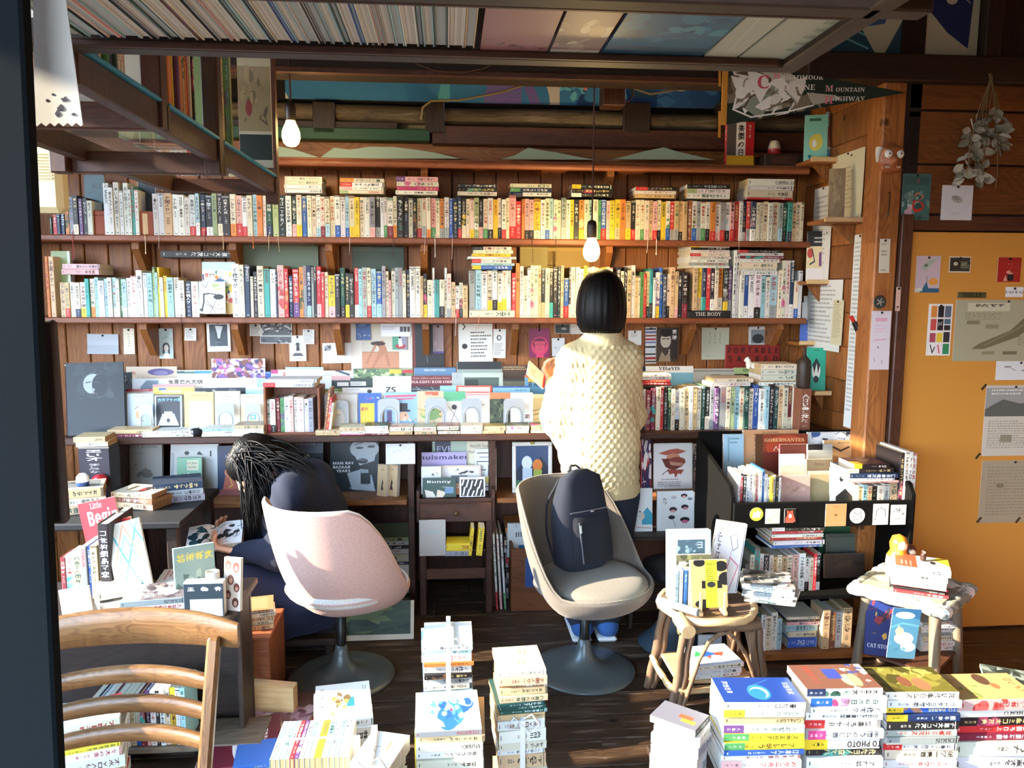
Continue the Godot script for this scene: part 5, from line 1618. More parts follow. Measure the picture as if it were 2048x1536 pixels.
func head(f: Flesh,c: Vector3,look: Vector3,upv: Vector3):
	var F := look.normalized(); var U := (upv - F * upv.dot(F)).normalized(); var R := F.cross(U)
	f.bone(c + U * 0.025 - F * 0.02,c + U * 0.015 + F * 0.012,0.078,0.074)
	f.bone(c - U * 0.02 + F * 0.02,c - U * 0.075 + F * 0.05,0.062,0.032)
	f.bone(c - U * 0.09 + F * 0.062,c - U * 0.092 + F * 0.066,0.018,0.016)
	f.bone(c + U * 0.0 + F * 0.085,c - U * 0.03 + F * 0.103,0.007,0.011)
	f.bone(c - U * 0.033 + F * 0.094 - R * 0.008,c - U * 0.033 + F * 0.094 + R * 0.008,0.008,0.008)
	f.bone(c - U * 0.053 + F * 0.088 - R * 0.016,c - U * 0.053 + F * 0.088 + R * 0.016,0.0065,0.0065)
	f.bone(c - U * 0.063 + F * 0.086 - R * 0.014,c - U * 0.063 + F * 0.086 + R * 0.014,0.0075,0.0075)
	f.bone(c + U * 0.02 + F * 0.076 - R * 0.03,c + U * 0.02 + F * 0.076 + R * 0.03,0.012,0.012)
	for s in [-1.0,1.0]:
		f.bone(c + R * s * 0.076 + U * 0.008,c + R * s * 0.074 - U * 0.028,0.014,0.009)
		f.bone(c + R * s * 0.034 - U * 0.022 + F * 0.07,c + R * s * 0.036 - U * 0.026 + F * 0.066,0.018,0.018)
func face_parts(t: Node3D,c: Vector3,look: Vector3,upv: Vector3):
	var F := look.normalized(); var U := (upv - F * upv.dot(F)).normalized(); var R := F.cross(U)
	for s in [-1.0,1.0]:
		var e := MB.new(); e.T = Transform3D(Basis(R,U,-F),c + R * s * 0.032 + U * 0.002 + F * 0.078); e.T = e.T * Transform3D(Basis(Vector3.RIGHT,-PI / 2),Vector3.ZERO)
		e.lathe([Vector2(0.0,-0.006),Vector2(0.009,-0.003),Vector2(0.011,0.0),Vector2(0.009,0.004),Vector2(0.0,0.006)],12)
		part("eye",e.done(),plain("eye_dark","2a211d",0.2),t)
		var b := MB.new(); b.tube([c + R * s * 0.018 + U * 0.022 + F * 0.089,c + R * s * 0.034 + U * 0.026 + F * 0.087,c + R * s * 0.05 + U * 0.02 + F * 0.078],0.0025,6)
		part("eyebrow",b.done(),plain("hair_dark","14100e",0.35),t)
	var m := MB.new(); m.tube([c - U * 0.058 + F * 0.09 - R * 0.02,c - U * 0.056 + F * 0.0965,c - U * 0.058 + F * 0.09 + R * 0.02],0.0028,6)
	part("mouth",m.done(),plain("lips","a8584f",0.5),t)
func skin() -> StandardMaterial3D:
	if not M.has("skin"):
		var m := StandardMaterial3D.new(); m.albedo_color = hexc("dca987"); m.roughness = 0.5; m.subsurf_scatter_enabled = true; m.subsurf_scatter_strength = 0.12
		M["skin"] = m
	return M["skin"]
func hair_mat() -> StandardMaterial3D:
	var m: StandardMaterial3D = plain("hair","0c0908",0.46); m.metallic_specular = 0.3
	return m
func build_people():
	standing_reader()
	seated_reader()
func standing_reader():
	var z := 0.70
	var P := func(x,y,zz = 0.70): return at_z(x,y,zz - 0.04)
	var foot := at_z(1205,1262,0.72)
	var t := thing("person","standing reader seen from behind in a cream cable knit sweater, dark bob","person",Vector3(foot.x,0,z))
	var o := t.position
	var q := func(v: Vector3) -> Vector3: return v - o
	var s := Flesh.new(); s.K = 0.05
	var flat := Vector3(1,1,1.35)
	s.bone(q.call(P.call(1200,735)),q.call(P.call(1202,880)),0.138,0.15,flat)
	s.bone(q.call(P.call(1202,880)),q.call(P.call(1203,1010)),0.155,0.165,flat)
	s.bone(q.call(P.call(1205,700)),q.call(P.call(1150,722)),0.06,0.062)
	s.bone(q.call(P.call(1207,700)),q.call(P.call(1252,716)),0.058,0.058)
	s.bone(q.call(P.call(1207,668,0.72)),q.call(P.call(1206,700,0.715)),0.062,0.072)
	s.bone(q.call(P.call(1146,725)),q.call(P.call(1124,830,0.66)),0.062,0.078)
	s.bone(q.call(P.call(1122,835,0.66)),q.call(P.call(1112,770,0.50)),0.082,0.045)
	s.bone(q.call(P.call(1128,860,0.66)),q.call(P.call(1150,920,0.67)),0.05,0.055)
	s.bone(q.call(P.call(1252,722)),q.call(P.call(1262,830,0.62)),0.06,0.056)
	s.bone(q.call(P.call(1262,832,0.62)),q.call(P.call(1236,770,0.42)),0.056,0.042)
	s.cut_y = P.call(1200,988).y
	var hem: float = s.cut_y
	var collar: float = P.call(1207,684).y
	var lx: float = q.call(P.call(1168,800)).x
	var knit := func(p: Vector3,n: Vector3) -> float:
		var u := p.x if absf(n.z) > 0.5 else p.z
		if p.y < hem + 0.012: return 0.0
		if p.y < hem + 0.055 or p.y > collar - 0.012: return 0.0022 * absf(sin(atan2(p.x,p.z) * 44.0))
		if p.x < lx or absf(n.x) > 0.75:
			var c := fposmod(u,0.042) / 0.042 - 0.5
			var w := sin(p.y * 105.0 + signf(c) * 1.6 + c * 7.0)
			return 0.0032 * w * smoothstep(0.5,0.28,absf(c)) - 0.002 * smoothstep(0.36,0.5,absf(c))
		var a := sin(PI * (u / 0.030 + p.y / 0.040)); var b := sin(PI * (u / 0.030 - p.y / 0.040))
		return 0.0055 * (absf(a) * absf(b) - 0.3) + 0.001 * sin(p.x * 900.0) * sin(p.y * 700.0)
	var wool := StandardMaterial3D.new(); wool.albedo_color = hexc("cfbb8c"); wool.roughness = 0.95; wool.rim_enabled = true; wool.rim = 0.3
	var nz := FastNoiseLite.new(); nz.frequency = 0.3; nz.seed = 5
	var hm := Image.create_empty(256,256,false,Image.FORMAT_RGB8)
	for y in 256:
		for x in 256:
			var g := 0.5 + 0.3 * sin(x * TAU / 16.0 + (1.5 if (y / 8) % 2 else 0.0)) * sin(y * TAU / 8.0) + 0.25 * nz.get_noise_2d(x,y)
			hm.set_pixel(x,y,Color(g,g,g))
	wool.heightmap_enabled = true; wool.heightmap_scale = 0.25; wool.heightmap_texture = ImageTexture.create_from_image(hm)
	wool.uv1_triplanar = true; wool.uv1_scale = Vector3(9,9,9)
	var b := Flesh.new(); b.K = 0.025
	var hc: Vector3 = q.call(P.call(1203,615,0.73))
	head(b,hc,Vector3(-0.15,-0.05,-1),Vector3.UP)
	b.bone(hc + Vector3(0,-0.06,0.0),q.call(P.call(1206,710,0.71)),0.052,0.06)
	b.bone(q.call(P.call(1206,720)),q.call(P.call(1203,950)),0.09,0.11,flat)
	b.bone(q.call(P.call(1206,720)),q.call(P.call(1155,735)),0.05,0.045); b.bone(q.call(P.call(1206,720)),q.call(P.call(1250,735)),0.05,0.045)
	b.bone(q.call(P.call(1150,735)),q.call(P.call(1124,830,0.66)),0.044,0.036); b.bone(q.call(P.call(1124,830,0.66)),q.call(P.call(1102,762,0.47)),0.036,0.024)
	b.bone(q.call(P.call(1252,735)),q.call(P.call(1262,830,0.62)),0.044,0.036); b.bone(q.call(P.call(1262,830,0.62)),q.call(P.call(1230,762,0.4)),0.036,0.024)
	var hip: Vector3 = q.call(P.call(1203,975))
	for e in [[-0.075,1163],[0.075,1213]]:
		var ankle: Vector3 = q.call(Vector3(at_z(e[1],1250,0.7).x,0.075,0.7))
		var knee := Vector3(lerpf(hip.x + e[0],ankle.x,0.55),lerpf(hip.y,0.07,0.53),-0.02)
		b.bone(hip + Vector3(e[0],-0.02,0),knee,0.08,0.055); b.bone(knee,ankle,0.053,0.034)
		b.bone(ankle + Vector3(0,-0.03,0.02),ankle + Vector3(-0.02,-0.045,-0.13),0.034,0.026)
	part("body",b.mesh(0.01),skin(),t)
	var hb := Flesh.new(); hb.K = 0.008
	hand(hb,q.call(P.call(1102,762,0.47)),Vector3(-0.12,0.5,-1),Vector3(0.5,0.5,0.2),1.0,0.55,0.95)
	part("hand",hb.mesh(0.0032),skin(),t)
	var hb2 := Flesh.new(); hb2.K = 0.008
	hand(hb2,q.call(P.call(1230,762,0.4)),Vector3(-0.7,0.4,-0.7),Vector3(-0.5,0.2,0.5),-1.0,0.5,0.95)
	part("hand",hb2.mesh(0.0035),skin(),t)
	face_parts(t,hc,Vector3(-0.15,-0.05,-1),Vector3.UP)
	part("sweater",s.mesh(0.0055,knit),wool,t)
	var tr := Flesh.new(); tr.K = 0.03
	tr.bone(hip + Vector3(0,0.05,0),hip + Vector3(0,-0.05,0),0.135,0.14,Vector3(1,1,1.25))
	for e in [[-0.075,1163],[0.075,1213]]:
		var ankle: Vector3 = q.call(Vector3(at_z(e[1],1250,0.7).x,0.09,0.7))
		var knee := Vector3(lerpf(hip.x + e[0],ankle.x,0.55),lerpf(hip.y,0.07,0.53),-0.02)
		tr.bone(hip + Vector3(e[0],-0.03,0),knee,0.09,0.075); tr.bone(knee,ankle,0.075,0.062)
		var sh := Flesh.new(); sh.K = 0.02
		var a0 := Vector3(ankle.x,0.0,0.0)
		sh.bone(a0 + Vector3(0,0.05,0.03),a0 + Vector3(-0.02,0.034,-0.14),0.042,0.03); sh.bone(a0 + Vector3(0,0.085,0.01),a0 + Vector3(0,0.05,0.02),0.042,0.042)
		sh.cut_y = 0.0
		part("shoe",sh.mesh(0.008),fabric("shoe_blue","37609a",0.1),t)
		var so := MB.new(); so.box(Vector3(ankle.x - 0.008,0.011,-0.05),Vector3(0.082,0.02,0.25),0.009)
		part("sole",so.done(),plain("sole","d9d6cf",0.7),t)
	part("trousers",tr.mesh(0.011),fabric("dark_denim","1d2430",0.1),t)
	var hair := []
	var top := q.call(P.call(1207,537,0.74)).y as float; var bot := q.call(P.call(1207,664,0.74)).y as float
	var prof := [[0.0,0.004],[0.02,0.03],[0.08,0.058],[0.2,0.083],[0.36,0.098],[0.52,0.105],[0.68,0.107],[0.82,0.103],[0.93,0.094],[1.0,0.082],[1.0,0.06]]
	for e in prof:
		var row := []
		for i in 120:
			var a := TAU * i / 120
			var w := 1.0 + (0.012 * sin(a * 60.0) + 0.012 * sin(a * 23.0 + 1.0)) * smoothstep(0.02,0.3,e[0])
			var r: float = e[1] * w
			var front := maxf(0.0,-cos(a))
			row.append(Vector3(hc.x + sin(a) * r * 0.97,top - (top - bot) * e[0] + 0.003 * sin(a * 40.0) * e[0] - 0.02 * front * e[0] + (0.09 * front * maxf(0.0,e[0] - 0.4)),hc.z + cos(a) * r * 0.98 - 0.004))
		hair.append(row)
	var hm2 := MB.new(); hair.reverse(); hm2.sheet(hair,true)
	part("hair",hm2.done(),hair_mat(),t)
	book("held_book","white booklet held up by the standing reader at the counter",at_z(1090,764,0.44),{"w": 0.008,"h": 0.11,"d": 0.085,"tone": "w","mode": "facing","lean": -0.5,"yaw": 0.9,"roll": 0.75,"cover": "B e9e4da;R 0 88 100 12 c9453c;H 20 20 60 3 8 8a8a84"})
func seated_reader():
	var P := func(x,y,zz): return at_z(x,y,zz - 0.1)
	var base := Vector3(at_z(590,1180,0.7).x,0,0.66)
	var t := thing("person","seated reader with long dark hair and navy coat bent over an open book","person",base)
	var q := func(v: Vector3) -> Vector3: return v - base
	var pel: Vector3 = q.call(P.call(610,1165,0.78)); var chest: Vector3 = q.call(P.call(598,1010,0.76)); var neck: Vector3 = q.call(P.call(548,938,0.76))
	var hc: Vector3 = q.call(P.call(508,930,0.76))
	var sn: Vector3 = q.call(P.call(585,985,0.90)); var en: Vector3 = q.call(P.call(566,1105,0.97)); var wn: Vector3 = q.call(P.call(474,1104,0.93))
	var sf: Vector3 = q.call(P.call(580,985,0.62)); var ef: Vector3 = q.call(P.call(535,1090,0.60)); var wf: Vector3 = q.call(P.call(490,1066,0.68))
	var look := Vector3(-0.72,-0.7,0.05); var upv := Vector3(-0.62,0.78,0)
	var b := Flesh.new(); b.K = 0.025
	head(b,hc,look,upv)
	b.bone(hc + Vector3(0.03,-0.02,0),neck + Vector3(0.04,-0.05,0),0.05,0.055)
	b.bone(neck + Vector3(0.05,-0.05,0),pel,0.09,0.12)
	for e in [[sn,en,wn],[sf,ef,wf]]:
		b.bone(e[0],e[1],0.045,0.036); b.bone(e[1],e[2],0.036,0.023)
	var kn := [q.call(P.call(470,1175,0.95)),q.call(P.call(475,1160,0.66))]
	for k in 2:
		var kk: Vector3 = kn[k]; var zz: float = 0.12 if k == 0 else -0.08
		b.bone(pel + Vector3(0,-0.02,zz),kk,0.075,0.052); b.bone(kk,Vector3(kk.x + 0.06,-base.y + 0.08,kk.z - 0.02),0.05,0.034)
		b.bone(Vector3(kk.x + 0.06,0.06,kk.z - 0.02),Vector3(kk.x - 0.07,0.035,kk.z),0.036,0.028)
	part("body",b.mesh(0.009),skin(),t)
	var h1 := Flesh.new(); h1.K = 0.007
	hand(h1,wn,Vector3(-1,0.12,-0.28),Vector3(0.0,0.9,-0.5),1.0,0.42,0.92)
	part("hand",h1.mesh(0.003),skin(),t)
	var h2 := Flesh.new(); h2.K = 0.007
	hand(h2,wf,Vector3(-1,0.28,0.3),Vector3(0.1,0.8,0.5),-1.0,0.45,0.92)
	part("hand",h2.mesh(0.003),skin(),t)
	face_parts(t,hc,look,upv)
	var c := Flesh.new(); c.K = 0.05
	c.bone(neck + Vector3(0.07,-0.05,0),chest,0.085,0.14,Vector3(1,1,0.85)); c.bone(chest,pel + Vector3(0.02,0,0),0.145,0.165,Vector3(1,1,0.85))
	c.bone(chest + Vector3(0.04,0.05,0),chest + Vector3(0.09,-0.05,0),0.11,0.115)
	c.bone(neck + Vector3(0.09,-0.02,0.03),neck + Vector3(0.16,-0.03,0.0),0.06,0.065)
	for e in [[sn,en,wn],[sf,ef,wf]]:
		c.bone(chest + Vector3(0,0.07,(e[0].z - chest.z) * 0.4),e[0],0.08,0.068)
		c.bone(e[0],e[1],0.066,0.058); c.bone(e[1],e[1].lerp(e[2],0.9),0.058,0.04)
	var fold := func(p: Vector3,n: Vector3) -> float:
		return 0.005 * sin(p.x * 42.0 + p.y * 55.0 + sin(p.z * 30.0) * 1.5) * sin(p.y * 21.0 + p.z * 26.0)
	part("coat",c.mesh(0.01,fold),fabric("navy_wool","151b2e",0.25),t)
	var sk := Flesh.new(); sk.K = 0.07
	sk.bone(pel + Vector3(0.02,-0.02,0.02),pel + Vector3(0.02,-0.06,0),0.16,0.17)
	sk.bone(pel + Vector3(0,-0.03,0.12),kn[0] + Vector3(0.03,-0.01,0),0.11,0.085); sk.bone(pel + Vector3(0,-0.03,-0.06),kn[1] + Vector3(0.03,-0.01,0),0.11,0.085)
	sk.bone(kn[0] + Vector3(0.05,-0.02,0),kn[0] + Vector3(0.1,-0.16,0),0.085,0.11); sk.bone(kn[1] + Vector3(0.05,-0.02,0),kn[1] + Vector3(0.1,-0.16,0),0.085,0.11)
	sk.cut_y = 0.11
	part("skirt",sk.mesh(0.012,fold),fabric("navy_skirt","1a2440",0.25),t)
	for k in 2:
		var kk: Vector3 = kn[k]
		var sh := Flesh.new(); sh.K = 0.02; sh.bone(Vector3(kk.x + 0.07,0.05,kk.z - 0.02),Vector3(kk.x - 0.08,0.035,kk.z),0.045,0.034); sh.cut_y = 0.0
		part("shoe",sh.mesh(0.01),plain("black","191817",0.5),t)
	var cap := Flesh.new(); cap.K = 0.03
	var F := look.normalized(); var U := (upv - F * upv.dot(F)).normalized()
	cap.bone(hc + U * 0.03 - F * 0.03,hc + U * 0.022 + F * 0.012,0.088,0.085)
	cap.bone(hc - F * 0.045,hc - F * 0.05 - U * 0.07,0.078,0.06)
	var strand := func(p: Vector3,n: Vector3) -> float:
		return 0.0022 * sin(p.z * 420.0 + p.x * 130.0) + 0.0015 * sin(p.z * 900.0)
	part("hair",cap.mesh(0.006,strand),hair_mat(),t)
	var lk := MB.new()
	var rr := RandomNumberGenerator.new(); rr.seed = 12
	var ends := [[495,1060],[505,1040],[520,1055],[530,1010],[515,1050],[540,1000],[498,1050],[560,980],[600,960],[625,945]]
	for i in 430:
		var a := rr.randf()
		var zz := rr.randf_range(0.64,0.87)
		var e: Array = ends[int(a * 9.99)]
		var tip: Vector3 = q.call(P.call(e[0] + rr.randf_range(-12,12),e[1] + rr.randf_range(-18,18),zz + 0.05))
		var root: Vector3 = hc + U * rr.randf_range(0.0,0.09) - F * rr.randf_range(-0.03,0.08) + Vector3(0,0,clampf((zz - 0.76) * 0.9,-0.085,0.085))
		var mid := root.lerp(tip,0.45) + Vector3(rr.randf_range(0.0,0.03),0.035 + 0.05 * a,(zz - 0.76) * 0.35)
		var pts := []; var rad := []
		for k in 9:
			var u := k / 8.0
			pts.append(root.lerp(mid,u).lerp(mid.lerp(tip,u),u) + Vector3(sin(u * 7.0 + i) * 0.004,0,cos(u * 6.0 + i * 2.0) * 0.004)); rad.append(lerpf(0.0042,0.0011,u * u))
		lk.tube(pts,rad,4,false)
	var locks := part("hair_locks",lk.done(),hair_mat(),t); locks.set_meta("kind","stuff")
	var ls := thing("low_stool","low dark stool under the seated reader","stool",Vector3(base.x + pel.x,0,base.z + pel.z))
	var sy: float = base.y + pel.y - 0.2
	part("seat",bx(Vector3(0.28,0.03,0.28),0.006,Vector3(0,sy,0)),M.dark_wide1,ls)
	for e in [[-0.11,-0.11],[0.11,-0.11],[-0.11,0.11],[0.11,0.11]]: part("leg",bx(Vector3(0.03,sy - 0.015,0.03),0.003,Vector3(e[0],(sy - 0.015) / 2,e[1])),M.dark_up1,ls)
	open_book(P.call(432,1078,0.84),deg_to_rad(10))
func open_book(p: Vector3,yaw: float):
	var t := thing("open_book","thick white picture book lying open in the seated reader's hands","book",p,yaw)
	t.rotation.z = 0.1; t.rotation.x = 0.34
	var W := 0.105; var H := 0.15
	for s in [-1.0,1.0]:
		var top := []; var bot := []
		for j in 2:
			var a := []; var c := []
			for i in 9:
				var u := i / 8.0
				var y := 0.024 * (1.0 - pow(1.0 - minf(1.0,u * 2.2),2.0)) * (1.0 - 0.25 * u)
				a.append(Vector3(s * u * W,0.004 + y,(0.5 - j) * H)); c.append(Vector3(s * u * W,0.0,(0.5 - j) * H))
			if s < 0: a.reverse(); c.reverse()
			top.append(a); bot.append(c)
		var m := MB.new(); m.sheet(top,false)
		part("printed_page",m.done(),picture_mat("B efece4;A %d 16 10 10 80 78 1f3f4a 2a5560 16272d;H 8 84 60 3 4 5a6a70" % (14 if s > 0 else 23),256,320,0.6),t)
		var e := MB.new()
		for i in 8:
			e.quad(bot[0][i],bot[0][i + 1],top[0][i + 1],top[0][i]); e.quad(bot[1][i + 1],bot[1][i],top[1][i],top[1][i + 1])
		var k := 0 if s < 0 else 8
		e.quad(bot[0][k],bot[1][k],top[1][k],top[0][k]) if s > 0 else e.quad(bot[1][k],bot[0][k],top[0][k],top[1][k])
		part("pages",e.done(),M.pages_cream,t)
	part("cover",bx(Vector3(W * 2 + 0.006,0.003,H + 0.006),0.001,Vector3(0,-0.0015,0)),col("8a7f66"),t)
func stand(kind: String,label: String,spec: String,x0: float,x1: float,ytop: float,z: float,ys: float,o := {}) -> Node3D:
	var a := at_z(x0,ytop,z); var b := at_z(x1,ytop,z)
	var lean: float = o.get("lean",-0.1)
	var q := {"w": o.get("w",0.012),"h": maxf(0.05,(a.y - ys) / cos(lean)),"d": (b.x - a.x) / cos(o.get("yaw",0.0)),"cover": spec,"mode": "facing","tone": o.get("tone","w"),"western": o.get("western",true),"lean": lean,"yaw": o.get("yaw",0.0),"roll": o.get("roll",0.0),"pages": o.get("pages","pages_white"),"group": o.get("group",""),"hard": o.get("hard",false)}
	return book(kind,label,Vector3((a.x + b.x) * 0.5,ys + 0.0004,z + q.h * sin(-lean) * 0.5),q)
func bookend(px0: float,px1: float,ytop: float,z: float,which: String):
	var a := at_z(px0,ytop,z); var b := at_z(px1,ytop,z)
	var W := b.x - a.x; var H := a.y - CTR
	var t := thing("steel_bookend","grey steel arch bookend %s" % which,"bookend",Vector3((a.x + b.x) * 0.5,CTR + 0.0004,z),0.0,"steel bookends on the counter")
	var m := MB.new()
	var r := W * 0.18
	var pl := PackedVector2Array([Vector2(-W / 2,0),Vector2(W / 2,0),Vector2(W / 2,H - r),Vector2(W / 2 - r * 0.3,H - r * 0.3),Vector2(W / 2 - r,H),Vector2(-W / 2 + r,H),Vector2(-W / 2 + r * 0.3,H - r * 0.3),Vector2(-W / 2,H - r)])
	var out := PackedVector2Array([Vector2(-W / 2,0),Vector2(-W * 0.3,0),Vector2(-W * 0.3,H * 0.45)])
	for k in 9:
		var an := PI - PI * k / 8.0
		out.append(Vector2(cos(an) * W * 0.3,H * 0.45 + sin(an) * W * 0.36))
	out.append_array([Vector2(W * 0.3,H * 0.45),Vector2(W * 0.3,0),Vector2(W / 2,0),Vector2(W / 2,H - r),Vector2(W / 2 - r * 0.3,H - r * 0.3),Vector2(W / 2 - r,H),Vector2(-W / 2 + r,H),Vector2(-W / 2 + r * 0.3,H - r * 0.3),Vector2(-W / 2,H - r)])
	m.prism(out,0.0,0.0016)
	part("plate",m.done(),M.grey_steel,t)
	var rib := MB.new(); var pts := []
	pts.append(Vector3(-W * 0.38,0.002,0.002))
	for k in 11:
		var an := PI - PI * k / 10.0
		pts.append(Vector3(cos(an) * W * 0.38,H * 0.46 + sin(an) * W * 0.43,0.002))
	pts.append(Vector3(W * 0.38,0.002,0.002))
	rib.tube(pts,0.0022,6)
	part("rib",rib.done(),M.steel,t)
	part("foot",bx(Vector3(W * 0.58,0.0012,0.08),0,Vector3(0,0.0006,-0.04)),M.grey_steel,t)
func counter_display():
	var y := CTR
	var back := [
		[250,352,734,"tan cover with a purple fan, back row of the counter near the dark portrait","B e3c7a6;K 8 8 12 c4574a 光;E 68 10 26 9 6a5a86;E 68 12 14 6 8f7fa6;R 0 26 100 74 d8cdb8"],
		[332,425,741,"white magazine with a landscape band at its head, back row of the counter","B eef0ec;R 0 3 70 4 3f6f62;R 60 2 40 5 3b8fc4;H 4 2 50 1 5 22352f"],
		[421,529,718,"cover crowded with purple and pink flowers, tallest of the counter's left back row","B d9cfd9;A 2 140 0 0 100 34 5d3f86 8a5aa6 c05f9a b06a5a 3c2f5f e6d3da 7c4030"],
		[457,543,744,"blue magazine with a thin white frame line, back row of the counter","B 2350a0;L cfe0f0 1.5 6 3 94 3;K 50 5 8 cfe0f0 山水"],
		[541,640,740,"white art magazine with red Japanese title, back row of the counter","B efe6da;R 0 0 14 8 b8306a;K 22 4 14 c0392f 芸術新夜;H 6 12 60 2 3 8a8078"],
		[570,646,735,"pale blue topped magazine behind the red framed crate","B a9c4d6;R 0 4 100 96 e9ebe8"],
		[640,720,742,"white magazine with a dark diagonal swoosh, back row of the counter","B eceeea;L 39465a 6 40 0 70 8;H 6 6 30 2 3 9aa0a0"],
		[706,826,738,"green leafy cover with red corner label, back row of the counter","B 6f8a5a;A 4 60 0 0 100 30 8fa36f 4f6a48 c9cf9a 33482f;R 82 3 18 6 c8323a;R 60 2 20 8 d9b83a"],
		[828,912,735,"slate blue cover titled MACKINTOSH, back row of the counter","B 5d7fa0;R 0 0 100 2 2f3a44;T 50 6 6 eef2f2 sans MACKINTOSH"],
		[914,1004,724,"black topped cover standing tallest in the middle of the counter's back row","B 1d1f20;R 0 14 100 86 9aa89c;R 0 13 100 1 6f7a72"],
		[1004,1058,731,"brown printed box beside the black topped cover, back row of the counter","B 4a3222;H 6 3 88 2 4 c9b084"],
		[1036,1110,738,"black magazine with large white Latin title, back row beside the standing reader","B 17181a;t 4 7 9 f0f0ee bold Beaux_Arts"],
	]
	for q in back: stand("display_magazine",q[3],q[4],q[0],q[1],q[2],0.075,y,{"lean": -0.08,"group": "covers in the back row of the counter","w": 0.007})
	var third := [
		[235,262,745,"small dark photo cover peeping out beside the portrait book on the counter","B 3a3835;A 6 14 0 0 100 40 6a655c 1f1e1d a39a88"],
		[256,332,758,"white cover with a grey tilted square, third row of the counter","B e6e4de;P 8c9aa6 30 18 46 4 78 4 74 30 28 34"],
		[330,404,757,"cream cover with heavy black title, third row of the counter","B ead2b8;K 6 3 15 1d1a18 世界四大文明;H 8 20 70 1 4 b06a5a"],
		[403,470,757,"blank white cover in the third row of the counter","B efece2;H 50 8 40 1 4 b9b2a0"],
		[470,530,757,"pale blue and white cover left of the red framed crate, third row","B e9eeee;R 70 0 30 100 9cc6d6;L c05050 2 60 2 60 12"],
		[662,700,752,"pale pink cover in the third row behind the arch bookends","B d9a6a0;R 0 10 100 90 22352f;R 30 14 60 8 e6ded0"],
		[676,745,757,"dark green cover with a white label, third row of the counter","B 24382f;R 30 8 50 9 e3e3d8;H 34 10 40 2 3 4a4a44"],
		[745,822,753,"plain ivory cover in the middle of the third row","B efe9d9"],
		[822,904,752,"maroon cover titled ESNA EDFU KOM OMBO in the third row","B 6e1f2b;T 50 6 5 e6d3a8 serif Esna,_Edfou_and_Kom_Ombo;T 50 14 7 f1e6d2 serifbold ESNA-EDFU_KOM_OMBO"],
		[904,925,746,"narrow grey cover with a figure two, third row of the counter","B a9b0ac;T 50 8 10 3a4440 sans 2"],
		[920,1006,746,"grey green cover with a darker panel, third row of the counter","B b4bfb4;R 10 10 80 90 4f5f54;R 12 14 30 14 2a352f"],
		[972,1054,758,"olive landscape cover in the third row near the standing reader","B 5a5a44;R 0 0 100 6 1f211d;A 8 20 0 6 100 20 7f7a58 3f4a3a 8a8f7a"],
		[1050,1112,751,"sky blue cover with black lettering beside the standing reader","B 5b93b8;R 0 0 100 5 d9722f;R 10 6 30 10 c8a03a;K 8 14 18 14181c 目光;T 70 20 12 14181c bold Gi"],
	]
	for q in third: stand("display_magazine",q[3],q[4],q[0],q[1],q[2],0.155,y,{"lean": -0.08,"group": "covers in the third row of the counter","w": 0.007})
	var second := [
		[250,308,779,"red topped cover beside the portrait book, second row of the counter","B b3272d;R 0 6 100 94 d8cfc0;H 20 2 60 1 4 f0e0d8"],
		[304,388,770,"pink and yellow cover with white script, second row of the counter","B d98a86;R 0 6 100 94 e3c25a;R 14 8 18 5 3f5f9a;t 20 16 9 f4efe4 bold Michael"],
		[362,436,777,"black cover with white glyphs, second row of the counter","B 191a1b;K 6 3 13 eceae2 見山;H 30 8 40 1 5 b9b6aa;K 80 3 13 eceae2 火"],
		[432,496,776,"black cover left of the pale blue one, second row of the counter","B 1d1f22;T 50 6 6 c9c6ba sans ATLAS;R 0 14 100 86 24272b"],
		[490,530,775,"pale blue cover against the crate, second row of the counter","B a9d0d6;R 0 0 100 5 cfe6e6"],
		[638,688,778,"green backed cover under the arch bookend, second row of the counter","B 8aa860;R 0 8 100 92 dfe3d2"],
		[684,752,776,"white cover with a small black emblem, second row of the counter","B eceae4;E 80 10 7 7 1d1d1d;H 8 4 50 1 4 a5a29a"],
		[752,822,771,"white cover with big black letters, second row of the counter","B efeeea;T 42 12 20 161616 bold ZS"],
		[818,880,774,"black and white plaid cover, second row of the counter","B 24282b;L 9fa8a8 2 0 6 100 12;L 9fa8a8 2 20 0 60 20;L c9cfcf 1 0 16 100 8;L 9fa8a8 2 70 0 90 20"],
		[880,912,772,"sky blue cover in the second row of the counter","B 8fc1d9"],
		[912,984,772,"white cover framed in red, second row of the counter","B d2503c;R 6 4 88 96 ece8e0;R 6 14 88 1 d2503c"],
		[986,1060,773,"blue and pale blue covers' top, second row next to the standing reader","B 7fb0d0;R 0 0 100 4 1e3f8a;H 60 10 30 1 5 2a3f55"],
	]
	for q in second: stand("display_magazine",q[3],q[4],q[0],q[1],q[2],0.235,y,{"lean": -0.08,"group": "covers in the second row of the counter","w": 0.007})
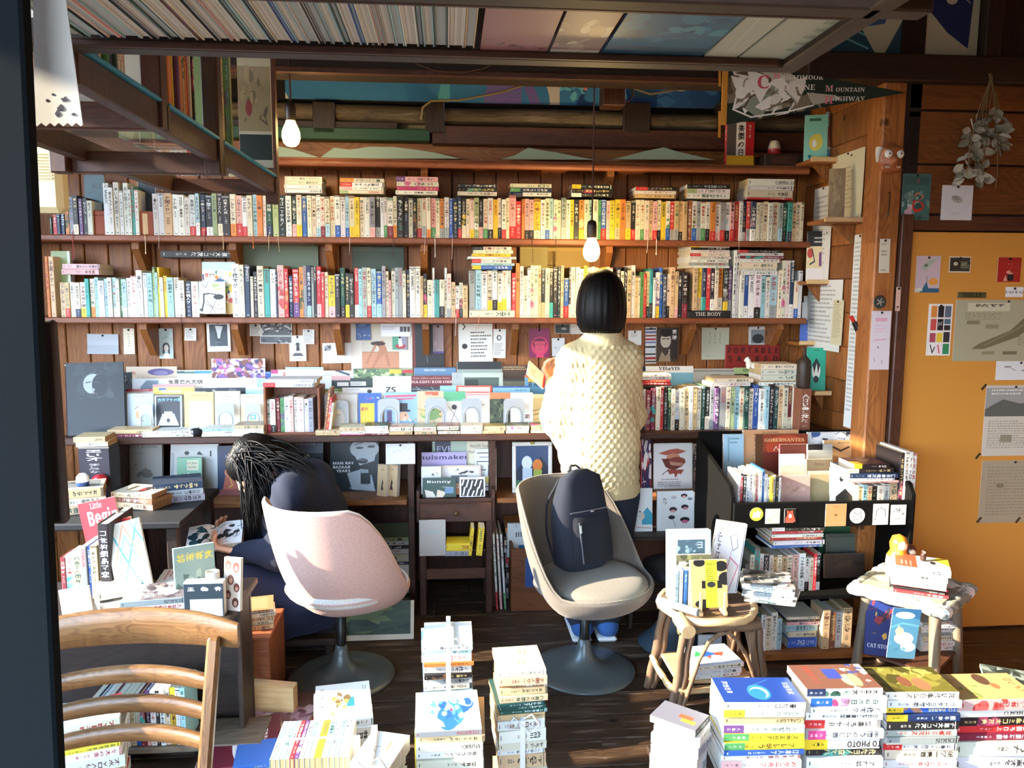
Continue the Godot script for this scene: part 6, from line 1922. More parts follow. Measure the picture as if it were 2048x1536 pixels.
	var front := [
		[252,305,788,"grey blue cover with a curling orange figure in the front row","B a9b9c2;L 7a4a34 3 30 40 50 30 60 45 45 62 60 72;E 42 55 10 16 c98a5a;E 40 80 20 8 b4b0a0;H 30 6 50 1 4 4a5560"],
		[305,364,790,"black cover of a stepped temple titled in Japanese, front row of the counter","B 2a2d31;R 4 3 92 94 d9dcd8;R 9 5 82 90 26282b;K 14 10 13 7fc4e6 古代マヤの暦;P d9d9d2 14 84 30 52 70 52 86 84;R 36 46 28 10 b9b9b2;L 3a3a3a 1 26 60 76 60;L 3a3a3a 1 22 68 80 68;L 3a3a3a 1 18 76 84 76;E 50 70 6 8 2a2a2a"],
		[367,426,785,"orange cover with a white sheet on it in the front row","B e2b06e;R 16 24 76 76 f0eee6;H 24 30 44 3 7 b9b0a0;H 24 8 60 1 4 a5622e"],
		[428,479,783,"cream cover with three small lines in the front row","B e9d8bc;H 22 8 56 1 4 6a5a48;H 28 14 44 1 4 6a5a48;H 30 20 40 1 4 8a7a68"],
		[480,526,789,"tan cover with blue label in the front row beside the crate","B e6cfa6;H 14 6 60 1 5 8a4a2a;R 40 56 26 14 7fb8d9;R 46 60 12 6 f0f0e6"],
		[646,714,790,"grey cover with two eye holes in the front row right of the crate","B d5d2c8;E 36 40 22 24 e6ddc6;E 30 36 2 2 333333;E 42 36 2 2 333333;L b0523a 1.5 22 56 50 58"],
		[715,762,787,"blue cover with yellow panel and red title in the front row","B 2a5cb0;R 10 28 60 72 edc92f;K 12 38 16 b8322a 東文;A 3 16 20 6 70 20 e0503c 2f3f7a 6fa0d0 f0e0a0"],
		[768,836,785,"pale blue circus cover with a top hatted face in the front row","B 8fb3cc;L d0506a 8 6 12 90 10;L d0506a 5 10 20 84 18;R 36 30 32 20 1c1a1c;R 28 48 48 5 1c1a1c;E 56 66 16 18 e6b48e;E 62 62 3 2 222222;A 12 22 4 70 90 26 d9d6c8 c05050 3f6f8a e0c060;R 8 50 14 30 503a6a"],
		[834,887,783,"brown and green fairy tale cover in the front row","B c9b48e;R 30 2 50 10 c05a3a;t 30 10 7 f0e6d2 serif Game;E 50 60 40 24 7c9a5a;A 15 16 10 34 80 50 5f7a46 8a6a40 c9b070 3f5a38"],
		[886,930,784,"green cover with a white comic panel in the front row","B 6fb88a;R 0 0 100 22 58a878;R 10 26 84 70 ece8dc;L 2a2a2a 2 24 40 70 80;L 2a2a2a 2 66 36 34 84;E 50 42 12 10 2a2a2a"],
		[932,979,785,"white cover with a thin red band in the front row","B efece4;R 0 0 100 3 c03a34;R 0 7 100 2 c03a34;H 40 34 50 1 6 3a3a3a"],
		[979,1021,786,"dark green forest cover with orange head in the front row","B 3f4a34;R 0 0 100 18 c97a4a;A 5 30 0 16 100 70 5f6a44 2c3626 8a8460 1f2a1f;R 60 84 30 12 a03a2a"],
		[1021,1066,786,"white cover with red and black characters in the front row","B f0ede4;H 10 5 70 1 5 8a8a80;K 20 60 22 b04a2a 地球西;K 62 60 22 2a2a2a 石"],
		[1066,1112,789,"tan cover of reed like streaks beside the standing reader","B d3ae6c;L 7a5a30 3 0 50 100 34;L 6a4a28 3 0 62 100 48;L 8a6a3a 2 0 76 100 62;R 0 0 100 12 e0c48a"],
	]
	for q in front: stand("display_book",q[3],q[4],q[0],q[1],q[2],0.315,y,{"lean": -0.1,"group": "covers in the front row of the counter","w": 0.012,"tone": "c"})
	for q in [[277,305,808,"before the orange figure cover"],[432,468,806,"before the cream cover with three lines"],[490,521,807,"before the tan cover with blue label"],[650,697,801,"right of the red framed crate"],[755,799,798,"before the circus cover"],[850,893,796,"before the fairy tale cover"],[922,963,797,"before the red banded cover"],[1007,1049,797,"before the forest cover"]]:
		bookend(q[0],q[1],q[2],0.352,q[3])
	var kk := at_z(901,860,0.45).x - at_z(900,860,0.45).x
	var piles := [[262,84,"m7 e8","B d9b98a;R 20 20 60 50 c9a06a;H 30 34 40 3 8 6a4a30","tan old paperback topping the front pile below the orange figure cover"],[336,94,"c6 q6","B e3dccb;H 14 20 70 6 8 8a8478","pale paperback with small print topping the pile under the temple cover"],[438,62,"q5 c6 s5","B d3cdb8;R 10 10 80 80 ddd8c8;H 20 24 60 4 8 a5a090","plastic wrapped pale paperback topping the pile before the three lined cover"],[498,56,"c8 c7 e7","B a5937a;R 16 16 68 60 b9a78a","brown worn paperback topping the pile beside the crate"],[656,48,"e5 e5","B c2b294;A 4 8 20 20 60 60 8a7a5a d9c9a8","tan spotted paperback topping the first pile right of the crate"],[704,50,"i2 c6 e8","B cfd0b4;A 6 10 10 10 80 60 8a9a5a e6e0c8","pale green paperback topping the second pile right of the crate"],[754,46,"m3 c7 q8","B 4a5a3a;A 7 12 10 10 80 80 8fa06a c9a07a 6a3a3a","leafy dark paperback topping the third pile right of the crate"],[803,46,"e6 c9","B d9cbb8;A 8 14 10 10 80 80 7a5a8a c05a4a efe6d8","pale paperback with purple figures topping a front pile"],[851,44,"e6 c9","B a9b09a;R 8 8 84 84 b9c0aa;H 20 30 50 4 8 6a705f","grey green paperback topping the pile before the fairy tale cover"],[897,44,"c6 k2 c8","B b08a86;A 9 10 10 10 80 80 8a6a6a d9c0b8","dusky rose paperback topping a front pile"],[943,44,"c7 c9","B e3dbc4;L 6a4a30 4 34 50 62 44","brown marked cream paperback topping a front pile"],[988,44,"e6 e8","B b9a06a;L 6f7a3a 6 0 70 100 20;A 10 10 0 0 100 100 8a8a4a d3c08a","olive and tan paperback topping a front pile"],[1035,46,"c6 c9","B 5f6048;L c9c08a 4 0 80 100 30","dark olive paperback topping a front pile"],[1083,44,"c7 e8","B 4fae4a;P d9447c 10 100 50 30 95 100","green paperback with a pink peak beside the standing reader"]]
	for q in piles:
		pile(q[2],at_z(q[0],862,0.455).x,y,0.462,kk,q[1],0.105,"in the counter edge pile %s" % ("under the " + q[4].split(" topping")[0].split(" beside")[0]),"little piles along the counter edge",{"cover": q[3],"label": q[4],"slide": 0.003,"mess": 0.05,"pages": "pages_yellowed"})
	var bean := MB.new(); bean.lathe([Vector2(0.0,0),Vector2(0.022,0.002),Vector2(0.03,0.012),Vector2(0.026,0.024),Vector2(0.012,0.031),Vector2(0.0,0.032)],20)
	var bt := thing("paperweight","small black rounded paperweight on the counter edge between paperback piles","paperweight",Vector3(at_z(391,862,0.43).x,y,0.43))
	part("stone",bean.done(),plain("black_felt","15171a",0.9),bt)
	var ca := at_z(529,866,0.44); var cb := at_z(641,866,0.44)
	var cw := cb.x - ca.x; var chh := at_z(580,776,0.44).y - y
	var ct := thing("book_crate","small open crate with red brown edges full of slim books on the counter","crate",Vector3((ca.x + cb.x) * 0.5,y,0.36))
	for s in [-1.0,1.0]: part("side",bx(Vector3(0.01,chh,0.16),0.002,Vector3(s * (cw / 2 - 0.005),chh / 2,0)),M.red_up1,ct)
	part("floor",bx(Vector3(cw - 0.02,0.01,0.16),0.001,Vector3(0,0.005,0)),M.red_wide1,ct)
	part("back",bx(Vector3(cw - 0.02,chh,0.008),0.001,Vector3(0,chh / 2,-0.076)),M.red_up2,ct)
	book_row("c.r9:66 w.k10:66 m9:68 g8:68 q9:70 p9:72 w9:70 w12:70 w8:66 a10:68",533,628,864,y + 0.0105,0.425,68,"in the red edged crate on the counter","spines in the counter crate",{"d": 0.1})
	pile("w.r9 w7",at_z(580,780,0.42).x,y + chh + 0.001,0.43,kk,100,0.14,"on the red edged counter crate","books lying on the counter crate",{"mess": 0.03})
	for k in 3:
		var lx := at_z(640 + k * 5,860,0.43)
		book("upright_book","%s book leaning %s against the right side of the counter crate" % [["brown","rust red","cream"][k],["first","second","last"][k]],Vector3(lx.x + 0.018,y + 0.0004,0.43),{"w": 0.011,"h": [0.2,0.165,0.14][k],"d": 0.12,"tone": ["u","r","c"][k],"roll": -0.14,"group": "books leaning on the counter crate"})
	var R := "e6:80 w.k8:80 m10:78 m10:82 c9:84 r7:84 k8:80 d6:82 c8:80 w.k9:78 c10:80 e9:82 w7:84 e8:84 c9:84 d8:86 k.c9:84 a8:84 v10:82 a13:84 c9:84 l9:84 s9:84 c9:82 d11:84 c9:80 b11:86 w11:80 s9:84 k10:88 d9:82 e9:84 c10:86 m.c9:84 c10:88"
	book_row(R,1276,1592,866,y,0.42,84,"from the reader in the dim row right of the standing reader","books in the dim counter row",{"d": 0.13})
	pile("k5 r6 r5 w7 q5",at_z(1300,780,0.38).x,y + 88 * kk,0.40,kk,82,0.13,"of the reddish pile beside the standing reader","books lying over the dim row",{"mess": 0.05})
	pile("w8 c9",at_z(1460,775,0.38).x,y + 90 * kk,0.41,kk,84,0.13,"of the two lying on the middle of the dim row","books lying over the dim row",{"mess": 0.06})
	pile("w8:90 e3:90 q12 q12 c11",at_z(1553,775,0.38).x,y + 90 * kk,0.40,kk,76,0.14,"of the thick volumes at the wall end of the dim row","books lying over the dim row",{"mess": 0.04})
	var behind := [[1272,1296,734,"dark blue box standing behind the reddish pile","B 1f2f44;T 50 30 14 5f8fb0 bold A"],[1292,1388,733,"white magazine headed VIS-A-VIS behind the reddish pile","B ece9df;T 50 5 8 17181a serifbold VISaVIS;R 0 12 100 88 7fb6c6"],[1386,1472,738,"grey cover with a small label behind the dim row","B b9b5a6;R 0 3 100 3 8a8578;T 55 12 5 4a4a44 serif unseen"],[1470,1512,736,"green cover lettered RAIN behind the dim row","B a5b878;T 55 5 7 1d2018 serifbold RAIN;R 0 12 100 88 2a2422;E 50 26 26 10 b83a2a"]]
	for q in behind: stand("display_magazine",q[3],q[4],q[0],q[1],q[2],0.2,y,{"lean": -0.08,"group": "covers behind the dim row","w": 0.008})
	var sa := at_z(1452,745,0.09); var sb := at_z(1563,690,0.09)
	var sg := thing("letter_board","red board cut with black block letters PORTABLE SACRED against the plank wall","sign",Vector3((sa.x + sb.x) * 0.5,0,0.07))
	var bw := sb.x - sa.x; var bh := sb.y - y
	part("board",bx(Vector3(bw,bh,0.012),0.003,Vector3(0,y + bh / 2,0)),plain("sign_red","8e2318",0.6),sg)
	var rows := ["PORTABLE","SACRED"]
	for r in 2:
		for i in rows[r].length():
			var tm := TextMesh.new(); var f := SystemFont.new(); f.font_names = ["Droid Sans Mono"]; f.font_weight = 700
			tm.font = f; tm.text = rows[r][i]; tm.font_size = 36; tm.pixel_size = 0.00105; tm.depth = 0.003
			part("letter",tm,plain("letter_black","1a0f0d",0.6),sg,Vector3(-bw / 2 + bw * (i + 0.5) / rows[r].length(),y + bh - 0.028 - r * 0.042,0.0075))
	var dg := Flesh.new(); dg.K = 0.008
	var D := at_z(1500,736,0.3)
	dg.bone(Vector3(-0.006,0.02,0),Vector3(0.012,0.014,0),0.013,0.013); dg.bone(Vector3(-0.006,0.022,0),Vector3(-0.012,0.042,0),0.009,0.012); dg.bone(Vector3(-0.012,0.042,0),Vector3(-0.024,0.038,0),0.009,0.006)
	for e in [[-0.01,0.007],[-0.01,-0.007],[0.014,0.007],[0.014,-0.007]]: dg.bone(Vector3(e[0],0.016,e[1]),Vector3(e[0],0.004,e[1]),0.006,0.006)
	var dt := thing("dog_figurine","tiny white dog figurine in front of the red letter board","figurine",Vector3(D.x,y + 90 * kk + 0.001,0.3))
	part("body",dg.mesh(0.0022),plain("china_white","e9e6dc",0.3),dt)
	var em := MB.new(); em.tube([Vector3(-0.011,0.052,0.009),Vector3(-0.007,0.044,0.012)],[0.004,0.002],8); part("ear",em.done(),plain("china_grey","55504a",0.4),dt)
	dt.position = Vector3(D.x,at_z(1500,737,0.3).y,0.3)
	var jt := thing("clay_bottle","dark brown clay bottle with a narrow neck at the wall end of the counter","bottle",Vector3(at_z(1600,775,0.44).x,y,0.47))
	var jm := MB.new(); jm.lathe([Vector2(0,0),Vector2(0.026,0),Vector2(0.03,0.01),Vector2(0.031,0.1),Vector2(0.028,0.125),Vector2(0.014,0.14),Vector2(0.007,0.15),Vector2(0.006,0.175),Vector2(0.008,0.18),Vector2(0,0.18)],24)
	jt.position.y = at_z(1600,776,0.47).y
	part("vessel",jm.done(),plain("dark_clay","33261d",0.5),jt)
	var ja := at_z(1600,776,0.47).y - y
	book("upright_block","short dark wooden block under the clay bottle at the wall end of the counter",Vector3(jt.position.x,y,0.505),{"w": 0.05,"h": ja - 0.001,"d": 0.07,"tone": "u","category": "block"}) if ja > 0.02 else null
	var pb := stand("portrait_book","large dark book with a shadowy woman's portrait standing at the left end","B 1f272b;E 46 34 28 24 2c3438;A 44 50 18 8 66 50 2a3236 343c40 22292d;E 46 30 17 20 9aa0a0;E 58 32 14 22 1d2428;L 3a4246 2 34 28 42 27;L 3a4246 2 50 27 57 29;E 46 38 3 3 8a9090;L 5a4a4a 2 42 43 52 43;P 1f272b 20 50 80 50 80 70 20 70",136,242,726,0.36,CTR,{"lean": -0.14,"tone": "k","w": 0.02,"yaw": 0.25,"hard": true})
func wall_cards():
	var z := 0.0
	var L := [
		["postcard","pale blue grey landscape postcard, first from the dark post on the plank wall","B b9c0c6;R 0 55 100 45 aab0b4;L 8a9298 1 10 66 60 70;L 8a9298 1 50 78 90 74",176,668,236,708,"postcard"],
		["note_slip","narrow cream slip pinned left of the first lower bracket","B e6dcbc;H 40 20 20 6 9 a59a78",249,657,268,708,"note"],
		["bookmark","pale green bookmark with a black haired girl pinned beside the bracket","B b9c9c0;A 3 14 0 0 100 60 a5bab2 cfd9d2;E 50 62 26 22 1c1c1c;E 50 66 16 18 e6d6c6;R 24 70 14 14 1c1c1c;R 62 70 14 14 1c1c1c;P e9e4da 26 100 36 82 64 82 76 100",320,657,345,717,"bookmark"],
		["note_slip","small typed note pinned left of the waterfall photograph","B e9e6da;H 10 12 80 7 11 5a5a5a",370,656,392,681,"note"],
		["photo_card","black and white waterfall photograph in a white border","B efece4;R 12 10 76 72 2a3440;P d9dee0 36 14 70 16 60 40 56 56 46 56 44 40;P 3f4a54 12 82 12 40 30 30 40 60 50 82;P 33404a 88 82 88 44 72 30 60 62 54 82;L aab4b8 1 36 68 62 70",416,643,460,703,"photograph"],
		["note_slip","small typed note tucked beside the street photograph","B e3dfd0;H 10 12 80 7 11 6a6a6a",500,648,524,672,"note"],
		["photo_card","black and white street photograph full of lettering under the second shelf","B d9d9d2;R 3 4 94 92 4a4d4c;A 7 40 4 6 92 40 d3d3cc 1d1d1d 8a8c8a f0f0ea;R 4 60 92 8 b0b2ae;A 8 20 4 64 92 30 2a2a2a a9aba8 6a6c6a",521,645,583,687,"photograph"],
		["print_card","white card printed with a black bell shaped figure","B efeee8;E 50 40 26 30 d3d5d3;P 2a2a2a 40 60 44 34 58 34 62 60;E 50 34 12 9 3a3a3a;P 4a4a4a 16 80 84 80 70 68 30 68;L 8a8a8a 2 30 22 50 12 70 22;H 20 88 60 1 5 4a4a4a",580,671,612,722,"card"],
		["note_slip","small lined note right of the bell figure card","B e6e3d8;H 8 8 84 9 10 7a7a7a",606,659,628,688,"note"],
		["print_card","white card with a small stamp like drawing in its corner","B efece2;R 8 8 22 30 8a8c8a;A 9 12 8 8 22 30 1d1d1d efece2;H 40 60 50 4 8 b5b0a0",646,686,704,726,"card"],
		["poster","desert poster of a bending bare figure, largest print on the plank wall","B ddd0be;R 18 0 60 78 cdc3ae;R 18 64 60 36 c88a66;R 18 62 60 2 b0805f;P b57a58 40 44 52 40 58 56 64 90 60 92 54 66 44 80 36 96 32 96 40 76 46 56;E 44 46 12 6 3a2418;L b57a58 4 40 50 30 72 26 84",703,640,824,742,"poster"],
		["poster","black poster behind the middle bracket","B 1a1a1b;R 0 0 8 100 7a2a20;L 6a6a6a 2 44 70 46 88",827,640,888,736,"poster"],
		["print_sheet","white programme sheet with small lines beside the black poster","B eae7dc;L 1d1d1d 3 12 6 20 16 14 22;L 2a2a2a 3 40 6 52 3 64 7 78 4 92 8;E 18 62 8 9 2a2a2a;H 36 28 60 8 8 5a5a54;R 50 22 2 2 2a2a2a",918,640,986,724,"sheet"],
		["print_sheet","narrow white leaflet overlapping the programme sheet","B e6e4da;E 46 30 20 14 6a6c6a;E 48 30 10 8 e6e4da;H 10 50 80 6 7 8a8a84",986,658,1011,716,"leaflet"],
		["print_card","magenta print of a hooded face with closed eyes","B 8f2a5a;E 52 60 42 46 e0406a;R 34 86 36 14 e0406a;E 52 52 32 28 7a2050;P e0506e 26 44 80 44 72 78 52 86 32 78;L 8f2a5a 2 32 54 44 56;L 8f2a5a 2 58 56 72 54;L 8f2a5a 2 52 46 52 64;L 8f2a5a 2 44 72 60 72",1058,657,1100,715,"print"],
		["photo_card","small dark photograph just left of the standing reader's hair","B d0cdbf;R 4 6 92 88 3f4440;E 60 50 18 20 9aa09a",1109,648,1140,667,"photograph"],
		["note_slip","small white card right of the small dark photograph","B e3e1d4;L 4a4a4a 3 10 30 30 30",1141,647,1170,668,"card"],
		["note_slip","white card half hidden behind the standing reader's shoulder","B dfe2de;A 9 8 20 50 60 40 9aa29a b9c0ba",1104,676,1130,712,"card"],
		["note_slip","white card peeping out above the standing reader's other shoulder","B e6e3d8;H 20 20 60 3 10 9a9a90",1256,661,1283,690,"card"],
		["print_sheet","cream sheet with columns of faint letters","B cfcdb0;V 26 12 9 8a8c78 いまるしとな;V 44 12 9 8a8c78 はにかたつび;V 62 12 9 8a8c78 うをすのしる;H 14 88 30 1 4 8a8c78",1402,655,1459,719,"sheet"],
		["photo_card","small photograph of a dark round stone above the red board","B dcdad0;R 14 16 72 70 8a8f90;E 50 62 30 34 33373a",1496,653,1536,692,"photograph"],
		["print_sheet","striped blue, red and white sheet left of the portrait cover","B d9d4c6;R 0 4 100 4 2a3050;R 0 12 100 5 6a6aa0;R 0 22 100 4 8a3a30;R 0 31 100 5 b02a3a;R 0 40 100 4 5a6aa0;R 0 52 100 5 2a2a3a;R 0 62 100 5 d0d0cc;R 0 72 100 4 2a2a30;R 0 82 100 6 a02a2a;R 0 92 100 4 3a3a4a",1290,654,1314,727,"sheet"],
	]
	for q in L: card(q[0],q[1],q[7],q[2],q[3],q[4],q[5],q[6],z,{"roll": rng.randf_range(-0.02,0.02)})
	for q in [["print_card","deep blue card with a row of white figures pinned on the desert poster","B 24508f;R 10 4 80 4 1d3f74;H 20 14 60 2 7 9fb8d9;A 3 14 8 66 84 24 e9eef2 cfd9e6 24508f",712,643,741,680],["print_card","white flyer with three small dark portraits pinned on the desert poster","B e9ebec;t 6 12 9 9aa8b8 sans FOUNDING;H 6 30 50 3 10 8a98a8;R 64 34 10 34 3a2f4a;R 76 34 10 34 2a2a2a;R 88 34 9 34 4a3040",762,643,821,673],["print_card","green card with a white seated figure on a red sofa","B 4f9a78;R 55 0 45 100 8a8a98;E 56 76 36 24 b02a34;E 52 24 12 12 f0efec;P f0efec 40 34 64 34 70 74 44 78",785,672,814,699],["bookmark","tall mauve slip pinned on the black poster","B b09a9c;R 0 92 100 8 5a4a86;A 4 10 0 0 100 90 a88f90 c0acae",866,650,887,707]]:
		card(q[0],q[1],"card",q[2],q[3],q[4],q[5],q[6],z + 0.008,{"curl": 0.003})
	card("paper_strip","pale green strip of paper under the lower wall shelf","paper","B a9b894",378,637,461,646,0.02,{"curl": 0.0})
	face("display_book","brown book with a man's portrait and large white characters against the wall","B 3f352c;E 42 38 24 32 b9ad98;R 20 6 44 12 1d1916;E 42 18 26 14 1d1916;L 2a241f 4 28 34 38 33;L 2a241f 4 46 33 56 34;L 2a241f 3 38 60 48 60;P 8a7a62 10 100 24 70 42 84 60 70 66 100;R 66 2 30 90 2a241f;V 70 5 22 efece2 西術時金;V 54 64 9 d9d3c4 林文",1311,655,1357,723,0.05,{"lean": -0.03,"tone": "u"})
	for q in [[485,636,487,503,"grey green folder lying behind the second row under the upper shelf bracket"],[704,808,494,508,"dark grey green board behind the second row below the lamp piles"],[1040,1112,489,506,"yellowish folder with a leaf behind the second row by the grey box"],[1095,1180,494,510,"ochre envelope behind the second row beside the lower lamp"]]:
		var a := at_z(q[0],q[3],0.025); var b := at_z(q[1],q[2],0.025)
		var t := thing("folder",q[4],"folder",Vector3((a.x + b.x) * 0.5,SH2 + 0.001,0.02),0.0,"folders behind the second row")
		var hh := b.y - SH2
		part("board",bx(Vector3(b.x - a.x,hh,0.003),0.001,Vector3(0,hh / 2,0.002)),col(["6f7a62","4c5a4e","a89a5a","a8893f"][[485,704,1040,1095].find(q[0])]),t)
		part("flap",bx(Vector3((b.x - a.x) * 0.98,0.02,0.0015),0,Vector3(0,hh - 0.012,0.0045)),col(["7f8a70","5a685c","b8aa6a","b8994f"][[485,704,1040,1095].find(q[0])]),t)
	var rb := [[145,465,32,"b03a3a"],[290,466,22,"d9c9a0"],[318,466,12,"d9d0b8"],[410,468,16,"2a2622"],[446,468,12,"d9c9a0"],[506,468,10,"d97a3a"],[538,468,14,"d9c9a0"],[556,468,16,"d9d0b8"],[700,470,20,"d9d3c4"],[786,470,24,"4a3a34"],[850,472,18,"d9d3c4"],[870,472,24,"e3dccb"],[905,474,28,"d9c0b0"],[1065,474,34,"4a3a34"],[1112,474,28,"4a3a34"],[1296,476,12,"e3dccb"],[1313,476,16,"e9e4da"],[1478,476,14,"d9d3c4"],[362,630,18,"5a3a2a"],[912,634,22,"e3d9cc"],[958,634,10,"d9a070"]]
	for q in rb:
		var p := at_z(q[0],q[1],0.222)
		var yy := SH1 if q[1] < 500 else SH2
		var b := MB.new(); var L2: float = q[2] * 0.00235 + 0.02
		var sw := rng.randf_range(-0.004,0.004)
		b.bar(Vector3(0,0.02,-0.014),Vector3(0,0.001,0.0025),0.0025,0.0008); b.bar(Vector3(0,0.001,0.0025),Vector3(sw,-L2,0.004),0.0025,0.0008); b.bar(Vector3(sw,-L2,0.004),Vector3(sw * 1.6,-L2 - 0.012,0.0045),0.004,0.001)
		var t := thing("bookmark_ribbon","%s ribbon marker hanging over the %s wall shelf edge, %s" % [{"b": "red","d": "cream","2": "black","4": "dark","e": "white","5": "brown"}[q[3][0]],"upper" if q[1] < 500 else "lower",nth(rb.find(q) + 1 if q[1] < 500 else rb.find(q) - 17) + " along it"],"bookmark",Vector3(p.x,yy,0.222),0.0,"ribbon markers hanging from the shelves")
		part("ribbon",b.done(),col(q[3],0.8),t)
func lower_display():
	var y := 0.5345
	var S := func(kind,label,spec,x0,x1,yt,z,ys,o := {}): return stand(kind,label,spec,x0,x1,yt,z,ys,o)
	S.call("art_book","large grey book with faint letters and a crouching figure under the counter's left end","B a9a69c;T 52 12 7 6a675f serif AUGUSTE_RODIN;T 52 24 4 7a776f serif Sacred_Dance;A 3 14 45 45 30 40 7f7c72 8a877c 6f6c62;E 70 66 12 8 77736a",217,322,884,0.2,y,{"w": 0.02,"tone": "a"})
	S.call("art_book","tall white book with three small dark marks leaning under the counter","B d9dad6;R 2 26 6 60 b9bcb8;E 34 26 5 5 2a2a2a;P 2a2a2a 54 28 60 22 68 29;L 2a2a2a 3 84 22 84 30",336,432,880,0.24,y,{"w": 0.018,"roll": -0.03})
	S.call("art_book","green book with pale looping leaves and a cream label under the counter","B 8fbf9a;R 40 6 46 26 e3dcb8;T 62 14 8 5a5a44 mono OSIMOE;T 62 24 8 5a5a44 mono SUTRA;E 40 70 22 12 c9e0c0;L 5f9a70 3 20 40 40 52 60 44 84 54;A 2 14 6 34 88 60 a9d3b0 7fb08a cfe6cc",352,402,917,0.31,y,{"tone": "l","w": 0.02})
	S.call("magazine","dark blue magazine with a seated red figure under the counter by the reader","B 2a3550;E 50 40 16 12 c98a70;P b5604a 20 90 34 54 66 54 84 90;E 50 54 22 14 c97a5a;L d9b83a 3 50 66 60 80 46 84;T 50 22 7 9fb0d0 sans MISORA;R 0 88 100 12 8a4a44",433,482,893,0.28,y,{"tone": "n"})
	S.call("art_book","glossy dark photo book of a crowd behind the seated reader","B 3a4048;R 0 0 100 30 6f7a86;H 44 4 50 2 8 aab4bc;A 7 50 0 36 100 50 1f2226 8a6a5a c9a98f 4a3a34 d9c9b8;R 0 80 100 20 1b1d20;L c9d0d6 1 6 10 40 4;L c9d0d6 1 50 14 70 6",546,645,876,0.22,y,{"tone": "k","w": 0.02})
	S.call("art_book","dark photo book MAN RAY BAZAAR YEARS with a pale woman's face","B 1c2427;E 70 22 30 26 aab2b4;P aab2b4 42 20 60 52 90 44 96 20;E 60 20 8 3 3a4044;E 84 18 8 3 3a4044;L 3a4044 2 50 14 66 11;E 66 44 11 7 202628;E 66 42 9 3 5a6062;P aab2b4 34 66 60 60 84 70 92 100 44 96;P 8f989a 60 58 78 60 78 90 64 86;R 62 66 20 20 1c2427;t 4 48 7 f2f4f2 bold MAN_RAY;t 4 55 7 f2f4f2 bold BAZAAR;t 12 62 7 f2f4f2 bold YEARS;t 38 94 5 d9dcdc serif Rizzo",658,757,876,0.25,y,{"tone": "k","w": 0.025,"hard": true})
	for q in [[752,772,"tan small book beside a twin leaning on the dark photo book",0.5],[768,793,"tan small book with a black figure leaning on the dark photo book",0.35]]:
		S.call("small_book",q[2],"B c9a87c;L 6a4a30 1 10 5 90 5;T 50 16 8 5a4632 serif Fables;P 2a2018 40 80 52 46 62 56 56 66 66 80",q[0],q[1],930,0.345,y,{"tone": "e","w": 0.024,"yaw": -0.5,"group": "small tan books"})
	card("print_card","white card with faint violet rings pinned on the dark panel","card","B e3e0dc;E 70 24 12 9 d0c4d6;E 70 24 9 6 e3e0dc;E 84 76 10 7 cfc2d4;E 84 76 7 5 e3e0dc;A 3 6 10 10 40 70 d9d3dc",772,887,830,928,0.38)
	S.call("magazine","pale green magazine with a dark haired head behind the stand's bin","B b5c7b0;R 6 4 34 34 27294a;t 8 22 16 c9cfe0 sans EVE;E 74 46 28 26 1b191a;R 54 50 36 30 d9a98a;E 62 54 3 2 1b191a;E 82 54 3 2 1b191a",864,956,878,0.22,y)
	var fr := at_z(1064,986,0.32)
	var ft := thing("framed_picture","white framed picture of two standing shapes before night mountains, by the chair back","picture",Vector3(fr.x,y,0.33))
	ft.rotation.x = -0.08
	var fw := (at_z(1104,930,0.32).x - at_z(1024,930,0.32).x); var fh := at_z(1064,884,0.32).y - y
	for e in [[0,fh - 0.009,fw,0.018],[0,0.009,fw,0.018],[-fw / 2 + 0.009,fh / 2,0.018,fh - 0.036],[fw / 2 - 0.009,fh / 2,0.018,fh - 0.036]]: part("frame",bx(Vector3(e[2],e[3],0.014),0.003,Vector3(e[0],e[1],0)),plain("frame_white","d9d6cc",0.5),ft)
	var pm := MB.new(); pm.box(Vector3(0,fh / 2,-0.002),Vector3(fw - 0.034,fh - 0.034,0.004))
	part("print",pm.done(),picture_mat("B 27456a;P 16273f 0 60 30 30 50 50 76 26 100 50 100 100 0 100;E 34 40 16 22 c9d3dc;R 20 52 30 30 aebfd0;E 66 46 15 20 c9763a;R 54 56 26 26 8fa04a;R 0 80 100 20 2f6a4a",128,176,0.3),ft)
	part("clip",bx(Vector3(0.018,0.014,0.006),0.002,Vector3(0,fh - 0.004,0.009)),plain("clip_brass","8a7a3a",0.4,0.5),ft)
	S.call("art_book","red and blue patterned book edge behind the standing reader's hip","B 3a2a4a;A 3 30 0 0 100 100 c8322a d9d0c8 2a3a6a 8a2a2a efe6dc",1284,1304,880,0.3,y,{"tone": "r"})
	S.call("art_book","white book with a red hatted moustached figure under the counter right of the reader","B e3e0d8;P b5604a 12 22 40 14 60 12 84 18 64 24 30 26;E 50 32 18 14 c98a6a;P 6a3428 20 34 80 34 74 50 50 60 30 52;E 60 40 22 14 8a4434;P c08a74 40 40 76 44 70 50 44 48;P 9a4a3a 34 58 78 58 70 68 62 66 56 76 52 66 40 68;L 5a3a30 2 22 68 40 56;H 20 78 64 1 4 6a625a;H 10 84 80 3 4 6a625a",1309,1386,888,0.3,y,{"tone": "w","w": 0.018})
	S.call("art_book","dark mottled book beside the moustached figure's book","B 4a4038;A 4 26 0 0 100 100 6a5a50 8a6a5a 3a302a a58a74;V 14 6 26 d9d0c0 いる",1386,1412,889,0.3,y,{"tone": "k","w": 0.02})
	S.call("art_book","yellow edged book under the counter near the rack","B d9cf3a;R 0 0 20 100 f0ea7a",1413,1422,892,0.3,y,{"tone": "y"})
	S.call("art_book","grey book with dark printed lines under the counter near the rack","B a9b0b0;H 10 20 80 8 8 4a5356;V 20 4 26 2a2a2a 大",1424,1447,900,0.3,y,{"tone": "a"})
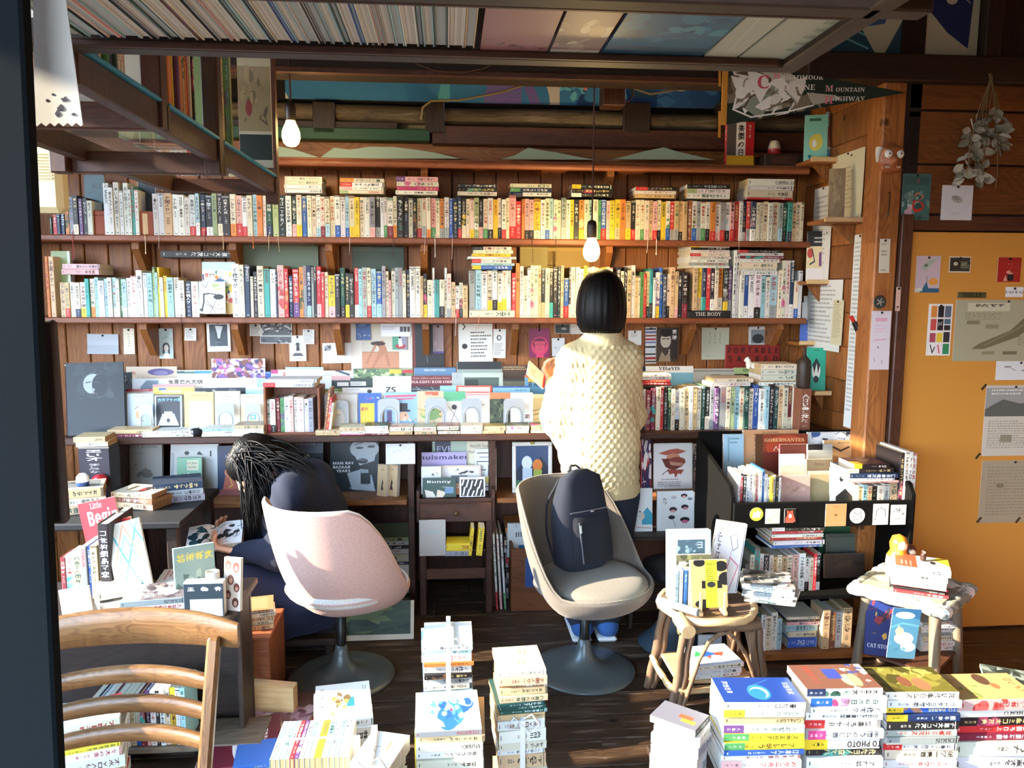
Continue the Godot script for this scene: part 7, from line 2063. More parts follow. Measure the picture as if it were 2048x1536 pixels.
	var st := thing("display_step","low dark wooden step before the counter holding picture books","step",Vector3(at_z(1350,1070,0.55).x - 0.05,0,0.57))
	var sy := at_z(1350,1066,0.6).y
	part("top",bx(Vector3(0.36,0.018,0.16),0.003,Vector3(0,sy - 0.009,0)),M.dark_wide1,st)
	for x in [-0.165,0.165]: part("side",bx(Vector3(0.018,sy - 0.018,0.15),0.002,Vector3(x,(sy - 0.018) / 2,0)),M.dark_up1,st)
	S.call("picture_book","white picture book with a teal wave beside the reader's legs","B e6e6e0;P 3f9ab0 40 60 70 44 100 60 100 84 40 84;E 40 64 16 12 d9c9b8;E 30 54 4 3 2a2a2a;L c07a4a 2 10 90 90 92",1270,1306,978,0.56,sy)
	S.call("picture_book","white picture book scattered with little black haired heads","B ebe9e2;V 16 8 12 2a2a2a ふたつみじ;E 46 16 8 6 c9c0c0;E 74 12 9 7 2a2026;E 74 15 6 5 e0a9a0;E 90 20 7 5 7f8a90;E 44 46 10 8 2a2026;E 44 50 7 5 d9a0a0;E 76 40 10 8 2a2026;E 78 44 7 5 d98a98;E 76 72 13 9 2a2026;E 76 77 9 6 d9708a;E 40 66 9 7 2a2026;L 5a5a5a 1 40 60 50 90",1315,1388,984,0.56,sy,{"tone": "w"})
	S.call("picture_book","white picture book with a yellow chick and four coloured dots","B e9e8e0;E 22 12 8 6 6a3a8a;E 42 12 8 6 3a5a9a;E 62 12 8 6 2a8a8a;E 80 12 8 6 c04a7a;V 74 20 14 2a2a2a って;K 30 34 14 3a3a3a どんなか;E 30 76 26 24 e3b44a;P d97a5a 4 70 20 62 12 80;E 22 70 3 2 2a2a2a",1389,1432,986,0.56,sy)
	var kk := at_z(901,1060,0.3).x - at_z(900,1060,0.3).x
	pile("x12 d10 w12 a9 q10 w8 n4 c10 w7 k5 w6 l6",at_z(728,1090,0.3).x,0.0,0.34,kk * 1.45,130,0.24,"of the magazines on the floor behind the pink chair","magazines under the counter",{"slide": 0.012,"mess": 0.05})
	pile("a8 w6 k8 a8 c6 k7 w7 r8 a6 w6 k5 c7 k5 w6 o7",at_z(1058,1100,0.3).x,0.0,0.27,kk * 1.5,62,0.2,"of the magazines in the dark beside the grey chair","magazines under the counter by the grey chair",{"slide": 0.008,"mess": 0.04})
	for i in 3:
		var p := at_z(990 + i * 9,1204,0.42)
		book("thin_magazine","thin white magazine %s leaning by the drawer stand" % ["with red lettering, first of three","with pink lettering, between two others","with green lettering, nearest the wooden box"][i],Vector3(at_y(992 + i * 8,1203,0.0).x,0.0005,0.40),{"w": 0.009,"h": 0.36,"d": 0.22,"tone": "w","obi": ["r","p","g"][i],"roll": 0.05 + 0.005 * i,"group": "thin magazines leaning by the stand","category": "magazine"})
	var bxp := thing("wooden_box","low orange wooden box with a blue label of a white circle","box",Vector3(at_y(1075,1211,0.0).x,0,0.33))
	var boh := at_z(1040,1097,0.42).y
	part("front",bx(Vector3(0.26,boh,0.012),0.002,Vector3(0,boh / 2,0.09)),M.umber_wide1,bxp); part("back",bx(Vector3(0.26,boh,0.012),0.002,Vector3(0,boh / 2,-0.09)),M.umber_wide2,bxp)
	for s in [-1,1]: part("side",bx(Vector3(0.014,boh,0.168),0.002,Vector3(s * 0.123,boh / 2,0)),M.umber_up1,bxp)
	part("label",bx(Vector3(0.13,0.14,0.002),0,Vector3(0.0,boh * 0.62,0.097)),picture_mat("B 27457a;E 62 50 34 34 d9e0e6",128,128,0.6),bxp)
	stand("magazine","white booklet headed HI standing in the wooden box","B c9d0d0;T 40 10 5 3a3a3a serif The;T 50 34 18 1a1a1a serifbold HI;R 10 60 80 36 e3e9ea;R 50 64 24 24 2f7fb0",1015,1060,1048,0.3,boh - 0.08,{"w": 0.02})
	var c: Dictionary = M.cab
	var cz: float = c.z
	var by: float = c.yt + 0.0015
	S.call("magazine","lilac magazine with the heavy word thuismakers in the stand's bin","B b9a8d6;T 50 14 15 2a2350 bold thuismakers;E 50 48 14 14 2a2020;R 0 60 100 40 c9bde0",843,933,906,cz - 0.17,by)
	S.call("magazine","white magazine with small black birds in the stand's bin","B efece4;P 2a2a2a 50 30 60 24 66 34;L 3a3a3a 2 76 20 84 30;E 62 44 4 3 2a2a2a",842,882,934,cz - 0.1,by)
	S.call("magazine","peach edged card with cut out black shapes in the stand's bin","B e3c9b0;R 6 8 88 90 ece4da;A 3 10 40 14 40 30 222222 3a3a3a",876,962,932,cz - 0.13,by)
	S.call("magazine","cream booklet with handwritten names rising from the stand's bin","B ece2c6;T 50 10 9 3a3428 sans Hotchli_Gonki;T 50 22 9 3a3428 sans Hurouff_School",933,990,884,cz - 0.19,by)
	S.call("magazine","white card with a black maze drawing and a tree in the stand's bin","B efede6;L 2a2a2a 3 10 10 90 10 90 90 10 90 10 30 70 30 70 70 30 70;L 2a2a2a 3 30 50 50 50;L 2a2a2a 4 62 40 60 84;E 62 74 16 14 d9c05a;L 2a2a2a 2 20 20 60 20;L 2a2a2a 2 80 30 80 80",950,993,899,cz - 0.155,by)
	S.call("magazine","orange booklet between two others in the stand's bin","B d9803a;H 10 30 80 3 14 f0dcc0;R 0 0 100 40 5a5f60",902,935,952,cz - 0.085,by)
	S.call("picture_book","dark green children's book with white hand lettering at the bin's front","B 2f4a40;T 48 20 17 efece0 bold Bunny;P e9e0cf 6 60 30 70 40 100 10 100;P e9d3b8 44 60 70 74 60 100 40 100;R 66 50 26 30 6a8aa8;L d9d0c0 3 60 46 90 50",845,912,957,cz - 0.045,by,{"tone": "d"})
	S.call("picture_book","small book of black and white slanting dashes at the bin's front","B efece6;R 6 12 88 84 1b1b1b;L efece6 6 16 16 10 40;L efece6 6 34 16 26 50;L efece6 6 50 20 42 60;L efece6 6 68 14 60 44;L efece6 6 84 20 76 56;L efece6 6 20 52 14 90;L efece6 6 38 62 30 94;L efece6 6 56 70 48 96;L efece6 6 72 54 64 92;L efece6 6 88 66 82 94;H 24 3 50 1 5 4a4a4a",919,970,955,cz - 0.045,by)
	var ys: float = c.ys + 0.0004
	S.call("square_book","square grey book with small teal letters on the stand's open shelf","B b5aea4;T 50 34 8 7fc0c0 sans ATLASKAI",838,891,1042,cz + 0.07,ys,{"tone": "a","lean": -0.06})
	pile("a10 y16",at_z(918,1080,cz).x,ys,cz + 0.08,0.0022,52,0.1,"of the two on the stand's open shelf","books on the stand's open shelf",{})
	for i in 2: book("upright_book",["slim yellow book leaning on the stand's open shelf","thick yellow book leaning on the stand's open shelf"][i],Vector3(at_z(940 + i * 18,1100,cz + 0.09).x,ys + 0.002,cz + 0.09),{"w": [0.014,0.026][i],"h": 0.125,"d": 0.09,"tone": "y","roll": -0.1,"group": "yellow books on the stand"})
func rack_contents():
	var r: Dictionary = M.rack
	var z: float = r.z
	var y: float = r.y0
	var k := at_z(1601,960,z - 0.06).x - at_z(1600,960,z - 0.06).x
	book_row("w7:118 r5:112 k9:116 w9:112 w8:118 c7:120 p8:110 w9:122 b6:126 w8:116 a7:108 y7:110 w7:112 k.w8:108 q7:106",1476,1562,1000,y,z - 0.06,110,"among the thin ones at the left of the black bin","thin books in the black bin",{"d": 0.2})
	book_row("e9:60 s9:64 e10:62 k.w12:60 c13:62 q12:64 e17:66",1715,1796,1000,y,z - 0.06,62,"in the low row at the right of the black bin","low row in the black bin",{"d": 0.13})
	pile("p4 w5 n9 k.c9 k.y9:70",at_z(1738,940,z - 0.08).x,y + 70 * k,z - 0.05,k,96,0.13,"on the low row of the black bin","books lying on the low row of the bin",{"slide": 0.008,"cover": "B 5a4040;A 4 16 0 0 100 100 8a6a5a 3a2a2a b09a80;R 60 70 40 30 e0b83a","label": "book with black and yellow spine topping the pile in the black bin"})
	book_row("k9:136 q8:140 w9:138 w10:134",1797,1830,1000,y,z - 0.05,136,"of the tall ones at the right end of the black bin","tall books in the black bin",{"d": 0.2,"tilt": false})
	var S := func(label,spec,x0,x1,yt,zz,o := {}): return stand("display_book",label,spec,x0,x1,yt,zz,y,o)
	S.call("pale blue cover at the back left of the black bin","B 9fc0cc;R 20 4 8 40 7aa0ae;H 30 6 50 2 6 5a7a88",1449,1490,870,z - 0.4)
	S.call("tan cover with one line of print at the back of the black bin","B cf9a6c;T 50 4 4 5a3a24 serif EL_ESTADO",1488,1600,862,z - 0.41)
	S.call("dark orange cover GOBERNANTES DE MEXICO at the back of the bin","B 8a3a24;R 0 0 14 100 5a3a20;E 60 20 40 26 b5482a;T 56 10 7 e6c98a serifbold GOBERNANTES;K 34 18 12 ece0c8 人火大山;R 14 28 86 72 6a2a1c",1513,1618,870,z - 0.37,{"tone": "u"})
	S.call("black and white manga like cover at the back right of the bin","B d9d9d4;A 9 50 0 0 100 30 1d1d1f 3a5a8a efece6 2a2a2c;R 0 30 100 70 b9b5aa",1618,1747,866,z - 0.38)
	S.call("tan cover with dark brush lettering in the black bin","B d3a56c;T 40 5 4 4a3422 sans MULATOR;L 3a2a1c 4 20 12 34 18 50 12;K 60 8 11 3a2a1c こと七",1650,1750,882,z - 0.33)
	S.call("maroon cover behind the brown ones in the black bin","B 5a2a22;R 0 20 100 14 7f5a4a;R 0 40 100 60 3f1f1a",1562,1618,890,z - 0.3,{"tone": "m"})
	S.call("grey cover with a dark band in the black bin","B a9a698;R 0 0 60 10 1d1c1a;R 0 14 100 86 9a9788",1618,1668,890,z - 0.28,{"tone": "a"})
	S.call("brown cover with stencilled letters in the middle of the black bin","B 6f5f4a;T 50 10 9 2a231a mono Dedal;R 0 24 100 76 8a7a60",1615,1668,920,z - 0.2,{"tone": "e"})
	S.call("cream slip case in the left middle of the black bin","B c9b9a0;R 0 0 100 20 efe6d6;R 0 60 100 40 8a6a50",1562,1612,910,z - 0.22)
	S.call("pinkish card wrapped in clear film in the black bin","B c9a090;A 3 8 20 20 60 40 b08878 d9b8a8;P 4a3f3f 30 80 60 66 90 86 90 100 30 100;L efe6e0 2 4 10 10 90",1561,1622,953,z - 0.12,{"tone": "p"})
	S.call("blank tan card in the middle of the black bin","B a8926c;R 0 0 100 8 c9b590",1620,1668,944,z - 0.14,{"tone": "e"})
	S.call("grey book with a black bird shape in the black bin","B b9c4c9;T 40 8 7 5a6a70 sans ON_THE_CITY;P 1f2224 20 60 60 44 90 60 94 100 20 100;E 44 24 8 8 1f2224",1664,1712,936,z - 0.09,{"tone": "s"})
	var st := [["round_sticker","round yellow sticker with a white crown like book","B 15130f;E 50 50 50 50 e6d03a;P f4f2ea 20 70 30 34 44 46 56 28 66 40 82 34 74 66;L 2a2a2a 2 20 70 74 68",1497,1013,1525,1041],["paper_sticker","pale green note with scribbles on the black panel","B cfe0b0;L 4a5a4a 2 40 20 90 18;L 4a5a4a 2 44 40 84 38;L 4a5a4a 2 54 60 92 56;E 30 74 16 12 b9cf9a;L 4a5a4a 2 20 74 40 76",1528,1016,1558,1046],["paper_sticker","small red sticker of a seated fox on the black panel","B 15130f;P c8503a 20 10 44 20 70 8 78 44 100 90 10 100 8 70 24 44;E 50 52 14 20 f0e6da;R 20 86 60 14 d9604a",1566,1016,1590,1044],["paper_sticker","square brown paper taped on the black panel","B b98a58;E 50 50 8 8 7a5a34;A 2 6 0 0 100 100 c2965f ad7f4e",1647,1006,1691,1051],["round_sticker","round white sticker with a cat's face on the black panel","B 15130f;E 50 50 50 50 eae8e0;L 2a2a2a 3 26 66 30 34 42 44 60 44 72 32 76 64 26 66;E 42 54 3 3 2a2a2a;E 60 54 3 3 2a2a2a;H 30 76 40 1 6 4a4a4a",1696,1014,1728,1046],["paper_sticker","white sticker with a floral wreath drawing on the black panel","B d9d8d0;L 3a3a3a 4 20 60 24 30 50 18 78 30 80 60;A 4 10 14 60 70 30 5a5a5a b9b8b0",1742,1006,1775,1048],["paper_sticker","white sticker with a sketch of open books, last on the panel","B d6d5cc;A 5 16 16 14 70 40 3a3a3a 8a8a84;L 4a4a4a 3 30 70 70 66",1777,1008,1810,1048]]
	for q in st:
		var a := at_z(q[3],q[6],z); var b := at_z(q[5],q[4],z)
		var t := thing(q[0],q[1],"sticker",Vector3((a.x + b.x) / 2,a.y,z + 0.0095))
		var W := b.x - a.x; var H := b.y - a.y
		if q[0] == "round_sticker":
			var m := MB.new(); var R := cover_uv(cover(q[2]))
			for i in 24:
				var a0 := TAU * i / 24; var a1 := TAU * (i + 1) / 24
				var uv := func(an): return R.position + R.size * Vector2(0.5 + 0.48 * cos(an),0.5 - 0.48 * sin(an) * 0.7)
				m.tri(Vector3(0,H / 2,0.0008),Vector3(cos(a0) * W / 2,H / 2 + sin(a0) * W / 2,0.0008),Vector3(cos(a1) * W / 2,H / 2 + sin(a1) * W / 2,0.0008),R.get_center(),uv.call(a0),uv.call(a1))
			part("printed_face",m.done(),cover_mat(cover(q[2])),t)
			var bk := MB.new(); bk.T = Transform3D(Basis(Vector3.RIGHT,PI / 2),Vector3(0,H / 2,0)); bk.lathe([Vector2(0,0),Vector2(W / 2,0),Vector2(W / 2,0.0006),Vector2(0,0.0006)],24,false)
			part("paper",bk.done(),M.white_paper,t)
		else: sheet_parts(t,W,H,q[2],{"curl": 0.001,"pin": false})
	var y1: float = r.s1 + 0.0004
	book_row("a9:58 c9:76 t11:88 w9:76 k.c10:76 x8:74 e9:72 c10:72 e.p9:70 c11:72 p.m12:74 w13:76 w.k10:68 c8:66 r6:74 k.w9:74",1488,1640,1186,y1,z - 0.05,72,"on the black rack's middle shelf","books on the middle shelf of the rack",{"d": 0.14})
	pile("b5 w9 r6 w7 r5 k.w8",at_z(1590,1110,z - 0.06).x,y1 + 90 * k,z - 0.04,k,104,0.15,"of the red and white pile on the middle shelf","books lying on the middle shelf",{"slide": 0.01,"mess": 0.05})
	stand("magazine","dark green folder at the back of the middle shelf","B 1f4a30;R 0 0 100 6 2a5a3c",1640,1745,1055,z - 0.3,y1,{"tone": "d"})
	stand("magazine","grey green cover at the back of the middle shelf","B 4a5248;R 4 10 92 40 5a6358",1655,1750,1070,z - 0.26,y1,{"tone": "a"})
	stand("magazine","dim brown cover on the right of the middle shelf","B 3a2f28;A 3 10 10 10 80 80 4a3c32 2c241f",1650,1730,1110,z - 0.18,y1,{"tone": "u"})
	var y2: float = r.s0 + 0.0004
	book_row("k9:70 d9:72 w9:70 c11:66 w12:72 s9:60",1500,1562,1328,y2,z - 0.03,68,"at the left of the rack's bottom shelf","books on the bottom shelf of the rack",{"d": 0.16})
	book_row("e14:74 u12:70 w13:70 e18:76",1640,1700,1328,y2,z - 0.03,72,"at the right of the rack's bottom shelf","books on the bottom shelf of the rack",{"d": 0.18})
	pile("b20:60 c12:60 s14:66 p7:70 k5:70 c6:66",at_z(1600,1330,z - 0.06).x,y2,z - 0.05,k,66,0.15,"in the middle of the rack's bottom shelf","books lying on the bottom shelf",{"slide": 0.008})
func side_wall():
	var X := 1.778
	var sheets := [["long white sheet of small notes hanging the height of the side wall","B dfe2dc;H 10 4 60 40 2.2 9aa0a0;R 60 30 6 2 3a3a3a",1688,860,1734,470],["cream sheet with rough edges high on the side wall","B d9d0ae;H 20 20 50 10 6 b5ab8a;E 60 6 3 2 2a2a2a",1660,450,1731,305],["white sheet pinned behind the small wooden bracket shelf","B e3e2da;H 10 10 70 16 5 a9aaa2;E 80 50 3 2 5a5a5a",1622,560,1668,375],["white paper behind the books on the second bracket shelf","B dedfd8;H 10 8 70 14 6 9a9c96",1612,700,1688,560],["cream printed sheet low on the side wall","B d3cba6;H 10 6 80 20 4 9a9274",1664,690,1690,600],["dotted grey leaflet below the third bracket shelf","B c9ccc6;R 10 10 20 12 4a4c4a;R 40 10 20 12 4a4c4a;R 70 10 20 12 5a5c5a;R 10 34 20 12 4a4c4a;R 40 34 20 12 3a3c3a;R 70 34 20 12 4a4c4a;R 10 58 20 12 5a5c5a;R 40 58 20 12 4a4c4a;R 70 58 20 12 4a4c4a",1592,806,1626,770]]
	var n := 0
	for q in sheets:
		var a := at_x(q[2],q[3],X); var b := at_x(q[4],q[5],X)
		var ty := at_x((q[2] + q[4]) * 0.5,q[5],X).y; var by := at_x((q[2] + q[4]) * 0.5,q[3],X).y
		var t := thing("pinned_sheet",q[0],"sheet",Vector3(X - 0.001 * n,by,(a.z + b.z) * 0.5),-PI / 2,"")
		sheet_parts(t,absf(b.z - a.z),ty - by,q[1],{"curl": 0.004})
		n += 1
	var sh := [[1605,1690,322,[["turquoise picture book with a yellow duckling","B 8fd3c0;R 20 8 50 6 4a7a70;E 50 60 30 26 e6d86a;E 44 62 10 12 f0efe6;E 60 48 12 10 e9dc5a;E 26 90 8 6 2a7a9a",1612,1652,228,"s"],["salmon and white picture book behind the turquoise one","B e6e0d6;R 0 30 100 40 d98a70;R 0 76 100 24 6aa5c0;E 50 12 20 8 c97a6a",1652,1672,222,"w"],["dark green tall book at the top of the side wall","B 22382f;R 10 10 30 50 3f7a8a",1674,1702,216,"d"]]],[1630,1714,440,[["weathered board standing on the second bracket shelf","B 8a7456;A 4 20 0 0 100 100 9a8464 7a6448 a5906c",1660,1688,336,"e"]]],[1597,1664,562,[["book with black head and painted faces on the third bracket shelf","B e0cda0;R 0 0 100 30 1b1a1a;H 40 12 50 2 8 cfcabf;E 20 44 18 14 c0483a;L 2a2a2a 5 30 36 46 60 20 66;P 6a3a7a 70 44 84 40 86 70 72 70;R 0 74 100 26 e6dcd8",1616,1646,462,"w"],["wine red book on the third bracket shelf","B 6a2f2f;V 20 20 40 d0a9a0 紀林",1648,1660,463,"m"],["black art book on the third bracket shelf","B 2a292c;A 3 20 0 0 100 100 5a585c 8a8488 1c1b1e",1662,1686,466,"k"]]],[1583,1640,682,[["white picture book with a couple and blue red letters","B e6e6e0;K 10 8 24 2f5fae ぷく;K 50 8 20 c0483a サ;E 40 50 14 12 2a2a2a;E 66 54 12 12 5a2a2a;R 0 80 100 20 d9c04a",1606,1640,605,"w"],["pale book behind the blue one on the fourth bracket shelf","B d9dcd6;H 14 14 60 3 6 5a5a5a",1610,1654,592,"q"],["small plain blue book on the fourth bracket shelf","B 2f55a8;E 50 56 16 6 4a70c0",1602,1628,640,"b"]]],[1612,1690,780,[["green book with a penguin like bird on the lowest bracket shelf","B 1f9f80;E 50 54 22 30 e6ebe2;P 16222a 30 40 50 24 70 40 60 60 52 36 40 60;E 50 74 14 12 16222a;H 34 5 40 1 4 16463a",1616,1650,696,"t"],["yellow book with black letters on the lowest bracket shelf","B e9d92f;t 10 12 12 1a1a1a bold LITTLE;t 10 26 14 1a1a1a bold GIANT;V 54 38 26 1a1a1a 青下",1648,1674,680,"y"],["large dark green album on the lowest bracket shelf","B 27453f;R 70 10 20 30 5f8a90",1670,1694,654,"d"]]]]
	var i := 0
	for s in sh:
		var zc: float = [0.24,0.5,0.22,0.12,0.3][i]
		var a := at_z(s[0],s[2],zc); var b := at_z(s[1],s[2],zc)
		var yy := a.y
		var w: float = X - 0.004 - a.x
		var t := thing("bracket_shelf","small wooden bracket shelf on the side wall, %s from the top" % nth(i + 1),"shelf",Vector3(X - 0.002,yy - 0.02,zc),0.0,"")
		part("board",bx(Vector3(w,0.018,0.16),0.003,Vector3(-w / 2,0.01,0)),M["pine_wide%d" % (i % 4)],t)
		part("lip",bx(Vector3(w,0.02,0.012),0.002,Vector3(-w / 2,0.016,0.084)),M.raw_wide0,t)
		var bm := MB.new(); bm.prism(PackedVector2Array([Vector2(0,0),Vector2(-w * 0.6,0),Vector2(0,-0.08)]),-0.009,0.009)
		part("bracket",bm.done(),M.pine_up2,t)
		var m := 0
		for q in s[3]:
			var o := stand("leaning_book",q[0],q[1],q[2],q[3],q[4],zc - 0.05 + (0.03 if q[0].begins_with("small plain") else 0.0) - m * 0.014 + 0.05,yy - 0.001,{"tone": q[5],"w": 0.011,"lean": -0.12,"yaw": -0.35 if i != 4 else -0.25})
			m += 1
		i += 1
	var zp := 0.762
	card("note_slip","narrow cream label pinned at the middle of the pine post","note","B dcd5bd;H 16 14 60 1 6 7a7466;H 16 34 70 2 10 8a8474;H 20 90 60 1 6 3a3630",1756,478,1781,546,zp)
	card("print_sheet","white sheet with pink stamps pinned low on the pine post","sheet","B dcd3d6;R 20 12 60 6 e3a9b8;L d98aa0 2 16 50 80 48;H 20 24 60 3 5 e0b5c2;E 40 62 4 3 8a7a9a;L 6a5a6a 2 20 80 26 86;L 6a5a6a 2 60 84 64 90",1737,622,1783,739,zp)
	var bd := at_z(1759,604,zp)
	var bt := thing("round_badge","round dark tin badge with a pale leafy pattern on the pine post","badge",Vector3(bd.x,bd.y - 0.026,zp))
	var bm2 := MB.new(); bm2.T = Transform3D(Basis(Vector3.RIGHT,PI / 2),Vector3(0,0.026,0)); bm2.lathe([Vector2(0.0,0),Vector2(0.026,0),Vector2(0.027,0.002),Vector2(0.024,0.005),Vector2(0.022,0.0045),Vector2(0,0.005)],24)
	part("disc",bm2.done(),plain("tin","4a5450",0.35,0.6),bt)
	for a in 5:
		var lf := MB.new(); lf.bar(Vector3(0,0.026,0.0055),Vector3(cos(a * 1.26) * 0.017,0.026 + sin(a * 1.26) * 0.017,0.0055),0.005,0.001,Vector3.BACK); part("leaf",lf.done(),plain("tin_pale","a9b5ac",0.4,0.4),bt)
	var pg := at_z(1703,640,0.72)
	var pt := thing("clothes_peg","black felt clip with a red tip hanging on the side wall sheet","clip",Vector3(X - 0.03,pg.y - 0.07,0.62))
	var p1 := MB.new(); p1.bar(Vector3(-0.02,0.06,0.02),Vector3(0.006,0.0,0.03),0.012,0.03,Vector3.BACK,0.003); part("body",p1.done(),plain("black","191817",0.5),pt)
	var p2 := MB.new(); p2.bar(Vector3(-0.034,0.084,0.018),Vector3(-0.02,0.06,0.02),0.012,0.018,Vector3.BACK,0.002); part("tip",p2.done(),col("c8281f"),pt)
	var hk := at_z(1775,415,zp)
	var ht := thing("iron_hook","thin iron hook screwed into the pine post below the mask","hook",Vector3(hk.x,hk.y - 0.03,zp))
	var hm := MB.new(); hm.tube([Vector3(0,0.09,0),Vector3(0,0.09,0.012),Vector3(-0.001,0.04,0.014),Vector3(-0.003,0.006,0.014)],0.0022,6); part("rod",hm.done(),M.iron,ht)
	var hb := MB.new(); hb.lathe([Vector2(0,0),Vector2(0.006,0.003),Vector2(0.006,0.009),Vector2(0,0.012)],10); part("knob",hb.done(),plain("knob","5a4632",0.3,0.4),ht,Vector3(-0.003,-0.006,0.014))
	card("print_card","pinkish slip pinned on the door jamb","note","B d0ab96;R 16 80 60 6 3a2a2a;H 20 90 50 1 5 3a2a2a",1790,574,1802,622,0.776,{"curl": 0.001})
	var zb := 0.752
	card("children_poster","green poster of a white swan with a red wing by the pine post","poster","B 3f6a66;R 6 6 88 18 3a5a58;K 22 10 13 c0483a みずとり;E 50 70 30 18 c8322c;P d9d3cf 20 60 30 40 40 36 34 52 40 84 24 90;E 60 48 16 12 c97a4a;A 6 16 0 40 100 60 6a8a80 2f5652 8aa59a;P d0a9b0 10 80 34 70 40 96 14 96",1801,348,1863,440,zb,{"curl": 0.002})
	card("print_card","white sheet with a pencil drawn shell under the dried flowers","sheet","B d9dadb;E 50 40 20 14 b5b6ac 0.5;E 46 36 14 8 9a9c8c 0.5;L 8a8c7c 2 40 34 56 48;H 34 78 30 2 4 b9babb",1880,371,1947,440,zb,{"curl": 0.002})
	var zd := 0.7535
	var D := [["postcard","mauve postcard of an orange sun over a blue sea on the door","B c9b3b8;E 74 70 20 14 e8a04a;R 20 88 80 12 2f5f7a;P 2f5f7a 30 90 46 70 56 90;L 3a4a3a 2 46 56 48 80;P a9b5a0 20 30 50 12 90 6 60 26 40 44;E 40 26 8 6 5f7a5a;E 16 92 16 7 cfd6c0",1829,512,1882,585,"postcard"],["photo_card","small dark photograph of a woman and a shelf on the door","B d9cfb5;R 4 8 92 84 33322a;E 30 42 18 26 1c1a17;E 30 46 11 17 c9c2a5;R 54 34 36 40 6a6a55;A 3 10 50 20 44 60 8a8a70 25241f",1897,513,1942,545,"photograph"],["print_card","red card of a pink headed figure with a ring on the door","B a8231f;E 56 60 18 12 e39a86;R 44 68 26 26 1c1a1c;E 74 50 22 22 b8423a;E 74 50 18 18 a8231f;H 40 26 30 1 5 d98a7a;P e3a08a 26 96 36 72 46 96",1993,515,2043,564,"card"],["paper_cutout","white bone shaped cutout with lettering on the door","B e6e6e0;T 50 50 40 8a8a84 bold toto",2010,574,2047,594,"cutout"],["sticker_sheet","white sheet of twelve small coloured squares on the door","B e9e6de;R 12 4 24 22 d98a3a;R 40 4 24 22 1f2226;R 68 4 26 22 5a6a7a;R 12 29 24 22 c8504a;R 40 29 24 22 16181b;t 42 38 10 e9e6de sans pd;R 68 29 26 10 4a6a78;R 68 41 26 10 2a2a2a;R 12 56 24 18 a84a5a;R 40 56 24 18 e3c23a;R 68 54 26 20 2a2c30;R 12 78 24 18 efece6;L 1d1d1d 4 16 80 26 94 34 84;R 40 78 24 18 f0dcdc;L c8322a 4 48 80 54 94;R 68 77 26 20 2f8a5a",1851,608,1906,711,"sheet"],["island_map","greyish newspaper map of a long island pinned on the door","B a9a486;R 12 5 40 14 c9c4a8;K 18 7 7 3a3a2a 島たびまっぷ;P 6f6a4c 18 80 24 72 54 50 66 30 76 26 80 34 62 60 30 80;L 8a8562 2 30 74 60 48 72 34;R 12 34 12 6 7f7a5c;R 30 40 12 7 8f8a6c;R 84 42 12 6 6f6a4c;R 84 68 12 6 7f7a5c;R 48 84 14 5 6f6a4c;R 28 84 12 5 8a8562;R 76 84 14 6 7f7a5c;H 10 22 40 4 3 8a8568;H 62 60 20 5 3 8a8568",1904,600,2120,722,"map"],["print_card","white card with grey sprigs at the right edge of the door","B dcdcd6;E 24 30 8 6 8a8c8a;L 6a6c6a 2 30 36 40 50;E 60 50 8 5 7a7c7a;L 5a5c5a 3 66 40 80 70",1990,722,2090,760,"card"],["notice_sheet","tall white notice taped at its corners low on the door","B c9c3b0;R 0 4 100 40 9a9a94;P 5a6058 0 34 30 20 60 26 100 22 100 44 0 44;H 10 6 70 2 5 e3e0d6;H 8 50 84 12 3.4 9a947f;R 30 70 20 10 8a846c",1962,770,2090,912,"notice"],["notice_sheet","faded grey notice below the tall white one on the door","B a59a7f;H 10 10 80 16 5 8f856c;E 30 40 6 5 7a705a",1955,920,2095,1046,"notice"]]
	for q in D:
		var isl: bool = q[0] == "island_map"
		card(q[0],q[1],q[7],q[2],q[3],q[4],q[5],q[6],zd + (0.0015 if isl else 0.0),{"curl": 0.001})
	for q in [[1956,912],[2036,1040],[1968,774],[1958,1040]]:
		var p := at_z(q[0],q[1],0.757)
		var t := part(numbered("tape"),bx(Vector3(0.03,0.01,0.0008),0),plain("tape","3a3018",0.5),self,p,Vector3(0,0,0.9)); tag(t,"dark strip of tape holding a notice's corner at height %s on the door" % ["its upper left","its lower right","the top left","its lower left"][[912,1040,774].find(q[1]) if q[0] != 1958 else 3],"tape","tapes on the door")
	var sp := at_z(1944,590,0.755)
	var sg := thing("door_plate","dull metal plate reading TOILET on the door","sign",Vector3(sp.x,sp.y - 0.012,0.754))
	part("plate",bx(Vector3(0.125,0.024,0.004),0.001,Vector3(0,0.012,0.001)),plain("plate","5f5b3a",0.45,0.3),sg)
	var tm := TextMesh.new(); var f := SystemFont.new(); f.font_names = ["Droid Serif"]; f.font_weight = 700; tm.font = f; tm.text = "TOILET"; tm.font_size = 36; tm.pixel_size = 0.00062; tm.depth = 0.001
	part("lettering",tm,plain("plate_ink","1c1b12",0.6),sg,Vector3(0,0.012,0.0036))
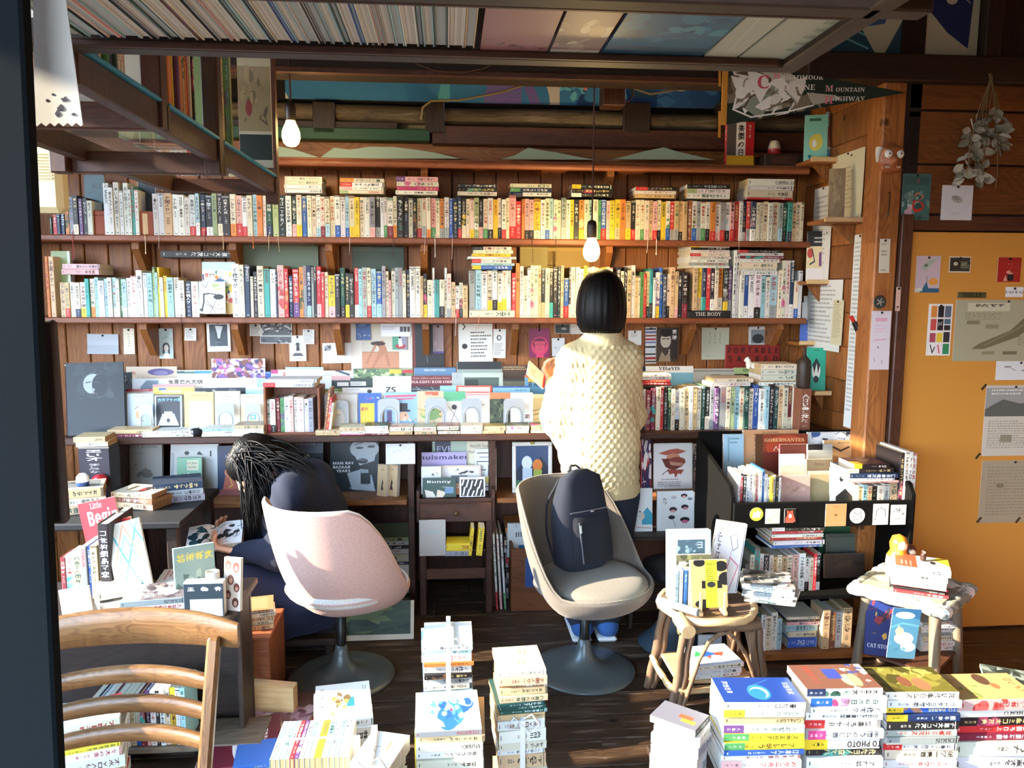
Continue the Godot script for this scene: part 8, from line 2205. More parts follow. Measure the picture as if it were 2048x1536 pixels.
func low_books():
	var y1: float = M.t1.y; var y2: float = M.t2.y
	var K := func(px,py,z): return at_z(px + 1,py,z).x - at_z(px,py,z).x
	var PL := func(tok,px,y,z,len_px,depth,where,label,spec,yaw := 0.0,pages := "pages_cream",extra := {}):
		var o := {"yaw": yaw,"mess": 0.06,"slide": 0.006,"pages": pages}
		if spec: o.cover = spec; o.label = label
		o.merge(extra)
		return pile(tok,px,y,z,0.002,len_px,depth,where,"books heaped on the left tables" if px < -0.4 else "book piles in front",o)
	PL.call("e16 c14 e18",-1.40,y1,0.86,96,0.15,"of the old pile by the dark post","thick old paperback with a grey picture topping the pile by the dark post","B b3a184;R 8 8 70 70 6a6a66;A 4 10 10 10 66 66 8a8a84 4a4a48",0.35,"pages_tan")
	PL.call("e12 u10 e10",-1.22,y1,0.80,88,0.14,"of the brown pile on the bench","brown covered book with a red oval topping the pile on the bench","B c9b494;E 50 40 30 16 3a2a26;E 60 44 16 8 a83a30;R 20 70 50 10 4a4038",-0.3,"pages_tan")
	PL.call("a14 a12 n14",-1.07,y1,0.72,92,0.15,"of the blue grey pile beside the seated reader","dark blue book topping the blue grey pile beside the seated reader","B 2c3440;L 4a5464 1 6 6 94 6",0.35,"pages_grey")
	PL.call("c10 e11",at_z(185,870,0.6).x,y1 + 0.21,0.62,60,0.12,"of the two on the wooden block at the counter's left end","","",0.1,"pages_tan")
	book("upright_block","plain dark block under two tan books at the counter's left end",Vector3(at_z(185,870,0.6).x,y1,0.6),{"w": 0.12,"h": 0.209,"d": 0.1,"tone": "k","category": "block"})
	var cup := thing("small_cup","small white and blue cup standing on the old pile by the dark post","cup",Vector3(-1.40,y1 + 0.097,0.80))
	var cm := MB.new(); cm.lathe([Vector2(0,0),Vector2(0.021,0),Vector2(0.024,0.016)],18); part("blue_foot",cm.done(),col("27477a",0.3),cup)
	var c2 := MB.new(); c2.lathe([Vector2(0.024,0.016),Vector2(0.022,0.034),Vector2(0.012,0.046),Vector2(0,0.047)],18); part("white_top",c2.done(),col("efeeea",0.3),cup)
	var toy := thing("toy_globe","shiny red bowl shaped toy on a thin stand behind the old pile","toy",Vector3(at_z(199,950,0.62).x,y1,0.62))
	var tm := MB.new(); tm.lathe([Vector2(0,0.05),Vector2(0.02,0.054),Vector2(0.03,0.072),Vector2(0.028,0.086),Vector2(0.015,0.096),Vector2(0,0.097)],20); part("bowl",tm.done(),col("b3202a",0.25),toy)
	var t2 := MB.new(); t2.lathe([Vector2(0.016,0),Vector2(0.012,0.006),Vector2(0.005,0.02),Vector2(0.005,0.052),Vector2(0,0.052)],12); part("stand",t2.done(),col("d9c9bc",0.5),toy)
	book_row("m14:68 x18:72 e22:76 a14:86 b10:86 e18:88 d9:88",122,207,1180,y2,1.42,80,"of the tall ones on the low table by the post","tall books on the low table",{"tilt": false,"d": 0.16,"hk": 1.6})
	book("upright_book","tall black book with white pattern and red foot at the row's end",Vector3(at_z(216,1190,1.42).x,y2,1.43),{"w": 0.034,"h": 0.24,"d": 0.19,"tone": "k","obi": "r","hard": true,"group": ""})
	var S := func(label,spec,x0,x1,yt,z,o := {}): return stand("display_book",label,spec,x0,x1,yt,z,y2,o)
	S.call("red magazine headed Begin leaning among books on the low table","B b3242c;t 16 20 22 f4efe6 bold Begin;t 30 6 9 f4efe6 serif Little;E 74 52 14 10 e0c07a;E 50 46 20 14 4a2420;V 10 62 10 e6c04a 月光花音;V 40 62 10 e6c04a 西三田",186,262,1000,1.31,{"roll": 0.2,"tone": "r"})
	S.call("yellow and red picture book behind the patterned square book","B c8282c;R 0 0 14 100 edc42f;R 84 0 16 100 d93a30",222,290,1040,1.34,{"roll": 0.22,"tone": "y"})
	S.call("square book of teal and orange lozenges on a small wooden easel","B d9cdb8;L 5aa0a8 5 6 0 50 56 94 100;L 5aa0a8 5 94 0 50 50 6 100;L d98a5a 3 50 4 88 50 50 96 12 50 50 4;L 8fb88a 4 50 18 76 50 50 82 24 50 50 18;L 5aa0a8 4 0 30 30 0;L 5aa0a8 4 70 0 100 30;L d9a08a 3 0 70 30 100;L d9a08a 3 70 100 100 70",240,312,1046,1.42,{"roll": 0.26,"lean": -0.3,"tone": "q"})
	var es := thing("book_easel","small raw wood easel under the square patterned book","easel",Vector3(at_z(285,1125,1.45).x,y2,1.49),0.3)
	for s in [-1,1]: part("arm",bx(Vector3(0.012,0.014,0.1),0.002,Vector3(s * 0.045,0.007,0)),M.raw_up1,es)
	part("stop",bx(Vector3(0.11,0.012,0.014),0.002,Vector3(0,0.02,0.043)),M.raw_wide1,es)
	PL.call("w12 k3 w13",-0.99,y2,1.5,60,0.11,"of the white pair below the easel","","",0.5,"pages_white")
	PL.call("x9 q10 a9",-0.87,y2,1.58,88,0.14,"of the magazines at the table's front edge","magazine with a dark painted landscape topping the pile at the table's front","B 8a8078;R 0 0 100 70 6a5f5c;A 4 60 0 0 100 70 3a2f34 a58a7a d9d0c4 4a3a40;R 0 74 100 26 d9d6cc;H 6 80 60 2 8 6a3a3a",0.1,"pages_yellowed",{"slide": 0.012})
	PL.call("c9 b7 n5",-0.84,y2,1.42,80,0.13,"behind the magazines on the low table","blue covered magazine with a mountain lying on the low table","B 3a5a80;P e6e6e0 0 60 40 20 60 40 100 10 100 100 0 100;H 10 70 70 3 8 c04a4a",0.15,"pages_yellowed")
	S.call("art magazine with yellow Japanese title angled on the low table","B 8a9a8c;K 6 10 22 e0c24a 芸術新夜;A 5 20 0 40 100 60 6a8078 a9b5a0 5a6a60",356,426,1094,1.48,{"yaw": 0.5,"tone": "s"})
	S.call("dark boxed book lettered with three white characters on the low table","B 26333b;K 8 14 20 e9ecec 王;K 42 14 20 e9ecec 縄;K 76 14 20 e9ecec 青;R 14 50 82 50 aeb3ac;R 0 0 100 6 cfd4d2",366,446,1165,1.585,{"w": 0.03,"tone": "n","lean": 0.0})
	S.call("cream book covered with small brown faces on the low table","B e6d8c8;E 24 14 18 12 7a4a38;E 72 18 20 14 6a3f30;E 40 42 20 14 8a5a44;E 76 56 18 12 7a3f34;E 26 70 18 12 6f4434;E 70 84 20 13 5a3428;E 24 16 9 6 d9a58a;E 72 20 10 7 d9a58a;E 40 44 10 7 d9a58a;E 76 58 9 6 d9a58a;E 26 72 9 6 d9a58a;E 70 86 10 7 d9a58a",442,479,1118,1.54,{"yaw": -0.3,"tone": "c"})
	var cy := thing("paper_tube","cream cardboard tube standing among books on the low table","tube",Vector3(at_z(427,1165,1.545).x,y2,1.55))
	var cyl := MB.new(); cyl.lathe([Vector2(0.0,0),Vector2(0.02,0),Vector2(0.02,0.125),Vector2(0.0165,0.126),Vector2(0.0165,0.02),Vector2(0,0.02)],22); part("tube",cyl.done(),col("dcd3bf",0.7),cy)
	S.call("blank grey card leaning at the low table's post end","B aeb0a6;H 60 80 30 2 6 9a9c92",124,186,1178,1.59,{"roll": 0.14,"w": 0.008,"tone": "a"})
	PL.call("e8 c7 e7 c8 u6",-0.70,0.273,1.16,84,0.13,"of the tan pile on the crate","brown old book topping the tan pile on the crate","B 9a7a50;R 12 12 76 76 a88860",0.25,"pages_yellowed")
	book_row("p10:80 n9:80 c9:80 c9:82 m8:82 w10:84 w9:84 c9:84 c.b9:84 m9:86 v.p9:88 w10:88 k7:88 w9:90 c9:90 y11:92 w8:92 s9:92",186,372,1440,0.06,1.50,86,"of the sunlit paperbacks behind the ladder back chair","sunlit paperbacks on the floor",{"d": 0.12,"hk": 1.2})
	var pk := thing("low_plank","grey low plank on blocks under the sunlit paperbacks","plank",Vector3(-0.9,0,1.43))
	part("board",bx(Vector3(0.62,0.02,0.16),0.003,Vector3(0,0.049,0)),M.legwood_wide1,pk)
	for s in [-1,1]: part("block",bx(Vector3(0.06,0.039,0.14),0.003,Vector3(s * 0.25,0.0195,0)),M.legwood_wide2,pk)
	PL.call("w12 a10 b7",-0.56,0.0,1.62,84,0.13,"beside the sunlit paperbacks on the floor","","",0.1,"pages_white")
	PL.call("w14 w16 r4 w16 e10 w18 w14 y6 w16 c20",at_z(172,1400,1.72).x,0.0,1.72,84,0.15,"of the white pile by the dark post","white magazine topping the white pile by the dark post","B efece6;R 0 0 30 20 c83a3a;H 30 40 50 4 8 c9c4b8",0.3,"pages_white")
	PL.call("k8 c12 m8",at_y(495,1480,0.05).x,0.0,1.62,118,0.26,"of the big art books on the floor","maroon art book with a white wrapped shape lying on the floor","B 5f1a28;E 54 50 36 14 d9cfc8;E 50 48 26 9 b5a9a4;K 8 16 7 f0e6dc 西三田花林月古;K 6 84 10 6a9ac0 日本美術",0.12,"pages_white",{"slide": 0.01})
	PL.call("i6 u8",at_y(560,1420,0.03).x,0.0,1.36,110,0.22,"behind the maroon art book on the floor","brown and rose printed art book lying behind the maroon one","B 6a4a40;R 45 0 55 100 b08a90;A 4 40 45 0 55 100 8a5a60 c9a9a8 6a4048;K 8 60 14 d9b83a 本日",-0.1)
	var kx: float = K.call(900,1440,1.9)
	var bq := at_z(622,1500,2.0)
	var toks := "s8 w7 s9 w7 r7 v7 w8 s8 w8 y11 s11 w9 s7 w8 w8".split(" ")
	var bx0 := bq.x - 0.095
	PL.call("k30 u24 w30 n30",bq.x,0.0,2.02,92,0.18,"under the comics bundle in front","","")
	var yb := 0.2295
	for i in toks.size():
		var w: float = toks[i].substr(1).to_float() * 0.00155
		book("comic","%s comic spine in the tied bundle lying spines up, %s from its left" % [TONE_NAME[toks[i][0]],nth(i + 1)],Vector3(bx0 + w / 2,yb,2.03),{"w": w - 0.0005,"h": 0.17,"d": 0.1,"tone": toks[i][0],"mode": "spine_up","pages": "pages_yellowed","group": "comics tied spines up","category": "comic"})
		bx0 += w
	string_tie("white tape round the bundle of comics",Vector3(bq.x + 0.012,yb + 0.051,1.945),Vector3(0.205,0.103,0.006))
	PL.call("w30 c26 q28 w26 w10",at_z(694,1410,1.62).x,0.0,1.72,82,0.22,"under the white picture book in front","large white picture book with a green boat and orange animals in front","B e6e8dc;R 40 30 24 14 2f7f8a 0.3;A 4 20 30 40 50 36 d98a4a c9a06a 6a5a3a;H 12 8 50 2 4 8a9a8a;K 12 84 10 2a2a2a いはなしるとに",0.12,"pages_white")
	PL.call("q26 w26 c24 w26 c26 w22 c20",at_z(742,1480,2.02).x,0.0,2.08,50,0.14,"of the white tied pile at the very front","white paperback with a thin branch drawing topping the tied pile in front","B efece4;L 3a3a3a 1 40 40 50 70 60 90;L 3a3a3a 1 50 70 64 56;E 40 34 14 6 c9826a",-0.25,"pages_cream")
	string_tie("white string round the pile with the branch drawing",Vector3(at_z(742,1480,2.02).x,0.0,2.01),Vector3(0.115,0.344,0.15))
	PL.call("e12 k22 c20 w24 s8 w22:76 b8:74 s9:72 w10:70 a9:70 k8:72 w12:72 o7 w12 s6 w9",at_z(897,1340,1.55).x,0.0,1.58,76,0.17,"of the tall pale tied pile in the middle","","",0.0,"pages_white",{"slide": 0.003})
	string_tie("white plastic tape knotted round the tall pale pile",Vector3(at_z(897,1340,1.55).x,0.0,1.495),Vector3(0.16,0.404,0.18))
	PL.call("u24 w24 b22 w12 r10 c12 s9 w14 y6 c12 w10 c11 e9 a8",at_z(900,1450,1.92).x,0.0,2.0,84,0.19,"of the front pile with the blue swirl cover","white book with a bright blue swirl on its cover, front pile","B efece6;E 56 40 34 24 3a7fd0;E 70 50 30 24 2f6ac0;A 4 30 24 14 60 60 5aa0e0 2a5ab0 8ac0ea efece6;E 50 44 4 3 c03a5a",0.0,"pages_white",{"slide": 0.01})
	PL.call("u26 e24 c26 e20 w8 c12 q18 w14 e8 d6 d6 d6 e9 e10 u6 e12 c8",at_z(1042,1400,1.8).x,0.0,1.84,66,0.15,"of the brown edged pile beside the middle one","cream old paperback topping the brown edged pile","B e3d3a6;H 16 30 20 2 10 8a7a54;H 60 40 20 2 10 8a7a54",0.06,"pages_tan",{"slide": 0.007})
	string_tie("white plastic tape tied low round the brown edged pile",Vector3(at_z(1042,1400,1.8).x,0.0,1.765),Vector3(0.142,0.30,0.16))
	var tr := thing("trestle","low dark trestle carrying the paperback piles at the front right","table",Vector3(1.05,0,1.98))
	part("top",bx(Vector3(1.0,0.02,0.3),0.003,Vector3(0,0.19,0)),M.dark_wide1,tr)
	for s in [-0.42,0.42]: part("leg",bx(Vector3(0.04,0.18,0.26),0.003,Vector3(s,0.09,0)),M.dark_up1,tr)
	var ty := 0.2005
	var RP := [["k9 e8 w.p10 w7 b7 y.g9 y.g9 w.v10 e9 w.y9 w9",1530,1405,2.02,92,"first sunlit pile, under the blue moon cover","blue paperback with a crescent moon whale topping the first sunlit pile","B 1d3f8a;E 60 50 30 20 2f7fc0;E 62 50 22 16 c9d6c0;E 66 52 20 14 2a78c0;K 20 6 12 e6ecf4 三日月夜;K 16 82 12 e6ecf4 花古日月;L 4a90d0 1 10 30 40 60"],["w13 w13 k9 w.y13 w.i11 w.r10 w9 w9 w.b10 w.n9",1692,1430,2.02,86,"second sunlit pile, under the blond girl cover","brown paperback with a fair haired figure topping the second pile","B 7a5040;A 4 30 0 0 100 40 8a6a5a d9d9e0 3a4a8a c9b0a0;E 66 34 24 14 e3b48e;E 66 26 26 10 e0b878;R 20 40 40 20 3a4a9a;K 8 74 14 c83a2a 音花マリノ"],["q9 w9 c11 w.r8 a9 a8 k10 n.y8 b.y7 w9 q9",1845,1450,2.02,82,"third pile with the olive printed cover","olive gold paperback with reclining shapes topping the third pile","B 6a6428;A 4 40 0 0 100 100 8a8238 4a4418 a59a50;E 70 40 24 16 9a6a4a;E 60 60 20 12 7a4a34"],["w18 q17 m9 r9 k10 w9 p13",1992,1480,2.02,92,"tan topped pile at the right edge","large tan paperback with red title topping the pile at the right edge","B c9a468;K 20 6 14 c83a2a はいるアーリ;E 24 44 22 12 5a4030;E 50 36 12 7 a06a44;A 3 16 40 60 60 40 7a8a4a a5944a b8964a"]]
	for q in RP:
		var p := at_z(q[1],q[2],q[3])
		var k2: float = K.call(q[1],q[2],q[3])
		pile(q[0],p.x,ty,q[3],k2 * 1.72,q[4],0.135,"in the %s" % q[5],"sunlit paperback piles",{"cover": q[7],"label": q[6],"slide": 0.006,"mess": 0.025,"pages": "pages_white","yaw": -0.05})
	PL.call("w28 w14 a14 w12 k10",at_z(1412,1500,2.02).x,0.2005,2.0,46,0.13,"of the small pile left of the moon cover","grey paperback with a red and yellow label left of the moon cover","B 77747c;R 50 40 30 20 d95a3a;R 60 60 30 16 e6c83a",0.9,"pages_white",{"slide": 0.01})
	PL.call("w22 w24 y10 w20 w22 k8 w20 g6",at_z(2052,1400,1.75).x,0.0,1.75,110,0.16,"of the white edged pile near the door","dark green photo book topping the white edged pile near the door","B 4a544c;A 4 30 0 0 100 100 2c342e 6a746a 8a948a",-0.55,"pages_white")
	PL.call("w30 w26 w28 w26 q24 i5",at_z(1935,1400,1.85).x,0.0,1.85,60,0.15,"under the pink lettered card near the door","white booklet with magenta lettering between piles near the door","B efeae2;K 10 20 26 d43fa0 いアン;A 4 12 55 10 45 50 2a2a2a 6a6a5a",0.3,"pages_white")
func string_tie(label: String,p: Vector3,s: Vector3):
	var t := thing("packing_tape",label,"string",p,0.0,"")
	var m := MB.new(); var h := s.y; var d := s.z
	if d < 0.02: m.box(Vector3(0,0,0),s,0.001)
	else:
		m.box(Vector3(0,h / 2,d / 2 + 0.012),Vector3(0.014,h,0.0015)); m.box(Vector3(0,h + 0.0015,0),Vector3(0.014,0.0015,d + 0.024)); m.box(Vector3(0,h / 2,-d / 2 - 0.012),Vector3(0.014,h,0.0015))
		m.tube([Vector3(0,h,d / 2),Vector3(0.025,h + 0.02,d / 2 + 0.012),Vector3(0.045,h - 0.004,d / 2 + 0.02),Vector3(0.02,h - 0.03,d / 2 + 0.018),Vector3(0,h - 0.012,d / 2 + 0.014),Vector3(-0.025,h + 0.014,d / 2 + 0.014),Vector3(-0.042,h - 0.012,d / 2 + 0.02),Vector3(-0.01,h - 0.02,d / 2 + 0.016)],0.0045,6,true,0.4)
	part("tape",m.done(),plain("tape_white","eceae6",0.35),t)
func on_stools():
	var st: Dictionary = M.stool
	var c: Vector3 = st.c; var y: float = st.y
	var S := func(label,spec,x0,x1,yt,z,ys,o := {}): return stand("display_book",label,spec,x0,x1,yt,z,ys,o)
	S.call("large grey blue album with a framed dark picture on the branch stool","B 9fb0b9;R 12 6 80 90 b5c4cb;R 22 14 64 30 3f5560;A 4 16 22 14 64 30 5a7480 2a3c46 8aa4b0;K 66 16 16 a9bcc6 ヨ;R 20 50 66 40 aebdc4",1338,1424,1064,1.24,y,{"w": 0.03,"tone": "s"})
	S.call("white book with a pink line drawing of a girl on the branch stool","B efece8;V 8 8 16 5a5a5a いにまはる;L 8a8a8a 2 50 20 70 16 80 34 64 40 50 20;L d98a98 3 40 90 60 50 90 60 70 96;E 30 74 14 10 e3a0b0;L 7a7a7a 1 60 40 50 96;L 2a2a2a 2 96 4 96 96",1416,1476,1046,1.20,y,{"roll": -0.16,"tone": "q","w": 0.02})
	S.call("picture book with a green crowd behind the spotted diary","B c9b8b4;R 0 0 100 14 6a6a4a;A 4 20 0 0 100 40 8a8a5a c05a6a 4a4a34;R 0 60 100 40 e0d9d0",1353,1424,1112,1.30,y,{"tone": "w"})
	S.call("kraft and black spotted diary with a lime band 2023 on an easel","B c9a468;E 24 6 16 12 1c1b1a;E 84 14 18 16 1c1b1a;E 96 40 20 20 1c1b1a;R 30 44 56 16 1c1b1a;E 40 92 30 14 1c1b1a;R 40 0 32 100 cfe030;T 56 10 7 1c1b1a bold 2023;H 44 18 24 7 4 2a2a1a;E 56 52 12 9 2a2a2a;T 56 66 6 1c1b1a sans HALB;H 44 74 24 4 5 a5b02a",1383,1456,1124,1.36,y + 0.014,{"tone": "e","lean": -0.2})
	for i in 4: book("slim_book","%s slim spine beside the spotted diary on the branch stool" % ["pale blue","white","sky blue","cream"][i],Vector3(at_z(1352 + i * 9,1220,1.33).x,y,1.33),{"w": 0.012,"h": 0.13,"d": 0.1,"tone": ["s","w","b","c"][i]})
	var es := thing("book_easel","little raw wood easel holding the spotted diary","easel",Vector3(at_z(1420,1235,1.38).x,y,1.36))
	for s in [-1,1]:
		part("foot",bx(Vector3(0.014,0.014,0.09),0.002,Vector3(s * 0.042,0.007,0.01)),M.raw_up1,es); part("upright",bx(Vector3(0.009,0.07,0.009),0.001,Vector3(s * 0.042,0.045,0.045)),M.raw_up2,es)
	pile("x4 w5 w4 a5 w4 w5 a4",at_z(1512,1200,1.22).x,y + 0.0,1.33,0.0021,80,0.15,"of the filmy comics on the branch stool","comics on the branch stool",{"cover": "B 6a6662;A 6 40 0 0 100 100 3a3836 9a9690 cfcac4;E 50 10 30 8 d9a9a4","label": "grey comic in clear film fanned over the stool's edge","slide": 0.01,"mess": 0.15,"yaw": -0.4})
	var rl := thing("rolled_paper","rolled newspaper lying on the branch stool's rim","newspaper",Vector3(at_z(1350,1215,1.32).x,y + 0.014,1.36),0.5)
	var rm := MB.new(); rm.tube([Vector3(-0.02,0,-0.08),Vector3(0.02,0,0.07)],0.013,12); part("roll",rm.done(),col("7f97a5",0.7),rl)
	var lo: Vector3 = c
	pile("w8 w9 c8",c.x + 0.02,0.1485,c.z + 0.1,0.002,84,0.15,"under the branch stool","books under the branch stool",{"cover": "B dfe0e6;P c8503a 40 20 60 30 50 50 70 60 40 70;P 2f5fae 20 60 50 40 60 80;P 3f9a5a 24 76 50 66 54 90","label": "picture book with red, blue and green shapes under the branch stool","mess": 0.2})
	S.call("blue picture book with a white house standing behind the branch stool","B e6eaee;R 0 60 100 40 3f9ad0;R 0 0 100 30 dfe6ea;L 7a5a3a 2 20 30 24 70;R 50 30 24 30 f0f0ec;L d9708a 2 86 0 86 100",1398,1452,1272,0.96,0.0,{"tone": "w"})
	var q: Dictionary = M.cstool
	var cc: Vector3 = q.c; var yc: float = q.y
	pile("m6 k4 r4 w13 w12 w12",cc.x - 0.04,yc - 0.0015,cc.z + 0.1,0.0019,92,0.14,"on the speckled cushion","books on the cushion stool",{"cover": "B e9e4d6;P e3c23a 0 0 60 0 20 30 0 20;R 0 60 100 40 d9563a;E 46 30 12 8 2a2a2a;H 50 70 40 3 8 f0b0a0","label": "white and orange paperback topping the pile on the speckled cushion","pages": "pages_white","yaw": -0.5,"slide": 0.01})
	var yt := yc + 0.098
	for d in [["tall orange headed nesting doll at the back of the cushion pile",0.0,1.0,"e08a2a"],["dark medium nesting doll beside the tall orange one",0.05,0.75,"5a3426"],["tiny dark nesting doll in front of the tall orange one",0.035,0.42,"4a2c22"]]:
		var o := thing("nesting_doll",d[0],"doll",Vector3(cc.x - 0.02 + d[1],yt if d[2] < 0.5 else yc - 0.002,cc.z - 0.03 + (0.06 if d[2] < 0.5 else (-0.05 if d[1] > 0 else -0.04))),0.0,"")
		if d[2] > 0.5: o.position.y = yc - 0.002
		var k: float = d[2] * (1.7 if d[2] > 0.5 else 1.0)
		var b := MB.new(); b.lathe([Vector2(0,0),Vector2(0.021 * k,0),Vector2(0.024 * k,0.012 * k),Vector2(0.0245 * k,0.036 * k),Vector2(0.023 * k,0.05 * k)],22); part("body",b.done(),col("e3c79a" if d[2] == 1.0 else "3a241c",0.3),o)
		var h := MB.new(); h.lathe([Vector2(0.023 * k,0.05 * k),Vector2(0.0165 * k,0.062 * k),Vector2(0.019 * k,0.078 * k),Vector2(0.014 * k,0.093 * k),Vector2(0.0,0.099 * k)],22); part("head",h.done(),col(d[3],0.25),o)
		var f := MB.new(); f.lathe([Vector2(0,0),Vector2(0.011 * k,0),Vector2(0.008 * k,0.003 * k),Vector2(0,0.004 * k)],14); part("face",f.done(),col("e9cfa8",0.4),o,Vector3(0,0.076 * k,0.0165 * k),Vector3(PI / 2,0,0))
	var ys := 0.1415
	card("postcard","blue painted postcard of a cream cat reclining on the stool leg","postcard","B 4a90b0;P 2f6f9a 0 0 100 0 100 20 0 14;E 46 14 34 10 e6e9ea;E 52 60 34 18 ece0cc;E 34 46 15 11 e6c9a4;P e6c9a4 24 42 28 32 34 40;E 70 76 26 14 efe8dc;L 6ab0c4 5 0 40 40 30 100 34;A 3 8 0 70 60 30 3f86a8 6aaec6",1770,1216,1834,1316,1.42,{"roll": -0.1,"pin": false})
	pile("q10 w9 c9 a7 w9 w6 a6",cc.x + 0.1,ys,cc.z + 0.02,0.0021,62,0.13,"under the cushion stool","books under the cushion stool",{"slide": 0.008,"mess": 0.1})
	stand("display_book","white and pink edged book standing under the cushion stool","B c84a8a;R 0 0 30 100 f0ece8",1734,1768,1188,1.12,ys,{"yaw": -0.5,"tone": "w","w": 0.02})
	stand("display_book","dark blue book lettered CAT STORIES under the cushion stool","B 1f2f6a;T 50 84 9 e6e9f0 serifbold CAT_STORIES;A 3 20 10 10 80 60 8a2f3a c9a04a 2a2a3a",1738,1796,1196,1.24,ys,{"yaw": -0.4,"tone": "n"})
	stand("display_book","large red book with yellow spine and black arches under the stool","B c8322a;P e6c23a 0 60 50 40 60 60 40 100 0 100;L 1d1a1a 5 20 90 40 50 70 46 80 90;R 90 0 10 100 e6b02a;E 70 60 12 14 e6eaec",1832,1914,1222,1.06,0.02,{"yaw": 0.5,"roll": -0.14,"tone": "y","w": 0.03,"western": false})
func build_small_things():
	low_books()
	on_stools()
	var z := 0.81
	var A := at_z(1456,120,z); var B := at_z(1450,250,z); var C := at_z(1812,185,z)
	var t := thing("felt_pennant","dark green felt pennant reading Broadmoor Cheyenne Mountain Highway with orange edge","pennant",Vector3(B.x,B.y,z))
	var W := C.x - B.x; var H := A.y - B.y
	var spec := "B 1c2a1e;E 22 46 20 13 b8b6a4;E 12 14 9 5 a9a48c;A 4 60 4 34 40 36 7a6f58 d9d6c8 5a4a38 8a9080 e6e3d8;L e6e3d8 1 6 50 4 76 14 88 34 80 48 70;P a9a694 44 50 60 54 64 60 48 70;L e6e3d8 1 2 10 4 22 12 26;t 25 24 15 d98a92 serifbold B;t 29.5 27 9.5 e6e1d2 serifbold ROADMOOR;t 16 34 28 c8505a serifbold C;t 26 42 11.5 e6e1d2 serifbold HEYENNE;t 54 44 13 d9a0a0 serifbold M;t 60 46 8.5 e6e1d2 serifbold OUNTAIN;t 54 62 16 d9707a serifbold H;t 60 60 9.5 e6e1d2 serifbold IGHWAY"
	var m := MB.new(); m.tri(Vector3(0,0,0.002),Vector3(W,(C.y - B.y),0.002),Vector3(A.x - B.x,H,0.002),Vector2(0,1),Vector2(1,0.5),Vector2(0,0))
	part("printed_felt",m.done(),picture_mat(spec,1024,400,0.95),t)
	var bk := MB.new(); bk.prism(PackedVector2Array([Vector2(0,0),Vector2(W,C.y - B.y),Vector2(A.x - B.x,H)]),-0.002,0.0015); part("felt",bk.done(),col("1c2a1e",0.95),t)
	var og := col("c9892f",0.9)
	part("orange_edge",bx(Vector3(0.022,H,0.006),0.001,Vector3(-0.006,H / 2,0)),og,t)
	for q in [[0.62,0.25],[-0.16,0.34]]: part("orange_tie",bx(Vector3(0.009,q[1] * H * 1.2,0.002),0,Vector3(-0.022,(q[0] * H) + q[1] * H * 0.5,0)),og,t,Vector3.ZERO,Vector3(0,0,0.03))
	var led := at_z(900,318,0.2).y - 0.002
	stand("upright_volume","book with white title panel and yellow band standing on the high ledge","B b8b2a4;R 0 0 34 100 5a524c;R 34 0 34 74 efece2;R 68 0 32 74 c0282c;V 40 6 24 1a1a1a 素顔の日本;R 0 74 100 26 e0ae2a;V 78 6 10 f0e0d8 林文一花",1455,1510,243,0.12,led,{"lean": -0.02,"tone": "r","w": 0.03})
	var bx2 := thing("carved_box","small brown wooden box on the high ledge beside the pennant","box",Vector3(at_z(1558,318,0.1).x,led,0.1))
	part("body",bx(Vector3(0.19,0.06,0.12),0.004,Vector3(0,0.03,0)),M.dark_wide1,bx2); part("panel",bx(Vector3(0.12,0.036,0.004),0.001,Vector3(0.005,0.03,0.061)),M.brown_wide1,bx2)
	var dr := thing("daruma_cup","white cup like doll with red base on the brown ledge box","figurine",Vector3(at_z(1549,290,0.1).x,led + 0.0605,0.1))
	var d1 := MB.new(); d1.lathe([Vector2(0,0),Vector2(0.031,0),Vector2(0.03,0.03)],20); part("red_base",d1.done(),col("b3262a",0.3),dr)
	var d2 := MB.new(); d2.lathe([Vector2(0.03,0.03),Vector2(0.026,0.05),Vector2(0.02,0.068),Vector2(0,0.072)],20); part("white_top",d2.done(),col("d9c9b0",0.35),dr)
	var mp := at_z(1778,318,0.77)
	var mk := thing("wooden_mask","carved red brown mask with round white eyes on the pine post","mask",Vector3(mp.x,mp.y,0.763))
	var fl := Flesh.new(); fl.K = 0.015
	fl.bone(Vector3(0,0.012,0.01),Vector3(0,-0.012,0.012),0.05,0.046,Vector3(1,1,1.5)); fl.bone(Vector3(0,-0.008,0.036),Vector3(0,-0.012,0.048),0.022,0.016); fl.bone(Vector3(-0.03,0.03,0.036),Vector3(0.03,0.03,0.036),0.011,0.011); fl.bone(Vector3(-0.03,-0.038,0.026),Vector3(0.03,-0.038,0.026),0.012,0.012)
	part("face",fl.mesh(0.004),col("9a5a34",0.35),mk)
	for s in [-1.0,1.0]:
		var e := MB.new(); e.lathe([Vector2(0.017,0),Vector2(0.013,0.006),Vector2(0,0.009)],14); var ey := part("eye",e.done(),col("e6e2d4",0.3),mk,Vector3(s * 0.024,0.014,0.044),Vector3(PI / 2,0,0))
		part("pupil",bx(Vector3(0.006,0.004,0.006),0.001,Vector3(0,0.009,0)),M.black,ey)
	for i in 9: part("tooth",bx(Vector3(0.005,0.006,0.004),0.001),col("e0d6bc",0.5),mk,Vector3(-0.028 + i * 0.007,-0.036,0.039))
	var wc := MB.new(); wc.tube([Vector3(-0.044,0.04,0.012),Vector3(-0.05,0.02,0.014),Vector3(-0.05,-0.014,0.01)],[0.016,0.012,0.004],10); part("white_cloth",wc.done(),col("c9c4ba",0.9),mk)
	var fp := at_z(1975,170,0.8)
	var df := thing("dried_flowers","bunch of dried pale leaves hanging head down over the door","dried flowers",fp)
	var lm := MB.new(); lm.smooth(true)
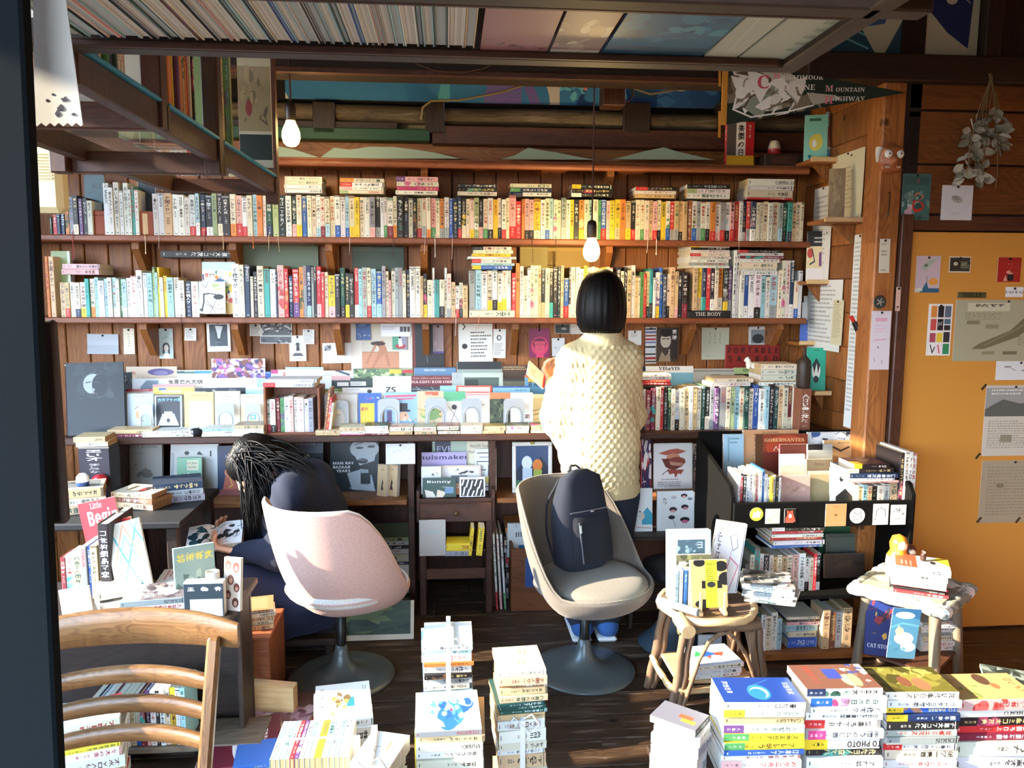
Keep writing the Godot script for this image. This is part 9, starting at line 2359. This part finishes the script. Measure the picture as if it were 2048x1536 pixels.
	for s in [-1.0,1.0]:
		for k in 4:
			var a := Vector3(0,-0.006 * k,0.002 * k); var w0 := sin(PI * k / 4.0) * 0.015 + 0.0006; var w1 := sin(PI * (k + 1) / 4.0) * 0.015 + 0.0006
			lm.quad(Vector3(0,-0.012 * k,0.003 * s * 0.2),Vector3(0,-0.012 * (k + 1),0.003 * s * 0.2),Vector3(s * w1,-0.012 * (k + 1),0.004),Vector3(s * w0,-0.012 * k,0.004))
	var leaf := lm.done()
	for i in 9:
		var tip := Vector3(rng.randf_range(-0.09,0.1),rng.randf_range(-0.42,-0.24),rng.randf_range(-0.01,0.05))
		var b := MB.new(); b.tube(bow(Vector3(rng.randf_range(-0.01,0.01),0.02 + 0.01 * (i % 3),0.01),tip,Vector3(tip.x * 0.3,0,0.01)),0.0016,5); part("stem",b.done(),col("7a6a48",0.9),df)
		for k in 9:
			var p := Vector3(0,0,0.01).lerp(tip,rng.randf_range(0.36,1.0)) + Vector3(tip.x * 0.3,0,0) + Vector3(rng.randf_range(-0.022,0.022),rng.randf_range(-0.015,0.015),0.004)
			part("leaf",leaf,col(["9c9684","8a8572","aaa593","6f6a55"][(i + k) % 4],0.9),df,p,Vector3(rng.randf_range(-0.9,0.5),rng.randf_range(-1,1),rng.randf_range(-1.9,1.9)))
	var ac := at_z(121,370,0.75)
	var av := thing("wall_heater","cream box with a slatted grille high behind the dark post","heater",Vector3(ac.x - 0.15,at_z(100,425,0.75).y,0.71))
	part("body",bx(Vector3(0.3,0.24,0.08),0.02,Vector3(0,0.12,0)),col("cbb98c",0.5),av)
	for i in 9: part("slat",bx(Vector3(0.26,0.006,0.006),0.001),col("b5a478",0.5),av,Vector3(-0.005,0.125 + i * 0.011,0.041))
	part("arm",bx(Vector3(0.6,0.03,0.03),0.003,Vector3(-0.44,0.12,0)),M.iron,av)
	var bg := thing("shoe_bag","black cloth bag printed sport lying under the pink chair","bag",Vector3(at_z(628,1250,0.7).x,0,0.70))
	var bf := Flesh.new(); bf.K = 0.05; bf.bone(Vector3(-0.07,0.05,0),Vector3(0.08,0.045,0.02),0.055,0.05); bf.bone(Vector3(-0.02,0.09,0),Vector3(0.03,0.08,0),0.045,0.04); bf.cut_y = 0.0
	part("body",bf.mesh(0.009),fabric("bag_black","16171b",0.2),bg)
	var bt := TextMesh.new(); var f2 := SystemFont.new(); f2.font_names = ["Droid Sans"]; f2.font_weight = 700; bt.font = f2; bt.text = "sport"; bt.font_size = 40; bt.pixel_size = 0.0011; bt.depth = 0.001
	part("lettering",bt,col("e3e5e6",0.6),bg,Vector3(0.01,0.06,0.069),Vector3(-0.15,0,0))
	var cs := thing("stained_canvas","dark green stained canvas with torn cream edge leaning under the counter","canvas",Vector3(at_z(730,1265,0.62).x,0,0.68))
	cs.rotation.x = -0.5
	sheet_parts(cs,0.42,0.16,"B 3a4a3a;A 4 40 0 0 100 80 5a6a44 2c3a30 6a7450;R 96 0 4 100 c9c2ac;R 0 86 100 14 d3ccb8",{"pin": false,"curl": 0.01})
	finish_sheets()
